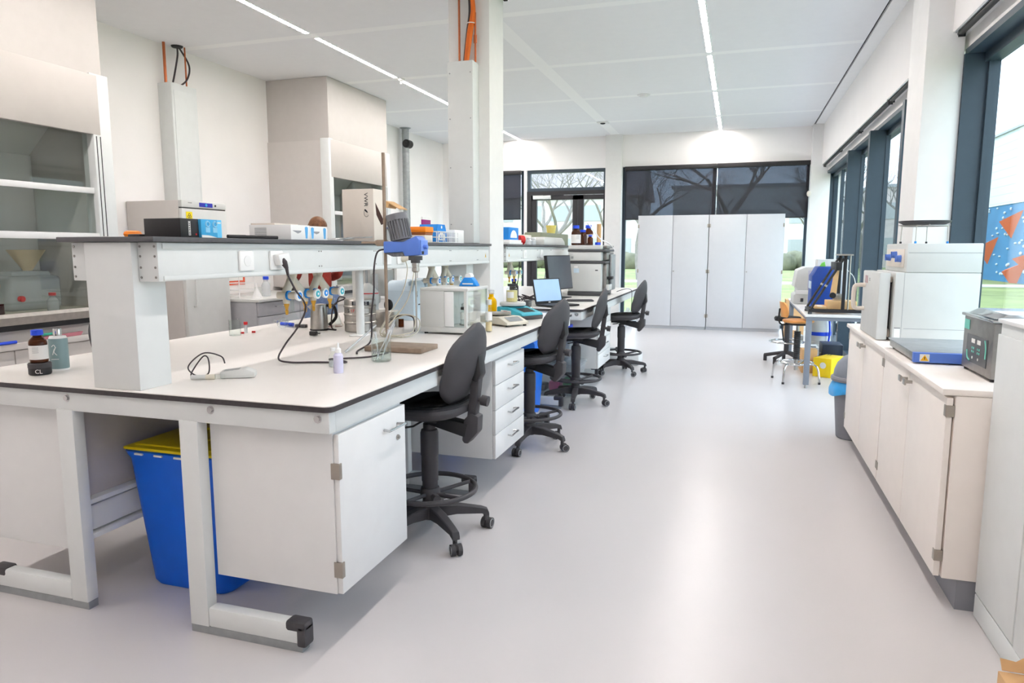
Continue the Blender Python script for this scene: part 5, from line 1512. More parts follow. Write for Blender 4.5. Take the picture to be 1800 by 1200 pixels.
t = thing('blue_bucket', 'tall bright blue bin standing in the gap between the two islands', 'bin', (-1.70, 5.665, 0))
b = B(M('bright_blue_plastic', (24, 122, 238), 0.4))
rings = []
for z, k in ((0.002, 0.70), (0.03, 0.78), (0.40, 0.95), (0.42, 1.0), (0.44, 1.0)):
    rings.append([(-1.70 + 0.15 * k * math.copysign(abs(math.cos(a)) ** 0.5, math.cos(a)), 5.665 + 0.17 * k * math.copysign(abs(math.sin(a)) ** 0.5, math.sin(a)), z) for a in [2 * pi * i / 32 for i in range(32)]])
b.loft(rings)
obj('bin_body', b, t)
obj('flap_lid', B(M('bright_blue_lid', (44, 120, 226), 0.4)).prism([(-1.85, 0.441), (-1.55, 0.441), (-1.56, 0.62), (-1.62, 0.70), (-1.78, 0.70), (-1.84, 0.62)], 'y', 5.505, 5.825, 0.02), t)
hz = B(m_yellow).box(-1.2572, -1.2562, 4.55, 4.95, 0.797, 0.815)
hz.mat(m_ink)
for k in range(8): hz.prism([(4.56 + k * 0.05, 0.797), (4.58 + k * 0.05, 0.797), (4.595 + k * 0.05, 0.815), (4.575 + k * 0.05, 0.815)], 'x', -1.2562, -1.2558)
single('hazard_tape', hz, 'short yellow and black hazard tape stuck under the bench apron', 'tape')
# clear boxes and toolbox under the far island
def clear_box(c, d, label, lidm=m_paper):
    t = thing('storage_box', label, 'box', c, group='clear storage boxes under the far island')
    x, y, z = c
    b = B(m_clearbox)
    r = []
    for zz, k in ((0.001, 0.9), (d[2] * 0.9, 1.0), (d[2] * 0.9, 1.06), (d[2] * 0.94, 1.06)):
        r.append([(x + sx * d[0] / 2 * k, y + sy * d[1] / 2 * k, z + zz) for sx, sy in ((-1, -1), (1, -1), (1, 1), (-1, 1))])
    b.loft(r)
    obj('tub', b, t)
    obj('lid', B(m_clearbox).box(x - d[0] * 0.54, x + d[0] * 0.54, y - d[1] * 0.54, y + d[1] * 0.54, z + d[2] * 0.945, z + d[2], 0.006), t)
    return t
clear_box((-1.66, 6.62, 0.001), (0.50, 0.36, 0.32), 'clear storage box on the floor behind the third chair, lowest of its stack')
clear_box((-1.70, 6.62, 0.323), (0.42, 0.34, 0.22), 'clear storage box stacked second, under the red toolbox')
random.seed(5)
for k, (col, nm) in enumerate(((m_black, 'black'), (M('pink_plastic', (220, 80, 140), 0.5), 'pink'), (M('leaf_green_plastic', (50, 150, 90), 0.5), 'green'))):
    single('stored_item', B(col).bc((-1.80 + 0.14 * k, 6.60, 0.055 + 0.02 * k), (0.11, 0.16, 0.07 + 0.03 * k), 0.02), '%s bundle inside the lowest clear storage box' % nm, 'bundle')
t = thing('toolbox', 'small red toolbox with blue lid and yellow clips under the far island', 'toolbox', (-1.68, 6.60, 0.545))
obj('box_body', B(m_red).box(-1.84, -1.52, 6.50, 6.70, 0.545, 0.64, 0.012), t)
obj('lid', B(m_bluecap).box(-1.845, -1.515, 6.495, 6.705, 0.641, 0.675, 0.01), t, 'blue lid')
for x in (-1.79, -1.57):
    obj('clip', B(m_yellow).box(x - 0.035, x + 0.035, 6.485, 6.50, 0.60, 0.66, 0.004), t, 'yellow clip')
t = thing('floor_tray', 'white plastic box on the floor behind the farthest chair', 'box', (-1.3, 8.65, 0))
obj('tub', B(m_paper).box(-1.55, -1.09, 8.45, 8.80, 0.001, 0.13, 0.02), t)
single('pump_unit', B(m_black).box(-1.72, -1.50, 8.40, 8.44 + 0.35, 0.0, 0.001) .cyl((-1.64, 8.2, 0.002), (-1.64, 8.2, 0.20), 0.07).cyl((-1.64, 8.2, 0.2), (-1.64, 8.2, 0.24), 0.05), 'dark round pump on the floor under the far island', 'pump')
for k in range(2):
    lathe_single('water_bottle', m_milky, [(0, 0), (0.075, 0), (0.08, 0.01), (0.08, 0.24), (0.03, 0.30), (0.03, 0.33), (0, 0.33)], (-1.86, 12.72, 0.001) if k == 0 else (-1.90, 12.95, 0.001), 'milky canister on the floor near the tall white cupboards, ' + ('front one' if k == 0 else 'rear one'), 'canister', 'milky canisters by the cupboards')
# ------------------------------------------------------------------ tall cupboards at the far wall
def tall_cupboard(x0, x1, label):
    y0, y1, h = 12.6, 13.04, 1.985
    t = thing('tall_cupboard', label, 'cupboard', ((x0 + x1) / 2, (y0 + y1) / 2, 0))
    obj('carcass', B(m_cup).box(x0, x1, y0 + 0.022, y1, 0.055, h, 0.002), t)
    obj('plinth', B(m_cup).box(x0 + 0.01, x1 - 0.01, y0 + 0.05, y1, 0, 0.055), t)
    xm = (x0 + x1) / 2
    for k, (a, b_) in enumerate(((x0, xm), (xm, x1))):
        d = obj('door', B(m_cup).box(a + 0.004, b_ - 0.004, y0, y0 + 0.02, 0.06, h - 0.004, 0.002), t)
        xh = a + 0.004 if k == 0 else b_ - 0.004
        for z in (0.25, 1.02, 1.80):
            obj('hinge', B(m_hinge).box(xh - (0.003 if k == 0 else 0.02), xh + (0.02 if k == 0 else 0.003), y0 - 0.006, y0 + 0.004, z - 0.03, z + 0.03, 0.002), d, 'metal hinge')
        if k == 1:
            obj('knob', B(m_steel).cyl((a + 0.03, y0, 1.02), (a + 0.03, y0 - 0.022, 1.02), 0.011, n=14), d, 'steel knob')
    return t
tall_cupboard(-1.70, -0.495, 'left tall white double cupboard standing before the dark blinds')
tall_cupboard(-0.488, 0.722, 'right tall white double cupboard standing before the dark blinds')

# ------------------------------------------------------------------ blinds
def roller_blind(x0, x1, zt, zb, y, label):
    t = thing('roller_blind', label, 'blind', ((x0 + x1) / 2, y, zt))
    obj('cassette', B(m_black).box(x0 - 0.01, x1 + 0.01, y - 0.04, y + 0.04, zt - 0.075, zt, 0.004), t)
    obj('fabric', B(m_blind).box(x0, x1, y - 0.002, y + 0.0, zb, zt - 0.075), t)
    obj('bottom_bar', B(m_black).cyl((x0, y - 0.001, zb), (x1, y - 0.001, zb), 0.010, n=10), t)
    return t
roller_blind(-2.02, -0.425, 2.895, 1.945, 13.148, 'left dark screen blind half lowered behind the tall cupboards')
roller_blind(-0.400, 1.10, 2.895, 1.945, 13.148, 'right dark screen blind half lowered behind the tall cupboards')
roller_blind(-5.50, -4.03, 2.895, 1.975, 13.148, 'dark screen blind half lowered left of the glazed door')
for k, (y0, y1, lab) in enumerate(((5.95, 7.55, 'rolled-up black blind above the side window, next to the white column'), (7.6, 9.3, 'rolled-up black blind above the side window, second after the column'), (9.35, 11.0, 'rolled-up black blind above the side window, third after the column'), (11.05, 12.95, 'rolled-up black blind above the side window, farthest, by the corner'), (1.5, 5.4, 'rolled-up black blind above the nearest side window, top right corner'))):
    t = thing('rolled_blind', lab, 'blind', (1.332, (y0 + y1) / 2, 2.79))
    obj('roller', B(m_black).cyl((1.312, y0, 2.780), (1.312, y1, 2.780), 0.019, n=18), t)
    for y in (y0 + 0.02, y1 - 0.02):
        obj('bracket', B(m_black).box(1.295, 1.335, y - 0.006, y + 0.006, 2.755, 2.799), t)
    obj('cover_strip', B(m_galv).box(1.281, 1.288, y0, y1, 2.785, 2.80), t)

# ------------------------------------------------------------------ right-hand base cabinets
CT = 0.876
def base_cabinet(y0, y1, label):
    x0, x1 = 0.782, 1.245
    t = thing('base_cabinet', label, 'cabinet', ((x0 + x1) / 2, (y0 + y1) / 2, 0))
    obj('carcass', B(m_warm).box(x0 + 0.025, x1, y0, y1, 0.125, CT - 0.026, 0.002), t)
    obj('plinth', B(m_bingrey).box(x0 + 0.08, x1 - 0.02, y0 + 0.01, y1, 0, 0.125), t, 'grey plinth')
    ym = (y0 + y1) / 2
    for k, (a, b_) in enumerate(((y0, ym), (ym, y1))):
        d = obj('door', B(m_warm).box(x0 - 0.004, x0 + 0.018, a + 0.005, b_ - 0.003, 0.13, CT - 0.035, 0.002), t)
        yh = a + 0.005 if k == 0 else b_ - 0.003
        for z in (0.215, 0.79):
            obj('hinge', B(m_hinge).box(x0 - 0.007, x0 + 0.024, yh - (0.006 if k == 0 else 0.022), yh + (0.022 if k == 0 else 0.003), z - 0.022, z + 0.022, 0.002), d, 'metal hinge')
        yk = ym - 0.045 if k == 0 else ym + 0.045
        obj('handle', B(m_steel).box(x0 - 0.034, x0 - 0.004, yk - 0.006, yk + 0.006, CT - 0.082, CT - 0.068).box(x0 - 0.040, x0 - 0.032, yk - 0.022, yk + 0.022, CT - 0.088, CT - 0.060, 0.002), d, 'small steel tab handle')
base_cabinet(2.985, 4.195, 'cream double-door base cabinet nearest the camera, under the hotplate')
base_cabinet(4.205, 5.45, 'second cream base cabinet, under the white furnace')
single('countertop', B(m_warm).box(0.760, 1.26, 2.982, 5.47, CT - 0.025, CT, 0.004), 'cream countertop running over both base cabinets on the right', 'countertop')
# near steel cabinet
t = thing('steel_cabinet', 'grey steel cabinet at the right edge with recessed side panel', 'cabinet', (1.13, 2.1, 0))
sc_b = B(m_white)
obj('carcass', B(m_steelpaint).box(0.925, 1.36, 1.25, 2.960, 0.0, 1.135, 0.003), t)
obj('top_board', B(m_white).box(0.915, 1.365, 1.24, 2.972, 1.136, 1.150, 0.003), t)
obj('door', B(m_steelpaint).box(0.915, 0.924, 2.575, 2.955, 0.10, 1.095, 0.002), t)
obj('door', B(m_steelpaint).box(0.912, 0.924, 2.02, 2.555, 0.10, 1.095, 0.002), t)
obj('door', B(m_steelpaint).box(0.912, 0.924, 1.40, 2.00, 0.10, 1.095, 0.002), t)
obj('foot_rail', B(m_steelpaint).box(0.917, 0.924, 1.26, 2.96, 0.004, 0.092, 0.002), t)
t = thing('torn_carton', 'brown cardboard carton with torn flap at the foot of the grey steel cabinet', 'carton', (0.85, 2.2, 0))
obj('carton', B(m_card).box(0.80, 0.908, 1.95, 2.33, 0.002, 0.135, 0.002), t)
q = B(m_card); q.T = TR(0.81, 2.33, 0.137) @ RX(math.radians(50))
q.prism([(0.0, 0.0), (0.09, 0.0), (0.09, 0.05), (0.06, 0.043), (0.04, 0.03), (0.0, 0.035)], 'z', 0.0, 0.004)
obj('flap', q, t, 'torn flap')

# hotplate
t = thing('hotplate', 'flat blue laboratory hotplate with steel top and warning sticker', 'hotplate', (0.95, 3.7, CT))
q = B(m_steel).box(0.757, 1.17, 3.425, 3.93, CT + 0.012, CT + 0.044, 0.003)
obj('steel_body', q, t)
obj('top_plate', B(m_galv).box(0.75, 1.18, 3.42, 3.94, CT + 0.0445, CT + 0.052, 0.003), t, 'grey top plate')
obj('front_panel', B(m_motorblue).box(0.752, 1.18, 3.398, 3.424, CT + 0.006, CT + 0.050, 0.003), t, 'blue front panel')
obj('control_pod', B(m_motorblue).prism([(0.95, CT + 0.010), (1.17, CT + 0.010), (1.17, CT + 0.052), (0.965, CT + 0.052), (0.935, CT + 0.034)], 'y', 3.365, 3.397, 0.004), t, 'blue control pod')
for x in (0.78, 1.14):
    for y in (3.44, 3.9): obj('foot', B(m_black).cyl((x, y, CT + 0.001), (x, y, CT + 0.012), 0.012, n=10), t)
o = B(m_label).box(0.777, 0.815, 3.3965, 3.398, CT + 0.012, CT + 0.044)
o.mat(M('warning_amber', (240, 180, 30), 0.6)).prism([(0.780, CT + 0.015), (0.812, CT + 0.015), (0.796, CT + 0.041)], 'y', 3.3955, 3.3965)
o.mat(m_ink).box(0.7945, 0.7975, 3.3948, 3.3955, CT + 0.021, CT + 0.033)
obj('warning_sticker', o, t, 'amber triangle warning sticker')
# ultrasonic bath
t = thing('ultrasonic_bath', 'steel ultrasonic bath with dark control panel at the right edge', 'bath', (1.04, 3.2, CT))
obj('tank', B(m_dsteel).box(0.922, 1.17, 3.025, 3.385, CT + 0.012, CT + 0.225, 0.004), t)
for x in (0.94, 1.15):
    for y in (3.045, 3.365): obj('foot', B(m_black).cyl((x, y, CT + 0.001), (x, y, CT + 0.012), 0.012, n=10), t)
obj('rim', B(m_chrome).box(0.912, 1.18, 3.015, 3.395, CT + 0.226, CT + 0.238, 0.003), t, 'polished rim')
obj('lid', B(m_chrome).prism([(0.93, CT + 0.239), (1.165, CT + 0.239), (1.13, CT + 0.258), (0.965, CT + 0.258)], 'y', 3.04, 3.37, 0.003), t, 'steel lid')
pn = B(M('control_panel_grey', (88, 90, 94), 0.5))
pn.box(0.9195, 0.9215, 3.075, 3.325, CT + 0.045, CT + 0.155, 0.001)
o = obj('control_panel', pn, t, 'dark control panel')
mk = B(m_tile)
mk.tube([(0.9188, 3.10, CT + 0.15), (0.9188, 3.085, CT + 0.12), (0.9188, 3.085, CT + 0.08)], 0.003, 6, smooth=5)
mk.tube([(0.9188, 3.31, CT + 0.09), (0.9188, 3.30, CT + 0.06), (0.9188, 3.27, CT + 0.05)], 0.003, 6, smooth=5)
obj('trim_line', mk, o, 'turquoise curves')
mk = B(m_label)
for y in (3.17, 3.24):
    mk.box(0.918, 0.9195, y - 0.02, y + 0.02, CT + 0.125, CT + 0.142)
    mk.mat(m_tile)
    for i in range(4): mk.cyl((0.918, y - 0.01 + 0.02 * (i % 2), CT + 0.105 - 0.015 * (i // 2)), (0.9195, y - 0.01 + 0.02 * (i % 2), CT + 0.105 - 0.015 * (i // 2)), 0.005, n=8)
    mk.mat(m_label).cyl((0.918, y, CT + 0.066), (0.9195, y, CT + 0.066), 0.006, n=8)
obj('display_buttons', mk, o, 'white displays and small buttons')
obj('turquoise_label', B(m_tile).box(0.9205, 0.9218, 3.31, 3.375, CT + 0.172, CT + 0.212), t, 'turquoise label')
# muffle furnace
t = thing('muffle_furnace', 'white muffle furnace with thick open door and blue knobs on the right counter', 'furnace', (1.0, 4.5, CT))
FY0, FY1 = 4.245, 4.80
mf = B(m_inst)
mf.box(0.815, 1.215, FY0, FY1, CT + 0.008, CT + 0.375, 0.005)
mf.box(0.862, 1.215, FY0, FY1, CT + 0.376, CT + 0.530, 0.005)
obj('body', mf, t)
gp = B(m_greyink)
gp.box(0.87, 1.213, FY0 - 0.0008, FY0 + 0.001, CT + 0.480, CT + 0.482).box(0.858, 0.8595, FY0 - 0.0008, FY0 + 0.001, CT + 0.015, CT + 0.375).box(0.87, 1.213, FY0 - 0.0008, FY0 + 0.001, CT + 0.072, CT + 0.074)
obj('seam_line', gp, t)
o = obj('control_panel', B(m_carton).box(0.8575, 0.8615, FY0 + 0.05, FY1 - 0.05, CT + 0.40, CT + 0.50, 0.001), t, 'beige control panel')
for k, (y, z) in enumerate(((FY0 + 0.12, 0.448), (FY0 + 0.24, 0.468), (FY0 + 0.40, 0.452))):
    obj('knob', B(m_motorblue).cyl((0.8575, y, CT + z), (0.832, y, CT + z), 0.020, 0.017, 16).box(0.828, 0.834, y - 0.003, y + 0.003, CT + z - 0.018, CT + z + 0.018), o, 'blue knob')
obj('panel_slots', B(m_black).box(0.811, 0.8148, FY0 + 0.09, FY1 - 0.09, CT + 0.06, CT + 0.33), t, 'dark chamber mouth')
dr = B(m_inst)
dr.box(0.742, 0.798, FY0 + 0.03, FY1 - 0.01, CT + 0.004, CT + 0.372, 0.006)
o = obj('furnace_door', dr, t)
obj('door_handle', B(m_carton).tube([(0.742, FY1 - 0.10, CT + 0.285), (0.70, FY1 - 0.10, CT + 0.285), (0.682, FY1 - 0.10, CT + 0.265), (0.682, FY1 - 0.10, CT + 0.165), (0.70, FY1 - 0.10, CT + 0.145), (0.742, FY1 - 0.10, CT + 0.145)], 0.013, 10, smooth=4), o, 'cream bow handle')
q = B(M('dusty_red_mark', (170, 110, 116), 0.7))
for y in (4.63, 4.68): q.prism([(y, CT + 0.30), (y + 0.022, CT + 0.30), (y + 0.028, CT + 0.345), (y + 0.006, CT + 0.345)], 'x', 0.7412, 0.7422)
q.mat(m_greyink).box(0.7412, 0.7422, 4.55, 4.585, CT + 0.318, CT + 0.323).box(0.7412, 0.7422, 4.55, 4.585, CT + 0.328, CT + 0.333)
obj('maker_mark', q, o, 'faded red slanted bars')
for z0, z1 in ((0.32, 0.35), (0.02, 0.06)): obj('door_bracket', B(m_hinge).box(0.7985, 0.8145, FY0 + 0.06, FY0 + 0.12, CT + z0, CT + z1), t)
q = B(m_label).box(0.825, 0.853, FY0 - 0.0012, FY0 - 0.0002, CT + 0.02, CT + 0.075)
q.mat(m_ink).box(0.824, 0.854, FY0 - 0.0018, FY0 - 0.0008, CT + 0.073, CT + 0.076)
obj('data_label', q, t, 'white data label')
# dish on wire tripod on the furnace
t = thing('wire_tripod', 'thin wire tripod with blue tipped feet on top of the furnace', 'tripod', (0.99, 4.5, CT + 0.531))
TZ = CT + 0.531
q = B(m_steel).torus((0.99, 4.5, TZ + 0.098), 0.115, 0.003, 36, 6)
q.cyl((0.86, 4.5, TZ + 0.102), (1.12, 4.5, TZ + 0.102), 0.003, n=6).cyl((0.99, 4.38, TZ + 0.102), (0.99, 4.62, TZ + 0.102), 0.003, n=6)
obj('ring', q, t)
for k, (x, y) in enumerate(((0.93, 4.40), (1.10, 4.46), (1.03, 4.61), (0.89, 4.57))):
    q = B(m_steel).cyl((x, y, TZ + 0.010), (x * 0.98 + 0.99 * 0.02, y, TZ + 0.099), 0.0028, n=6)
    lg = obj('leg', q, t)
    obj('foot_tip', B(m_blueprint if k in (0, 1) else m_black).cyl((x, y, TZ + 0.0005), (x, y, TZ + 0.012), 0.006, n=8), lg, 'coloured foot tip')
lathe_single('round_dish', m_charcoal, [(0, 0.0), (0.11, 0.0), (0.134, 0.012), (0.138, 0.021), (0.132, 0.021), (0, 0.015)], (1.0385, 4.7205, CT + (0.531 + 0.1055) * 1.049), 'round dark dish lying on the wire tripod over the furnace', 'dish', n=36)

for o in [k for k in bpy.data.objects if k.parent is None and k.name in ('hotplate', 'ultrasonic_bath', 'muffle_furnace', 'wire_tripod')]:
    o.scale = (1.049, 1.049, 1.049)
    x, y, z = o.location
    o.location = (x * 1.049, y * 1.049 + (0.045 if o.name == 'hotplate' else 0), CT + (z - CT) * 1.049)
# pedal bin
t = thing('dome_bin', 'grey dome-lidded bin with blue bag hanging out, behind the base cabinets', 'bin', (0.875, 5.655, 0))
c = (0.875, 5.655, 0)
obj('bin_body', B(m_bingrey).lathe([(0, 0.002), (0.115, 0.002), (0.12, 0.01), (0.155, 0.43), (0, 0.43)], c, 32), t)
rb = []
random.seed(9)
for z, k in ((0.43, 1.02), (0.40, 1.10), (0.37, 1.16), (0.335, 1.14)):
    rb.append([(c[0] + 0.157 * (k + 0.05 * math.sin(7 * a) * (0.45 - z) * 8) * math.cos(a), c[1] + 0.157 * (k + 0.05 * math.sin(7 * a) * (0.45 - z) * 8) * math.sin(a), z + 0.02 * math.sin(3 * a + 1) * (0.44 - z) * 9) for a in [2 * pi * i / 56 for i in range(56)]])
obj('bin_bag', B(m_bag).loft(rb, False), t, 'blue plastic bag')
obj('dome_lid', B(m_bingrey).lathe([(0.172, 0.432), (0.178, 0.45), (0.172, 0.465), (0.16, 0.468)], c, 36, False).mat(m_tablegrey).lathe([(0.16, 0.466), (0.155, 0.51), (0.135, 0.565), (0.095, 0.61), (0.045, 0.635), (0, 0.64)], c, 32, False), t, 'dark domed lid')

# ------------------------------------------------------------------ grey table with equipment by the window
t = thing('work_table', 'grey steel framed table with pale top by the side window', 'table', (0.96, 8.8, 0))
TX0, TX1, TY0, TY1, TZZ = 0.665, 1.24, 7.55, 10.05, 0.75
obj('table_top', B(m_white).box(TX0, TX1, TY0, TY1, TZZ - 0.022, TZZ, 0.003), t)
fr = B(m_tablegrey)
fr.box(TX0 + 0.015, TX1 - 0.015, TY0 + 0.015, TY0 + 0.045, TZZ - 0.058, TZZ - 0.022).box(TX0 + 0.015, TX1 - 0.015, TY1 - 0.045, TY1 - 0.015, TZZ - 0.058, TZZ - 0.022)
fr.box(TX0 + 0.015, TX0 + 0.045, TY0 + 0.045, TY1 - 0.045, TZZ - 0.058, TZZ - 0.022).box(TX1 - 0.045, TX1 - 0.015, TY0 + 0.045, TY1 - 0.045, TZZ - 0.058, TZZ - 0.022)
obj('frame', fr, t)
for x in (TX0 + 0.042, TX1 - 0.042):
    for y in (TY0 + 0.042, TY1 - 0.042):
        o = obj('leg', B(m_tablegrey).box(x - 0.027, x + 0.027, y - 0.027, y + 0.027, 0.035, TZZ - 0.059, 0.003), t)
        obj('foot', B(m_steel).cyl((x, y, 0.0), (x, y, 0.036), 0.014, 0.009, 12), o, 'levelling foot')
TT0 = TZZ + 0.001
# beige desktop instrument
t = thing('desktop_analyser', 'beige and lavender desktop device at the far end of the grey table', 'device', (0.88, 9.3, TT0))
q = B(m_inst)
q.prism([(0.70, TT0), (1.12, TT0), (1.12, TT0 + 0.44), (0.82, TT0 + 0.44), (0.73, TT0 + 0.40), (0.70, TT0 + 0.20), (0.74, TT0 + 0.19), (0.74, TT0 + 0.13), (0.70, TT0 + 0.11)], 'y', 9.0, 9.45, 0.012)
obj('housing', q, t)
obj('grey_cover', B(M('lavender_grey', (188, 188, 204), 0.5)).box(0.85, 1.0, 8.992, 8.999, TT0 + 0.17, TT0 + 0.40, 0.003), t, 'lavender grey cover')
obj('paper_slot', B(m_white).box(0.72, 1.11, 8.97, 8.999, TT0 + 0.12, TT0 + 0.165, 0.004), t)
obj('port', B(m_black).box(0.78, 0.81, 8.992, 8.999, TT0 + 0.03, TT0 + 0.07), t, 'black port')
obj('port', B(m_black).box(0.98, 1.03, 8.992, 8.999, TT0 + 0.02, TT0 + 0.06), t, 'black port')
obj('power_lead', B(m_cord).tube([(1.0, 8.985, TT0 + 0.17), (0.96, 8.95, TT0 + 0.22), (0.91, 8.93, TT0 + 0.15), (0.90, 8.93, TT0 + 0.02), (0.93, 8.92, TT0 + 0.006)], 0.005, 7, smooth=6), t, 'black lead')
t.location.x -= 0.05
# blue box
t = thing('blue_machine', 'deep blue angular cabinet standing between the beige device and the printer frame', 'machine', (0.90, 8.45, TT0))
obj('cabinet', B(M('deep_blue_paint', (24, 66, 150), 0.45)).prism([(0.775, TT0), (1.02, TT0), (1.02, TT0 + 0.46), (0.83, TT0 + 0.46), (0.79, TT0 + 0.38), (0.775, TT0 + 0.36)], 'y', 8.25, 8.62, 0.006), t)
obj('side_panel', B(m_paleblue).box(0.771, 0.7745, 8.30, 8.56, TT0 + 0.22, TT0 + 0.30), t, 'pale label')
single('green_pouch', B(M('bright_green', (120, 200, 80), 0.5)).prism([(0.86, TT0 + 0.461), (0.92, TT0 + 0.461), (0.91, TT0 + 0.515), (0.88, TT0 + 0.50)], 'y', 8.40, 8.44, 0.004), 'small bright green wedge on top of the deep blue cabinet', 'wedge')
single('white_case', B(m_inst).box(0.86, 1.18, 8.64, 8.9, TT0, TT0 + 0.535, 0.01), 'tall white case standing right behind the deep blue cabinet', 'case')
# frame of the 3-D printer / plotter
t = thing('printer_frame', 'black open frame printer with slanted struts and wooden slat on the grey table', 'printer', (0.95, 7.85, TT0))
q = B(m_black)
q.box(0.70, 1.22, 7.63, 7.66, TT0 + 0.02, TT0 + 0.05).box(0.70, 1.22, 8.00, 8.03, TT0 + 0.02, TT0 + 0.05).box(0.70, 0.73, 7.66, 8.00, TT0 + 0.02, TT0 + 0.05).box(1.19, 1.22, 7.66, 8.00, TT0 + 0.02, TT0 + 0.05)
obj('base_frame', q, t)
for x in (0.715, 1.205):
    for y in (7.645, 8.015): obj('rubber_foot', B(m_instd).cyl((x, y, TT0), (x, y, TT0 + 0.02), 0.02, n=12), t)
for y in (7.645, 8.015):
    obj('upright', B(m_black).box(1.0, 1.03, y - 0.015, y + 0.015, TT0 + 0.05, TT0 + 0.585, 0.002), t)
    obj('slanted_strut', B(m_black).tube([(0.72, y, TT0 + 0.05), (1.0, y, TT0 + 0.56)], 0.012, 8).mat(m_steel).cyl((0.845, y, TT0 + 0.278), (0.855, y, TT0 + 0.296), 0.0135, n=8), t)
    obj('guide_rod', B(m_steel).cyl((1.06, y, TT0 + 0.05), (1.06, y, TT0 + 0.585), 0.007, n=10), t)
obj('top_bracket', B(m_hinge).box(0.97, 1.08, 7.60, 8.06, TT0 + 0.586, TT0 + 0.60, 0.002), t, 'brass-coloured top bracket')
obj('cross_beam', B(m_black).box(0.93, 0.985, 7.62, 8.04, TT0 + 0.44, TT0 + 0.52, 0.004), t)
obj('wooden_slat', B(m_plank).prism([(0.905, TT0 + 0.17), (0.965, TT0 + 0.17), (0.985, TT0 + 0.49), (0.945, TT0 + 0.49)], 'y', 7.78, 7.80), t, 'pale wooden slat')
obj('print_head', B(m_steel).bc((0.99, 7.82, TT0 + 0.17), (0.10, 0.10, 0.06), 0.01).mat(m_black).cyl((0.93, 7.74, TT0 + 0.185), (0.93, 7.78, TT0 + 0.185), 0.03), t)
obj('arched_lead', B(m_paper).tube([(1.05, 7.82, TT0 + 0.45), (1.13, 7.84, TT0 + 0.36), (1.15, 7.85, TT0 + 0.22), (1.12, 7.85, TT0 + 0.145)], 0.004, 6, smooth=6), t)
single('plywood_box', B(m_plank).box(0.88, 1.15, 7.70, 7.97, TT0 + 0.051, TT0 + 0.13, 0.002), 'pale plywood box lying on the printer frame base', 'box')
single('plywood_board', B(m_plank).box(0.76, 0.875, 7.70, 7.95, TT0 + 0.051, TT0 + 0.075, 0.002).mat(m_paper).box(0.79, 0.84, 7.70, 7.80, TT0 + 0.0755, TT0 + 0.0765), 'low plywood board left of the plywood box on the printer base', 'board')

# stool
def lab_stool(cx, cy, rz, label, seatmat, legmat, sleeve, zs=0.66):
    t = thing('work_stool', label, 'stool', (cx, cy, 0), rz, local=True)
    s_ = B(seatmat)
    s_.lathe([(0, zs), (0.13, zs), (0.155, zs + 0.006), (0.16, zs + 0.02), (0.15, zs + 0.032), (0.08, zs + 0.026), (0, zs + 0.024)], (0, 0, 0), 36)
    obj('seat', s_, t)
    br = []
    for i in range(7):
        v = i / 6
        w = 0.115 * (1 - 0.35 * abs(2 * v - 0.9) ** 3)
        br.append([(-0.165 - 0.02 * v + (0.03 * (y / 0.115) ** 2) + d, y, zs + 0.06 + 0.16 * v) for d, ys in ((0.008, (-1, -0.5, 0, 0.5, 1)), (-0.008, (1, 0.5, 0, -0.5, -1))) for y in [w * u for u in ys]])
    obj('backrest', B(seatmat).loft(br), t, sharp=60)
    obj('back_arm', B(m_black).tube([(-0.05, 0, zs - 0.015), (-0.17, 0, zs - 0.02), (-0.20, 0, zs + 0.04), (-0.195, 0, zs + 0.15)], 0.010, 8, smooth=4).cyl((-0.17, 0, zs - 0.02), (-0.14, 0, zs - 0.20), 0.008, n=8), t)
    obj('seat_plate', B(m_black).lathe([(0, zs - 0.03), (0.10, zs - 0.025), (0.11, zs - 0.001), (0, zs - 0.001)], (0, 0, 0), 20), t)
    prof = [(0.0, 0.24)]
    z = 0.24
    while z < zs - 0.1:
        prof += [(0.031, z), (0.036, z + 0.009), (0.031, z + 0.018)]
        z += 0.02
    prof += [(0.0, z)]
    obj('column', B(m_steel).cyl((0, 0, 0.12), (0, 0, zs - 0.03), 0.018), t)
    obj('bellows_sleeve', B(sleeve).lathe(prof, (0, 0, 0), 20), t, 'black corrugated sleeve')
    obj('foot_ring', B(m_chrome).torus((0, 0, 0.205), 0.17, 0.010, 40, 8), t)
    for k in range(4):
        a = pi / 4 + k * pi / 2
        ca, sa = math.cos(a), math.sin(a)
        lg = obj('leg', B(legmat).tube([(0.01 * ca, 0.01 * sa, 0.17), (0.16 * ca, 0.16 * sa, 0.20), (0.215 * ca, 0.215 * sa, 0.19), (0.245 * ca, 0.245 * sa, 0.14), (0.262 * ca, 0.262 * sa, 0.02)], 0.0105, 8, smooth=4), t)
        obj('glide', B(m_black).cyl((0.262 * ca, 0.262 * sa, 0.0), (0.262 * ca, 0.262 * sa, 0.022), 0.013, n=10), lg)
    return t
lab_stool(0.635, 7.98 - 0.02, math.radians(14), 'chrome legged stool with orange wooden seat at the grey table', m_wood, m_chrome, m_black, 0.63)
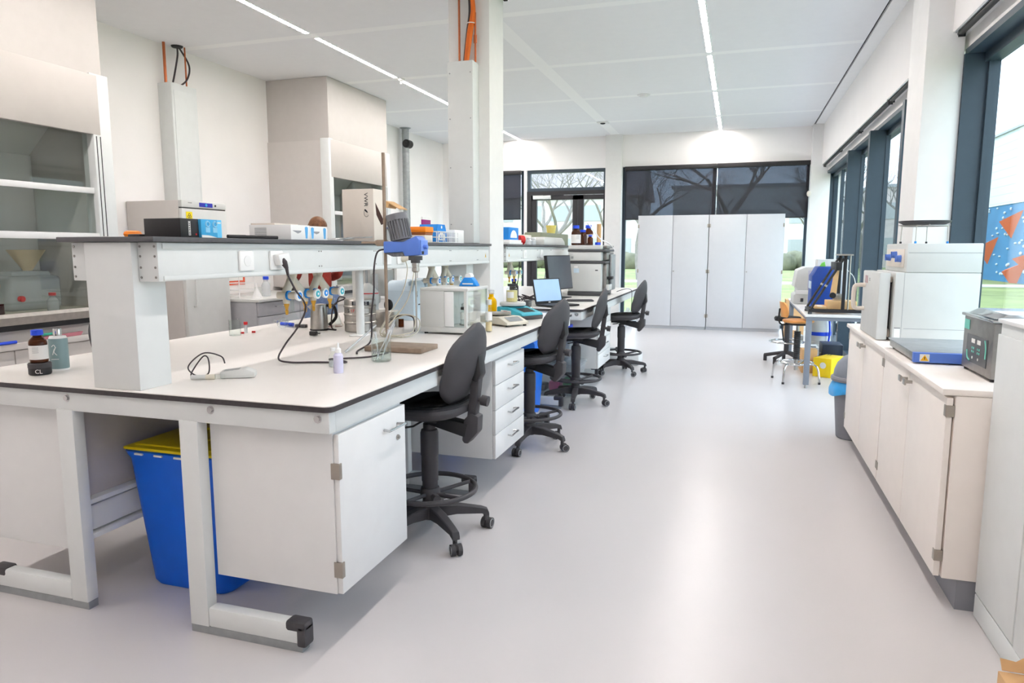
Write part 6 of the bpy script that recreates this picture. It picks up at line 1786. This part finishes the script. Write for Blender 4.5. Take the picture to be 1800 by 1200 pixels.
# second stool: black star base
t = thing('swivel_stool', 'black based swivel stool with chrome ring behind the wooden stool', 'stool', (0.62, 9.30, 0))
c = (0.62, 9.30, 0)
q = B(m_charcoal)
for k in range(5):
    a = 2 * pi * k / 5 + 0.35
    q.tube([(c[0] + 0.03 * math.cos(a), c[1] + 0.03 * math.sin(a), 0.12), (c[0] + 0.26 * math.cos(a), c[1] + 0.26 * math.sin(a), 0.07)], 0.022, 8)
    q.cyl((c[0] + 0.25 * math.cos(a), c[1] + 0.25 * math.sin(a), 0.0), (c[0] + 0.25 * math.cos(a), c[1] + 0.25 * math.sin(a), 0.08), 0.022, n=10)
obj('star_base', q, t)
obj('column', B(m_charcoal).cyl((c[0], c[1], 0.10), (c[0], c[1], 0.52), 0.03), t)
obj('foot_ring', B(m_chrome).torus((c[0], c[1], 0.26), 0.20, 0.011, 36, 8), t)
obj('seat', B(m_fabric).lathe([(0, 0.52), (0.15, 0.52), (0.16, 0.55), (0.15, 0.57), (0, 0.57)], c, 30), t)

# floor clutter under the table
t = thing('yellow_box', 'bright yellow carton on the floor under the grey table', 'carton', (0.99, 8.05, 0))
q = B(M('bright_yellow_card', (244, 208, 24), 0.55)); TT = TR(1.04, 8.43, 0.001) @ RZ(math.radians(-30)); q.T = TT
q.box(-0.13, 0.07, -0.17, 0.17, 0.0, 0.21, 0.002)
obj('carton', q, t)
q = B(m_label); q.T = TT
q.cyl((-0.02, -0.1702, 0.13), (-0.02, -0.1708, 0.13), 0.035, n=16)
obj('round_mark', q, t, 'white round mark')
for x in (-0.10, -0.067):
    q = B(m_ink); q.T = TT
    obj('black_print', q.box(x - 0.009, x + 0.009, 0.10, 0.15, 0.2102, 0.2108), t)
t = thing('dark_case', 'dark blue-black instrument case behind the yellow carton', 'case', (1.08, 8.5, 0))
obj('case_body', B(M('dark_navy_case', (40, 50, 70), 0.4)).box(0.98, 1.20, 8.80, 9.15, 0.02, 0.30, 0.006), t)
for x in (1.0, 1.18):
    for y in (8.83, 9.12): obj('foot', B(m_black).cyl((x, y, 0), (x, y, 0.02), 0.014, n=10), t)
obj('knob', B(m_steel).cyl((0.98, 8.9, 0.18), (0.962, 8.9, 0.18), 0.016, n=14), t)
t = thing('brown_carton', 'brown cardboard carton under the grey table left of the yellow carton', 'carton', (0.86, 8.65, 0))
obj('carton', B(m_card).box(0.74, 0.90, 8.52, 9.05, 0.001, 0.27, 0.002), t)
obj('flap', B(m_card).box(0.901, 0.904, 8.70, 9.0, 0.12, 0.268), t)
single('document_sheet', B(m_paper).box(0.73, 0.93, 8.68, 9.0, 0.2715, 0.275).mat(m_black).box(0.80, 0.90, 8.70, 8.74, 0.2752, 0.283), 'white sheets lying on the brown carton under the table', 'papers')
single('white_canister_box', B(m_inst).box(0.74, 0.84, 9.62, 9.80, 0.001, 0.30, 0.004), 'narrow white box on the floor behind the brown carton', 'box')
t = thing('gas_cylinder', 'fat white gas cylinder with blue strap under the grey table', 'gas cylinder', (1.02, 9.55, 0))
c = (1.02, 9.55, 0)
q = B(m_inst)
pr_ = [(0, 0.002), (0.12, 0.002), (0.13, 0.02)]
for k in range(8): pr_ += [(0.13, 0.05 + 0.03 * k), (0.134, 0.06 + 0.03 * k), (0.13, 0.07 + 0.03 * k)]
pr_ += [(0.13, 0.47), (0.11, 0.54), (0.05, 0.58), (0, 0.585)]
q.lathe(pr_, c, 30)
obj('cylinder', q, t)
obj('strap', B(m_bluecap).lathe([(0.136, 0.33), (0.1365, 0.375)], c, 30, False), t, 'blue strap')
obj('blue_hose', B(m_bluecap).tube([(1.10, 9.42, 0.62), (1.12, 9.41, 0.4), (1.11, 9.42, 0.2), (1.12, 9.41, 0.02)], 0.012, 8, smooth=4), t, 'blue hose')
t = thing('cardboard_box', 'tall brown cardboard box on the floor beside the right tall cupboard', 'carton', (0.88, 12.1, 0))
obj('carton', B(m_card).box(0.76, 1.04, 11.95, 12.3, 0.001, 0.60, 0.002), t)
obj('address_label', B(m_label).box(0.85, 0.95, 11.9485, 11.95, 0.12, 0.24), t, 'white label')
single('wall_bell', B(m_carton).sph((1.098, 13.015, 2.33), (0.035, 0.03, 0.05)), 'small cream wall sounder on the far right corner column', 'sounder')

# ------------------------------------------------------------------ left background
t = thing('tall_fridge', 'tall pale upright fridge with blue control strip and biohazard sticker', 'fridge', (-5.33, 5.74, 0))
obj('cabinet', B(m_greypaint).box(-5.66, -5.045, 5.43, 6.035, 0.03, 1.86, 0.006), t)
obj('top_fascia', B(m_inst).box(-5.044, -5.0, 5.432, 6.033, 1.795, 1.86, 0.006), t)
o = obj('control_strip', B(M('control_blue', (44, 48, 170), 0.4)).box(-5.0, -4.997, 5.66, 5.84, 1.808, 1.848), t, 'blue control strip')
obj('control_button', B(m_cyan).cyl((-4.998, 5.75, 1.828), (-4.993, 5.75, 1.828), 0.014, n=12), o)
obj('lock', B(m_black).cyl((-5.0, 5.88, 1.828), (-4.995, 5.88, 1.828), 0.010, n=10), t)
d = obj('door', B(m_inst).box(-5.044, -5.0, 5.432, 6.033, 0.10, 1.785, 0.008), t)
obj('handle', B(m_inst).tube([(-5.0, 5.52, 1.15), (-4.965, 5.52, 1.15), (-4.965, 5.52, 0.85), (-5.0, 5.52, 0.85)], 0.010, 8), d)
q = B(m_yellow).box(-5.0, -4.998, 5.48, 5.56, 1.645, 1.755)
q.mat(m_ink)
for k in range(3):
    a = pi / 2 + 2 * pi * k / 3
    q.torus((-4.9975, 5.52 + 0.012 * math.cos(a), 1.715 + 0.012 * math.sin(a)), 0.011, 0.0025, 14, 5, 'x')
q.box(-4.9979, -4.997, 5.495, 5.545, 1.663, 1.671)
obj('biohazard_sticker', q, d, 'yellow biohazard sticker')
obj('door_gap', B(m_black).box(-5.04, -5.006, 5.436, 6.03, 1.7855, 1.7945), t)
obj('maker_mark', B(m_ink).box(-5.0, -4.998, 5.515, 5.565, 1.838, 1.842), t)
for x in (-5.62, -5.09):
    for y in (5.47, 5.99): obj('foot', B(m_black).cyl((x, y, 0), (x, y, 0.03), 0.02, n=10), t)
# grey side bench
t = thing('side_bench', 'grey side bench with pale top between the fridge and the far fume hood', 'bench', (-5.2, 6.85, 0))
obj('bench_top', B(m_inst).box(-5.66, -4.72, 6.12, 7.62, 0.85, 0.88, 0.004), t)
m_sb = M('side_bench_grey', (176, 176, 180), 0.5)
obj('carcass', B(m_sb).box(-5.64, -4.765, 6.13, 7.60, 0.08, 0.848), t)
for k in range(2):
    y0 = 6.14 + 0.73 * k
    d = obj('drawer', B(m_sb).box(-4.764, -4.74, y0, y0 + 0.722, 0.70, 0.84, 0.002), t)
    obj('handle', handle(B(m_chrome), 'x', -4.74, -4.71, y0 + 0.26, y0 + 0.46, 0.79), d)
    obj('door', B(m_sb).box(-4.764, -4.74, y0, y0 + 0.722, 0.10, 0.692, 0.002), t)
obj('plinth', B(m_tablegrey).box(-5.6, -4.80, 6.15, 7.58, 0, 0.08), t)
SB = 0.881
lathe_single('white_funnel', m_paper, [(0.055, 0), (0.058, 0.0), (0.03, 0.07), (0.008, 0.11), (0.006, 0.16), (0, 0.16)], (-4.86, 6.28, SB), 'white plastic funnel standing upside down on the grey side bench', 'funnel')
capped_bottle('wash_bottle', (-5.0, 6.62, SB), 0.048, 0.22, m_milky, m_bluecap, 'milky bottle with blue cap on the grey side bench', neck=0.025)
lathe_single('glass_beaker', m_clear, [(0, 0), (0.04, 0), (0.04, 0.11), (0.042, 0.112)], (-4.95, 6.42, SB), 'clear tall beaker on the grey side bench right of the white funnel', 'beaker')
t = thing('drying_rack', 'white wire drying rack at the left end of the grey side bench', 'rack', (-5.05, 6.25, SB))
q = B(m_paper)
for z in (0.02, 0.09, 0.16):
    q.tube([(-5.18, 6.15, SB + z), (-4.98, 6.15, SB + z), (-4.98, 6.40, SB + z), (-5.18, 6.40, SB + z)], 0.004, 6, True)
for x, y in ((-5.18, 6.15), (-4.98, 6.15), (-4.98, 6.40), (-5.18, 6.40)): q.cyl((x, y, SB), (x, y, SB + 0.22), 0.004, n=6)
q.tube([(-5.18, 6.15, SB + 0.22), (-5.08, 6.27, SB + 0.3), (-4.98, 6.40, SB + 0.22)], 0.004, 6)
obj('wire_frame', q, t)
t = thing('safety_notice', 'white notice with orange-red border on the left wall over the side bench', 'notice', (-5.66, 6.9, 1.15))
obj('board', B(M('notice_red', (226, 92, 58), 0.6)).box(-5.668, -5.660, 6.76, 7.10, 0.98, 1.32), t)
obj('sheet', B(m_label).box(-5.660, -5.657, 6.80, 7.06, 1.03, 1.30).mat(m_greyink).box(-5.657, -5.656, 6.86, 7.0, 1.16, 1.18).box(-5.657, -5.656, 6.86, 6.98, 1.11, 1.13), t, 'white sheet')
for k in range(4):
    single('lab_tool', B((m_yellow, m_black, m_red, M('olive_tool', (120, 130, 60), 0.5))[k]).bc((-4.86 + 0.03 * (k % 2), 6.86 + 0.17 * k, SB + 0.017), (0.05, 0.13, 0.03), 0.006), '%s handled tool lying on the right part of the grey side bench' % ('yellow', 'black', 'red', 'olive')[k], 'tool')
# white enclosure beyond the far hood
t = thing('white_enclosure', 'long white ventilated cabinet with black seal beyond the far fume hood', 'cabinet', (-5.2, 10.6, 0))
obj('cabinet', B(m_white).box(-5.655, -4.85, 9.5, 10.95, 0.02, 1.62, 0.01), t)
obj('seal', B(m_black).box(-4.85, -4.846, 9.54, 10.91, 1.585, 1.597).box(-4.85, -4.846, 10.2, 10.206, 0.1, 1.585), t, 'black seal line')
q = B(m_ink)
q.box(-4.8495, -4.8465, 9.58, 9.82, 1.50, 1.56).box(-4.8495, -4.8465, 10.16, 10.19, 1.47, 1.56).box(-4.8495, -4.8465, 10.22, 10.25, 1.47, 1.56)
obj('dark_print', q, t, 'dark printed mark')
t = thing('plum_card', 'plum-coloured card standing on the white cabinet near the column', 'card', (-5.0, 10.7, 1.63))
obj('card', B(M('plum_card', (134, 24, 106), 0.5)).box(-4.93, -4.90, 10.55, 10.86, 1.66, 1.88, 0.003), t)
obj('top_edge', B(m_label).box(-4.93, -4.90, 10.55, 10.86, 1.8805, 1.92).box(-4.95, -4.88, 10.55, 10.86, 1.621, 1.659), t, 'white edge')

# ------------------------------------------------------------------ person behind the island
def skin_mesh(name, verts, edges, radii, mat, parent=None, sub=2, label=None, root=0):
    me = bpy.data.meshes.new(name)
    me.from_pydata(verts, edges, [])
    o = bpy.data.objects.new(name, me)
    COL.objects.link(o)
    sk = o.modifiers.new('skin', 'SKIN')
    for i, r in enumerate(radii):
        me.skin_vertices[0].data[i].radius = r if isinstance(r, tuple) else (r, r)
        me.skin_vertices[0].data[i].use_root = (i == root)
    sk.branch_smoothing = 0.6
    ss = o.modifiers.new('subdiv', 'SUBSURF')
    ss.levels = ss.render_levels = sub
    dg = bpy.context.evaluated_depsgraph_get()
    dg.update()
    ev = o.evaluated_get(dg)
    nm = bpy.data.meshes.new_from_object(ev)
    bpy.data.objects.remove(o)
    bpy.data.meshes.remove(me)
    nm.materials.clear()
    nm.materials.append(mat)
    nm.polygons.foreach_set('use_smooth', [True] * len(nm.polygons))
    o = bpy.data.objects.new(name, nm)
    COL.objects.link(o)
    if parent is not None: o.parent = parent
    if label: o['label'] = label
    return o
PX, PY = -4.17, 6.42
person = thing('person', 'person with short brown hair in a rust-red top and blue jeans, seen from behind', 'person', (PX, PY, 0), math.radians(148), local=True)
m_skin = M('skin', (222, 176, 150), 0.5)
m_hair = M('brown_hair', (112, 72, 42), 0.5, var=0.35, scale=40, bump=0.5, bscale=90)
m_shirt = M('rust_red_knit', (150, 52, 40), 0.85, var=0.12, scale=30)
m_jeans = M('blue_denim', (104, 124, 160), 0.85, var=0.15, scale=40)
# local: faces +x, y left, z up; height 1.73
V = [(0, 0, 0.93), (0.01, 0, 1.08), (0.015, 0, 1.25), (0.0, 0, 1.40), (0.0, 0, 1.47), (0.02, 0, 1.53), (0.03, 0, 1.60), (0.03, 0, 1.66),      # 0-7 spine, neck, head
     (0, 0.16, 1.40), (0.02, 0.22, 1.26), (0.06, 0.235, 1.13), (0.20, 0.21, 1.08), (0.31, 0.17, 1.06),                                                        # 8-12 left arm
     (0, -0.16, 1.40), (0.02, -0.22, 1.26), (0.06, -0.235, 1.13), (0.20, -0.20, 1.09), (0.31, -0.15, 1.08),                                                   # 13-17 right arm
     (0.0, 0.09, 0.88), (0.01, 0.10, 0.68), (0.015, 0.105, 0.48), (0.0, 0.11, 0.28), (-0.01, 0.115, 0.09), (0.06, 0.12, 0.045), (0.15, 0.13, 0.035),                # 18-24 left leg
     (0.0, -0.09, 0.88), (0.01, -0.10, 0.68), (0.015, -0.105, 0.48), (0.0, -0.11, 0.28), (-0.01, -0.115, 0.09), (0.06, -0.12, 0.045), (0.15, -0.13, 0.035)]
E_ = [(0, 1), (1, 2), (2, 3), (3, 4), (4, 5), (5, 6), (6, 7), (3, 8), (8, 9), (9, 10), (10, 11), (11, 12), (3, 13), (13, 14), (14, 15), (15, 16), (16, 17),
      (0, 18), (18, 19), (19, 20), (20, 21), (21, 22), (22, 23), (23, 24), (0, 25), (25, 26), (26, 27), (27, 28), (28, 29), (29, 30), (30, 31)]
R_ = [(0.115, 0.15), (0.105, 0.135), (0.115, 0.155), (0.09, 0.12), (0.055, 0.055), (0.062, 0.058), (0.088, 0.072), (0.075, 0.065),
      0.058, 0.047, 0.042, 0.036, 0.027, 0.058, 0.047, 0.042, 0.036, 0.027,
      0.085, 0.075, 0.057, 0.055, 0.038, 0.038, 0.03, 0.085, 0.075, 0.057, 0.055, 0.038, 0.038, 0.03]
skin_mesh('body', V, E_, R_, m_skin, person)
grow = lambda r, d: tuple(x + d for x in r) if isinstance(r, tuple) else r + d
ids = [0, 1, 2, 3, 4, 8, 9, 10, 11, 13, 14, 15, 16]
mp = {v: i for i, v in enumerate(ids)}
vs = [V[i] for i in ids]; vs[0] = (0, 0, 0.95); vs[4] = (0, 0, 1.445)
skin_mesh('red_top', vs, [(mp[a], mp[b]) for a, b in E_ if a in mp and b in mp], [grow(R_[i], 0.014) for i in ids], m_shirt, person, label='rust-red long-sleeved top')
ids = [0, 18, 19, 20, 21, 22, 25, 26, 27, 28, 29]
mp = {v: i for i, v in enumerate(ids)}
vs = [V[i] for i in ids]
skin_mesh('jeans', vs, [(mp[a], mp[b]) for a, b in E_ if a in mp and b in mp], [grow(R_[i], 0.012) for i in ids], m_jeans, person, label='blue jeans')
for s in (-1, 1):
    sh = B(m_black)
    sh.loft([[(0.05 + L * math.cos(a), s * 0.122 + W * math.sin(a), z) for a in [2 * pi * i / 20 for i in range(20)]] for L, W, z in ((0.145, 0.05, 0.001), (0.148, 0.052, 0.02), (0.135, 0.048, 0.06), (0.09, 0.044, 0.085))])
    obj('shoe', sh, person, 'black shoe')
    # hands: palm with four curled fingers and a thumb
    hb_ = B(m_skin)
    hx, hy, hz = 0.335, s * 0.16, 1.063
    hb_.sph((hx + 0.02, hy, hz), (0.05, 0.038, 0.018), 14, 8)
    for k in range(4):
        y = hy + (k - 1.5) * 0.019
        L = (0.066, 0.078, 0.072, 0.055)[k if s > 0 else 3 - k]
        hb_.tube([(hx + 0.05, y, hz + 0.004), (hx + 0.06 + L * 0.5, y, hz + 0.004), (hx + 0.06 + L * 0.9, y, hz - 0.014), (hx + 0.055 + L, y, hz - 0.03)], [0.0095, 0.009, 0.008, 0.006], 8)
    hb_.tube([(hx, hy - s * 0.03, hz - 0.004), (hx + 0.03, hy - s * 0.055, hz - 0.01), (hx + 0.062, hy - s * 0.058, hz - 0.02)], [0.012, 0.010, 0.007], 8)
    obj('hand', hb_, person)
    ear = B(m_skin).sph((0.02, s * 0.083, 1.595), (0.018, 0.009, 0.03), 10, 8)
    obj('ear', ear, person)
fc = B(m_skin)
fc.prism([(0.118, 1.605), (0.148, 1.575), (0.118, 1.568)], 'y', -0.013, 0.013, 0.004)
obj('nose', fc, person)
for s in (-1, 1):
    obj('eye', B(m_paper).sph((0.112, s * 0.032, 1.61), (0.008, 0.013, 0.008), 10, 8).mat(m_ink).sph((0.118, s * 0.032, 1.61), (0.004, 0.006, 0.006), 8, 6), person)
obj('mouth', B(M('lips', (184, 110, 104), 0.5)).sph((0.112, 0, 1.545), (0.008, 0.024, 0.007), 12, 6), person)
hr = B(m_hair)
rings = []
for i in range(12):
    t_ = i / 11
    ang = pi / 2 - t_ * 2.15
    ring = []
    for k in range(28):
        a = 2 * pi * k / 28
        back = 0.5 - 0.5 * math.cos(a)          # 1 at the back
        aa = pi / 2 - t_ * (1.25 + 1.0 * back)
        rr = 0.104 * math.cos(aa) + 0.001
        wob = 1 + 0.025 * math.sin(9 * a + i) 
        ring.append((0.022 + rr * math.cos(a) * 1.05 * wob, rr * math.sin(a) * 0.90 * wob, 1.628 + 0.112 * math.sin(aa)))
    rings.append(ring)
hr.loft(rings)
obj('hair', hr, person, 'short brown hair', sharp=80)

# ------------------------------------------------------------------ outside
m_grass = M('lawn_grass', (142, 152, 96), 0.95, var=0.25, scale=0.6, bump=0.5, bscale=30)
m_pave = M('pale_paving', (214, 212, 206), 0.9, var=0.05)
struct('ground', B(m_grass).box(-160, 160, -60, 220, -0.30, -0.13))
struct('terrace_paving', B(m_pave).box(1.62, 3.6, -6, 18, -0.13, -0.06).box(-12, 3.6, 13.45, 15.2, -0.13, -0.06))
struct('garden_path', B(m_pave).box(-60, 40, 33.0, 35.0, -0.13, -0.10))
m_clad = grid_mat('white_cladding', (226, 230, 230), (196, 202, 204), (1, 6.0, 0.40), (0, 0.03, 0.03), (0, 0, 0), 0.6, axes='yz')
m_climb = M('climbing_wall_blue', (66, 128, 172), 0.6, var=0.08, scale=1.2)
t = thing('sports_hall', 'pale clad hall with a blue climbing wall seen through the right window', 'building', (20, 36, -0.13))
obj('cladding', B(m_clad).box(12.0, 30, 12, 62, 3.5, 6.9), t, 'pale horizontal cladding')
obj('lower_wall', B(m_pave).box(12.6, 30, 12, 62, -0.13, 3.5), t)
obj('roof_edge', B(m_galv).box(11.9, 30, 11.9, 62.1, 6.9, 7.0), t)
obj('climbing_panel', B(m_climb).box(12.05, 12.6, 35.6, 58, -0.13, 3.5), t, 'blue climbing panel')
obj('corner_strip', B(m_orange).box(12.0, 12.6, 34.6, 35.6, -0.13, 3.5), t, 'orange strip')
m_vol = M('orange_red_volume', (226, 110, 66), 0.6)
for y, z, s in ((38.5, 2.55, 1.2), (41.5, 1.35, 1.3), (37.6, 0.25, 1.25), (46, 2.0, 1.3), (36.4, 0.9, 0.8)):
    q = B(m_vol)
    q.add([(12.05, y - 1.1 * s, z + 0.5 * s), (12.05, y + 1.0 * s, z + 0.15 * s), (12.05, y - 0.1 * s, z - 0.55 * s), (11.5, y - 0.1 * s, z + 0.1 * s)], [(0, 1, 3), (1, 2, 3), (2, 0, 3), (0, 2, 1)])
    obj('wedge_volume', q, t, 'orange-red wedge')
random.seed(21)
q = B(M('pale_hold', (206, 214, 220), 0.7))
for k in range(90):
    q.sph((12.02, random.uniform(36, 50), random.uniform(0.1, 3.4)), (0.06, random.uniform(0.06, 0.12), random.uniform(0.04, 0.08)), 8, 5)
o = obj('climbing_holds', q, t, 'pale climbing holds'); o['kind'] = 'stuff'

m_bark = M('grey_bark', (132, 124, 116), 0.9, var=0.2, scale=4)
def bare_tree(h, spread, seed, maxd=7):
    rnd = random.Random(seed)
    b = B(m_bark)
    def grow_(p, d, L, r, depth):
        n = 3
        pts, rs = [p], [r]
        q = p
        for i in range(n):
            d = (d + Vector((rnd.uniform(-0.22, 0.22), rnd.uniform(-0.22, 0.22), rnd.uniform(-0.08, 0.16)))).normalized()
            q = q + d * (L / n)
            pts.append(q); rs.append(r * (1 - 0.32 * (i + 1) / n))
        b.tube(pts, rs, 6 if depth < 2 else (4 if depth < 4 else 3))
        if depth >= maxd: return
        k = 3 if depth < 2 else rnd.choice((2, 3, 3))
        for i in range(k):
            a = rnd.uniform(0, 2 * pi)
            side = Vector((math.cos(a), math.sin(a), rnd.uniform(0.0, 0.55)))
            nd = (d * rnd.uniform(0.55, 1.0) + side * spread * rnd.uniform(0.7, 1.2)).normalized()
            j = rnd.choice((2, 3)) if depth else 3
            grow_(pts[j], nd, L * rnd.uniform(0.62, 0.82), rs[j] * rnd.uniform(0.55, 0.8), depth + 1)
    grow_(Vector((0, 0, 0)), Vector((0, 0, 1)), h * 0.27, h * 0.018, 0)
    return b
trees = [
    ('bare winter tree seen through the glazed door', -10.5, 40.0, 10.5, 3, 0.9),
    ('bare winter tree behind the left part of the dark blinds', -4.6, 35.0, 10.0, 8, 0.9),
    ('bare winter tree with thick trunk behind the middle of the dark blinds', -0.6, 27.0, 10.0, 5, 0.9),
    ('bare winter tree behind the right part of the dark blinds', 3.4, 37.0, 9.0, 14, 0.95),
    ('bare winter tree in the narrow pane by the far right corner', 4.9, 31.0, 8.5, 31, 0.8),
    ('bare winter tree seen in the side windows beyond the mullions', 8.9, 42.0, 9.0, 17, 0.9),
    ('bare winter tree close behind the left leaf of the glazed door', -5.9, 22.0, 7.5, 77, 0.95),
    ('bare winter tree behind the right leaf of the glazed door', -8.2, 49.0, 10.0, 91, 0.95),
    ('bare winter tree at the left edge of the terrace lawn', -13.5, 29.0, 9.0, 95, 0.95),
    ('far bare winter tree beyond the lawn on the left', -16.5, 46.0, 11.0, 41, 0.9),
    ('far bare winter tree beyond the lawn in the middle', -1.5, 52.0, 10.0, 52, 0.9),
    ('far bare winter tree beyond the lawn on the right', 4.8, 51.0, 9.0, 63, 0.9),
]
for lab, x, y, h, sd, sp in trees:
    t = thing('bare_tree', lab, 'tree', (x, y, -0.13), local=True, group='bare winter trees outside')
    obj('branches', bare_tree(h, sp, sd, 7 if y < 40 else 6), t)
m_brick = M('pale_pink_brick', (210, 198, 194), 0.9, var=0.08, scale=3)
m_white2 = M('off_white_render', (226, 226, 224), 0.9)
m_win = M('dull_window_pane', (178, 180, 180), 0.85, spec=0.1)
def far_building(label, x0, x1, y0, y1, h, wall, rows, cols, pitched=False):
    t = thing('outside_building', label, 'building', ((x0 + x1) / 2, (y0 + y1) / 2, -0.13))
    obj('walls', B(wall).box(x0, x1, y0, y1, -0.13, h), t)
    if pitched:
        obj('roof', B(M('grey_tiles', (150, 140, 140), 0.9)).prism([(y0 - 0.4, h), (y1 + 0.4, h), ((y0 + y1) / 2, h + 3.0)], 'x', x0 - 0.4, x1 + 0.4), t)
    else:
        obj('roof', B(m_galv).box(x0 - 0.2, x1 + 0.2, y0 - 0.2, y1 + 0.2, h, h + 0.25), t)
    for r in range(rows):
        for c_ in range(cols):
            xx = x0 + (c_ + 0.5) * (x1 - x0) / cols
            zz = 1.0 + r * 2.9
            if zz + 1.4 < h:
                obj('window', B(m_win).box(xx - 0.9, xx + 0.9, y0 - 0.06, y0, zz, zz + 1.35), t)
far_building('pale pink brick block with pitched roof beyond the glazed door', -22, -8.5, 62, 72, 6.0, m_brick, 2, 5, True)
far_building('long off-white block behind the bare trees', -6.5, 9.5, 74, 84, 7.5, m_white2, 2, 6)
far_building('pale block at the far right behind the side window', 10.5, 22, 66, 76, 6.5, m_brick, 2, 4)
far_building('off-white block far left beyond the lawn', -42, -25, 58, 70, 7.0, m_white2, 2, 5)
q = B(M('brown_hedge', (118, 116, 96), 0.95, var=0.3, scale=2, bump=0.8, bscale=8))
random.seed(33)
for k in range(46):
    q.sph((-26 + k * 0.75, 56 + random.uniform(-0.6, 0.6), 0.45 + random.uniform(-0.1, 0.2)), (0.9, 0.7, 0.75), 8, 6)
tag(obj('winter_hedge', q), 'low brown winter hedge along the far side of the lawn', 'hedge', kind='stuff')
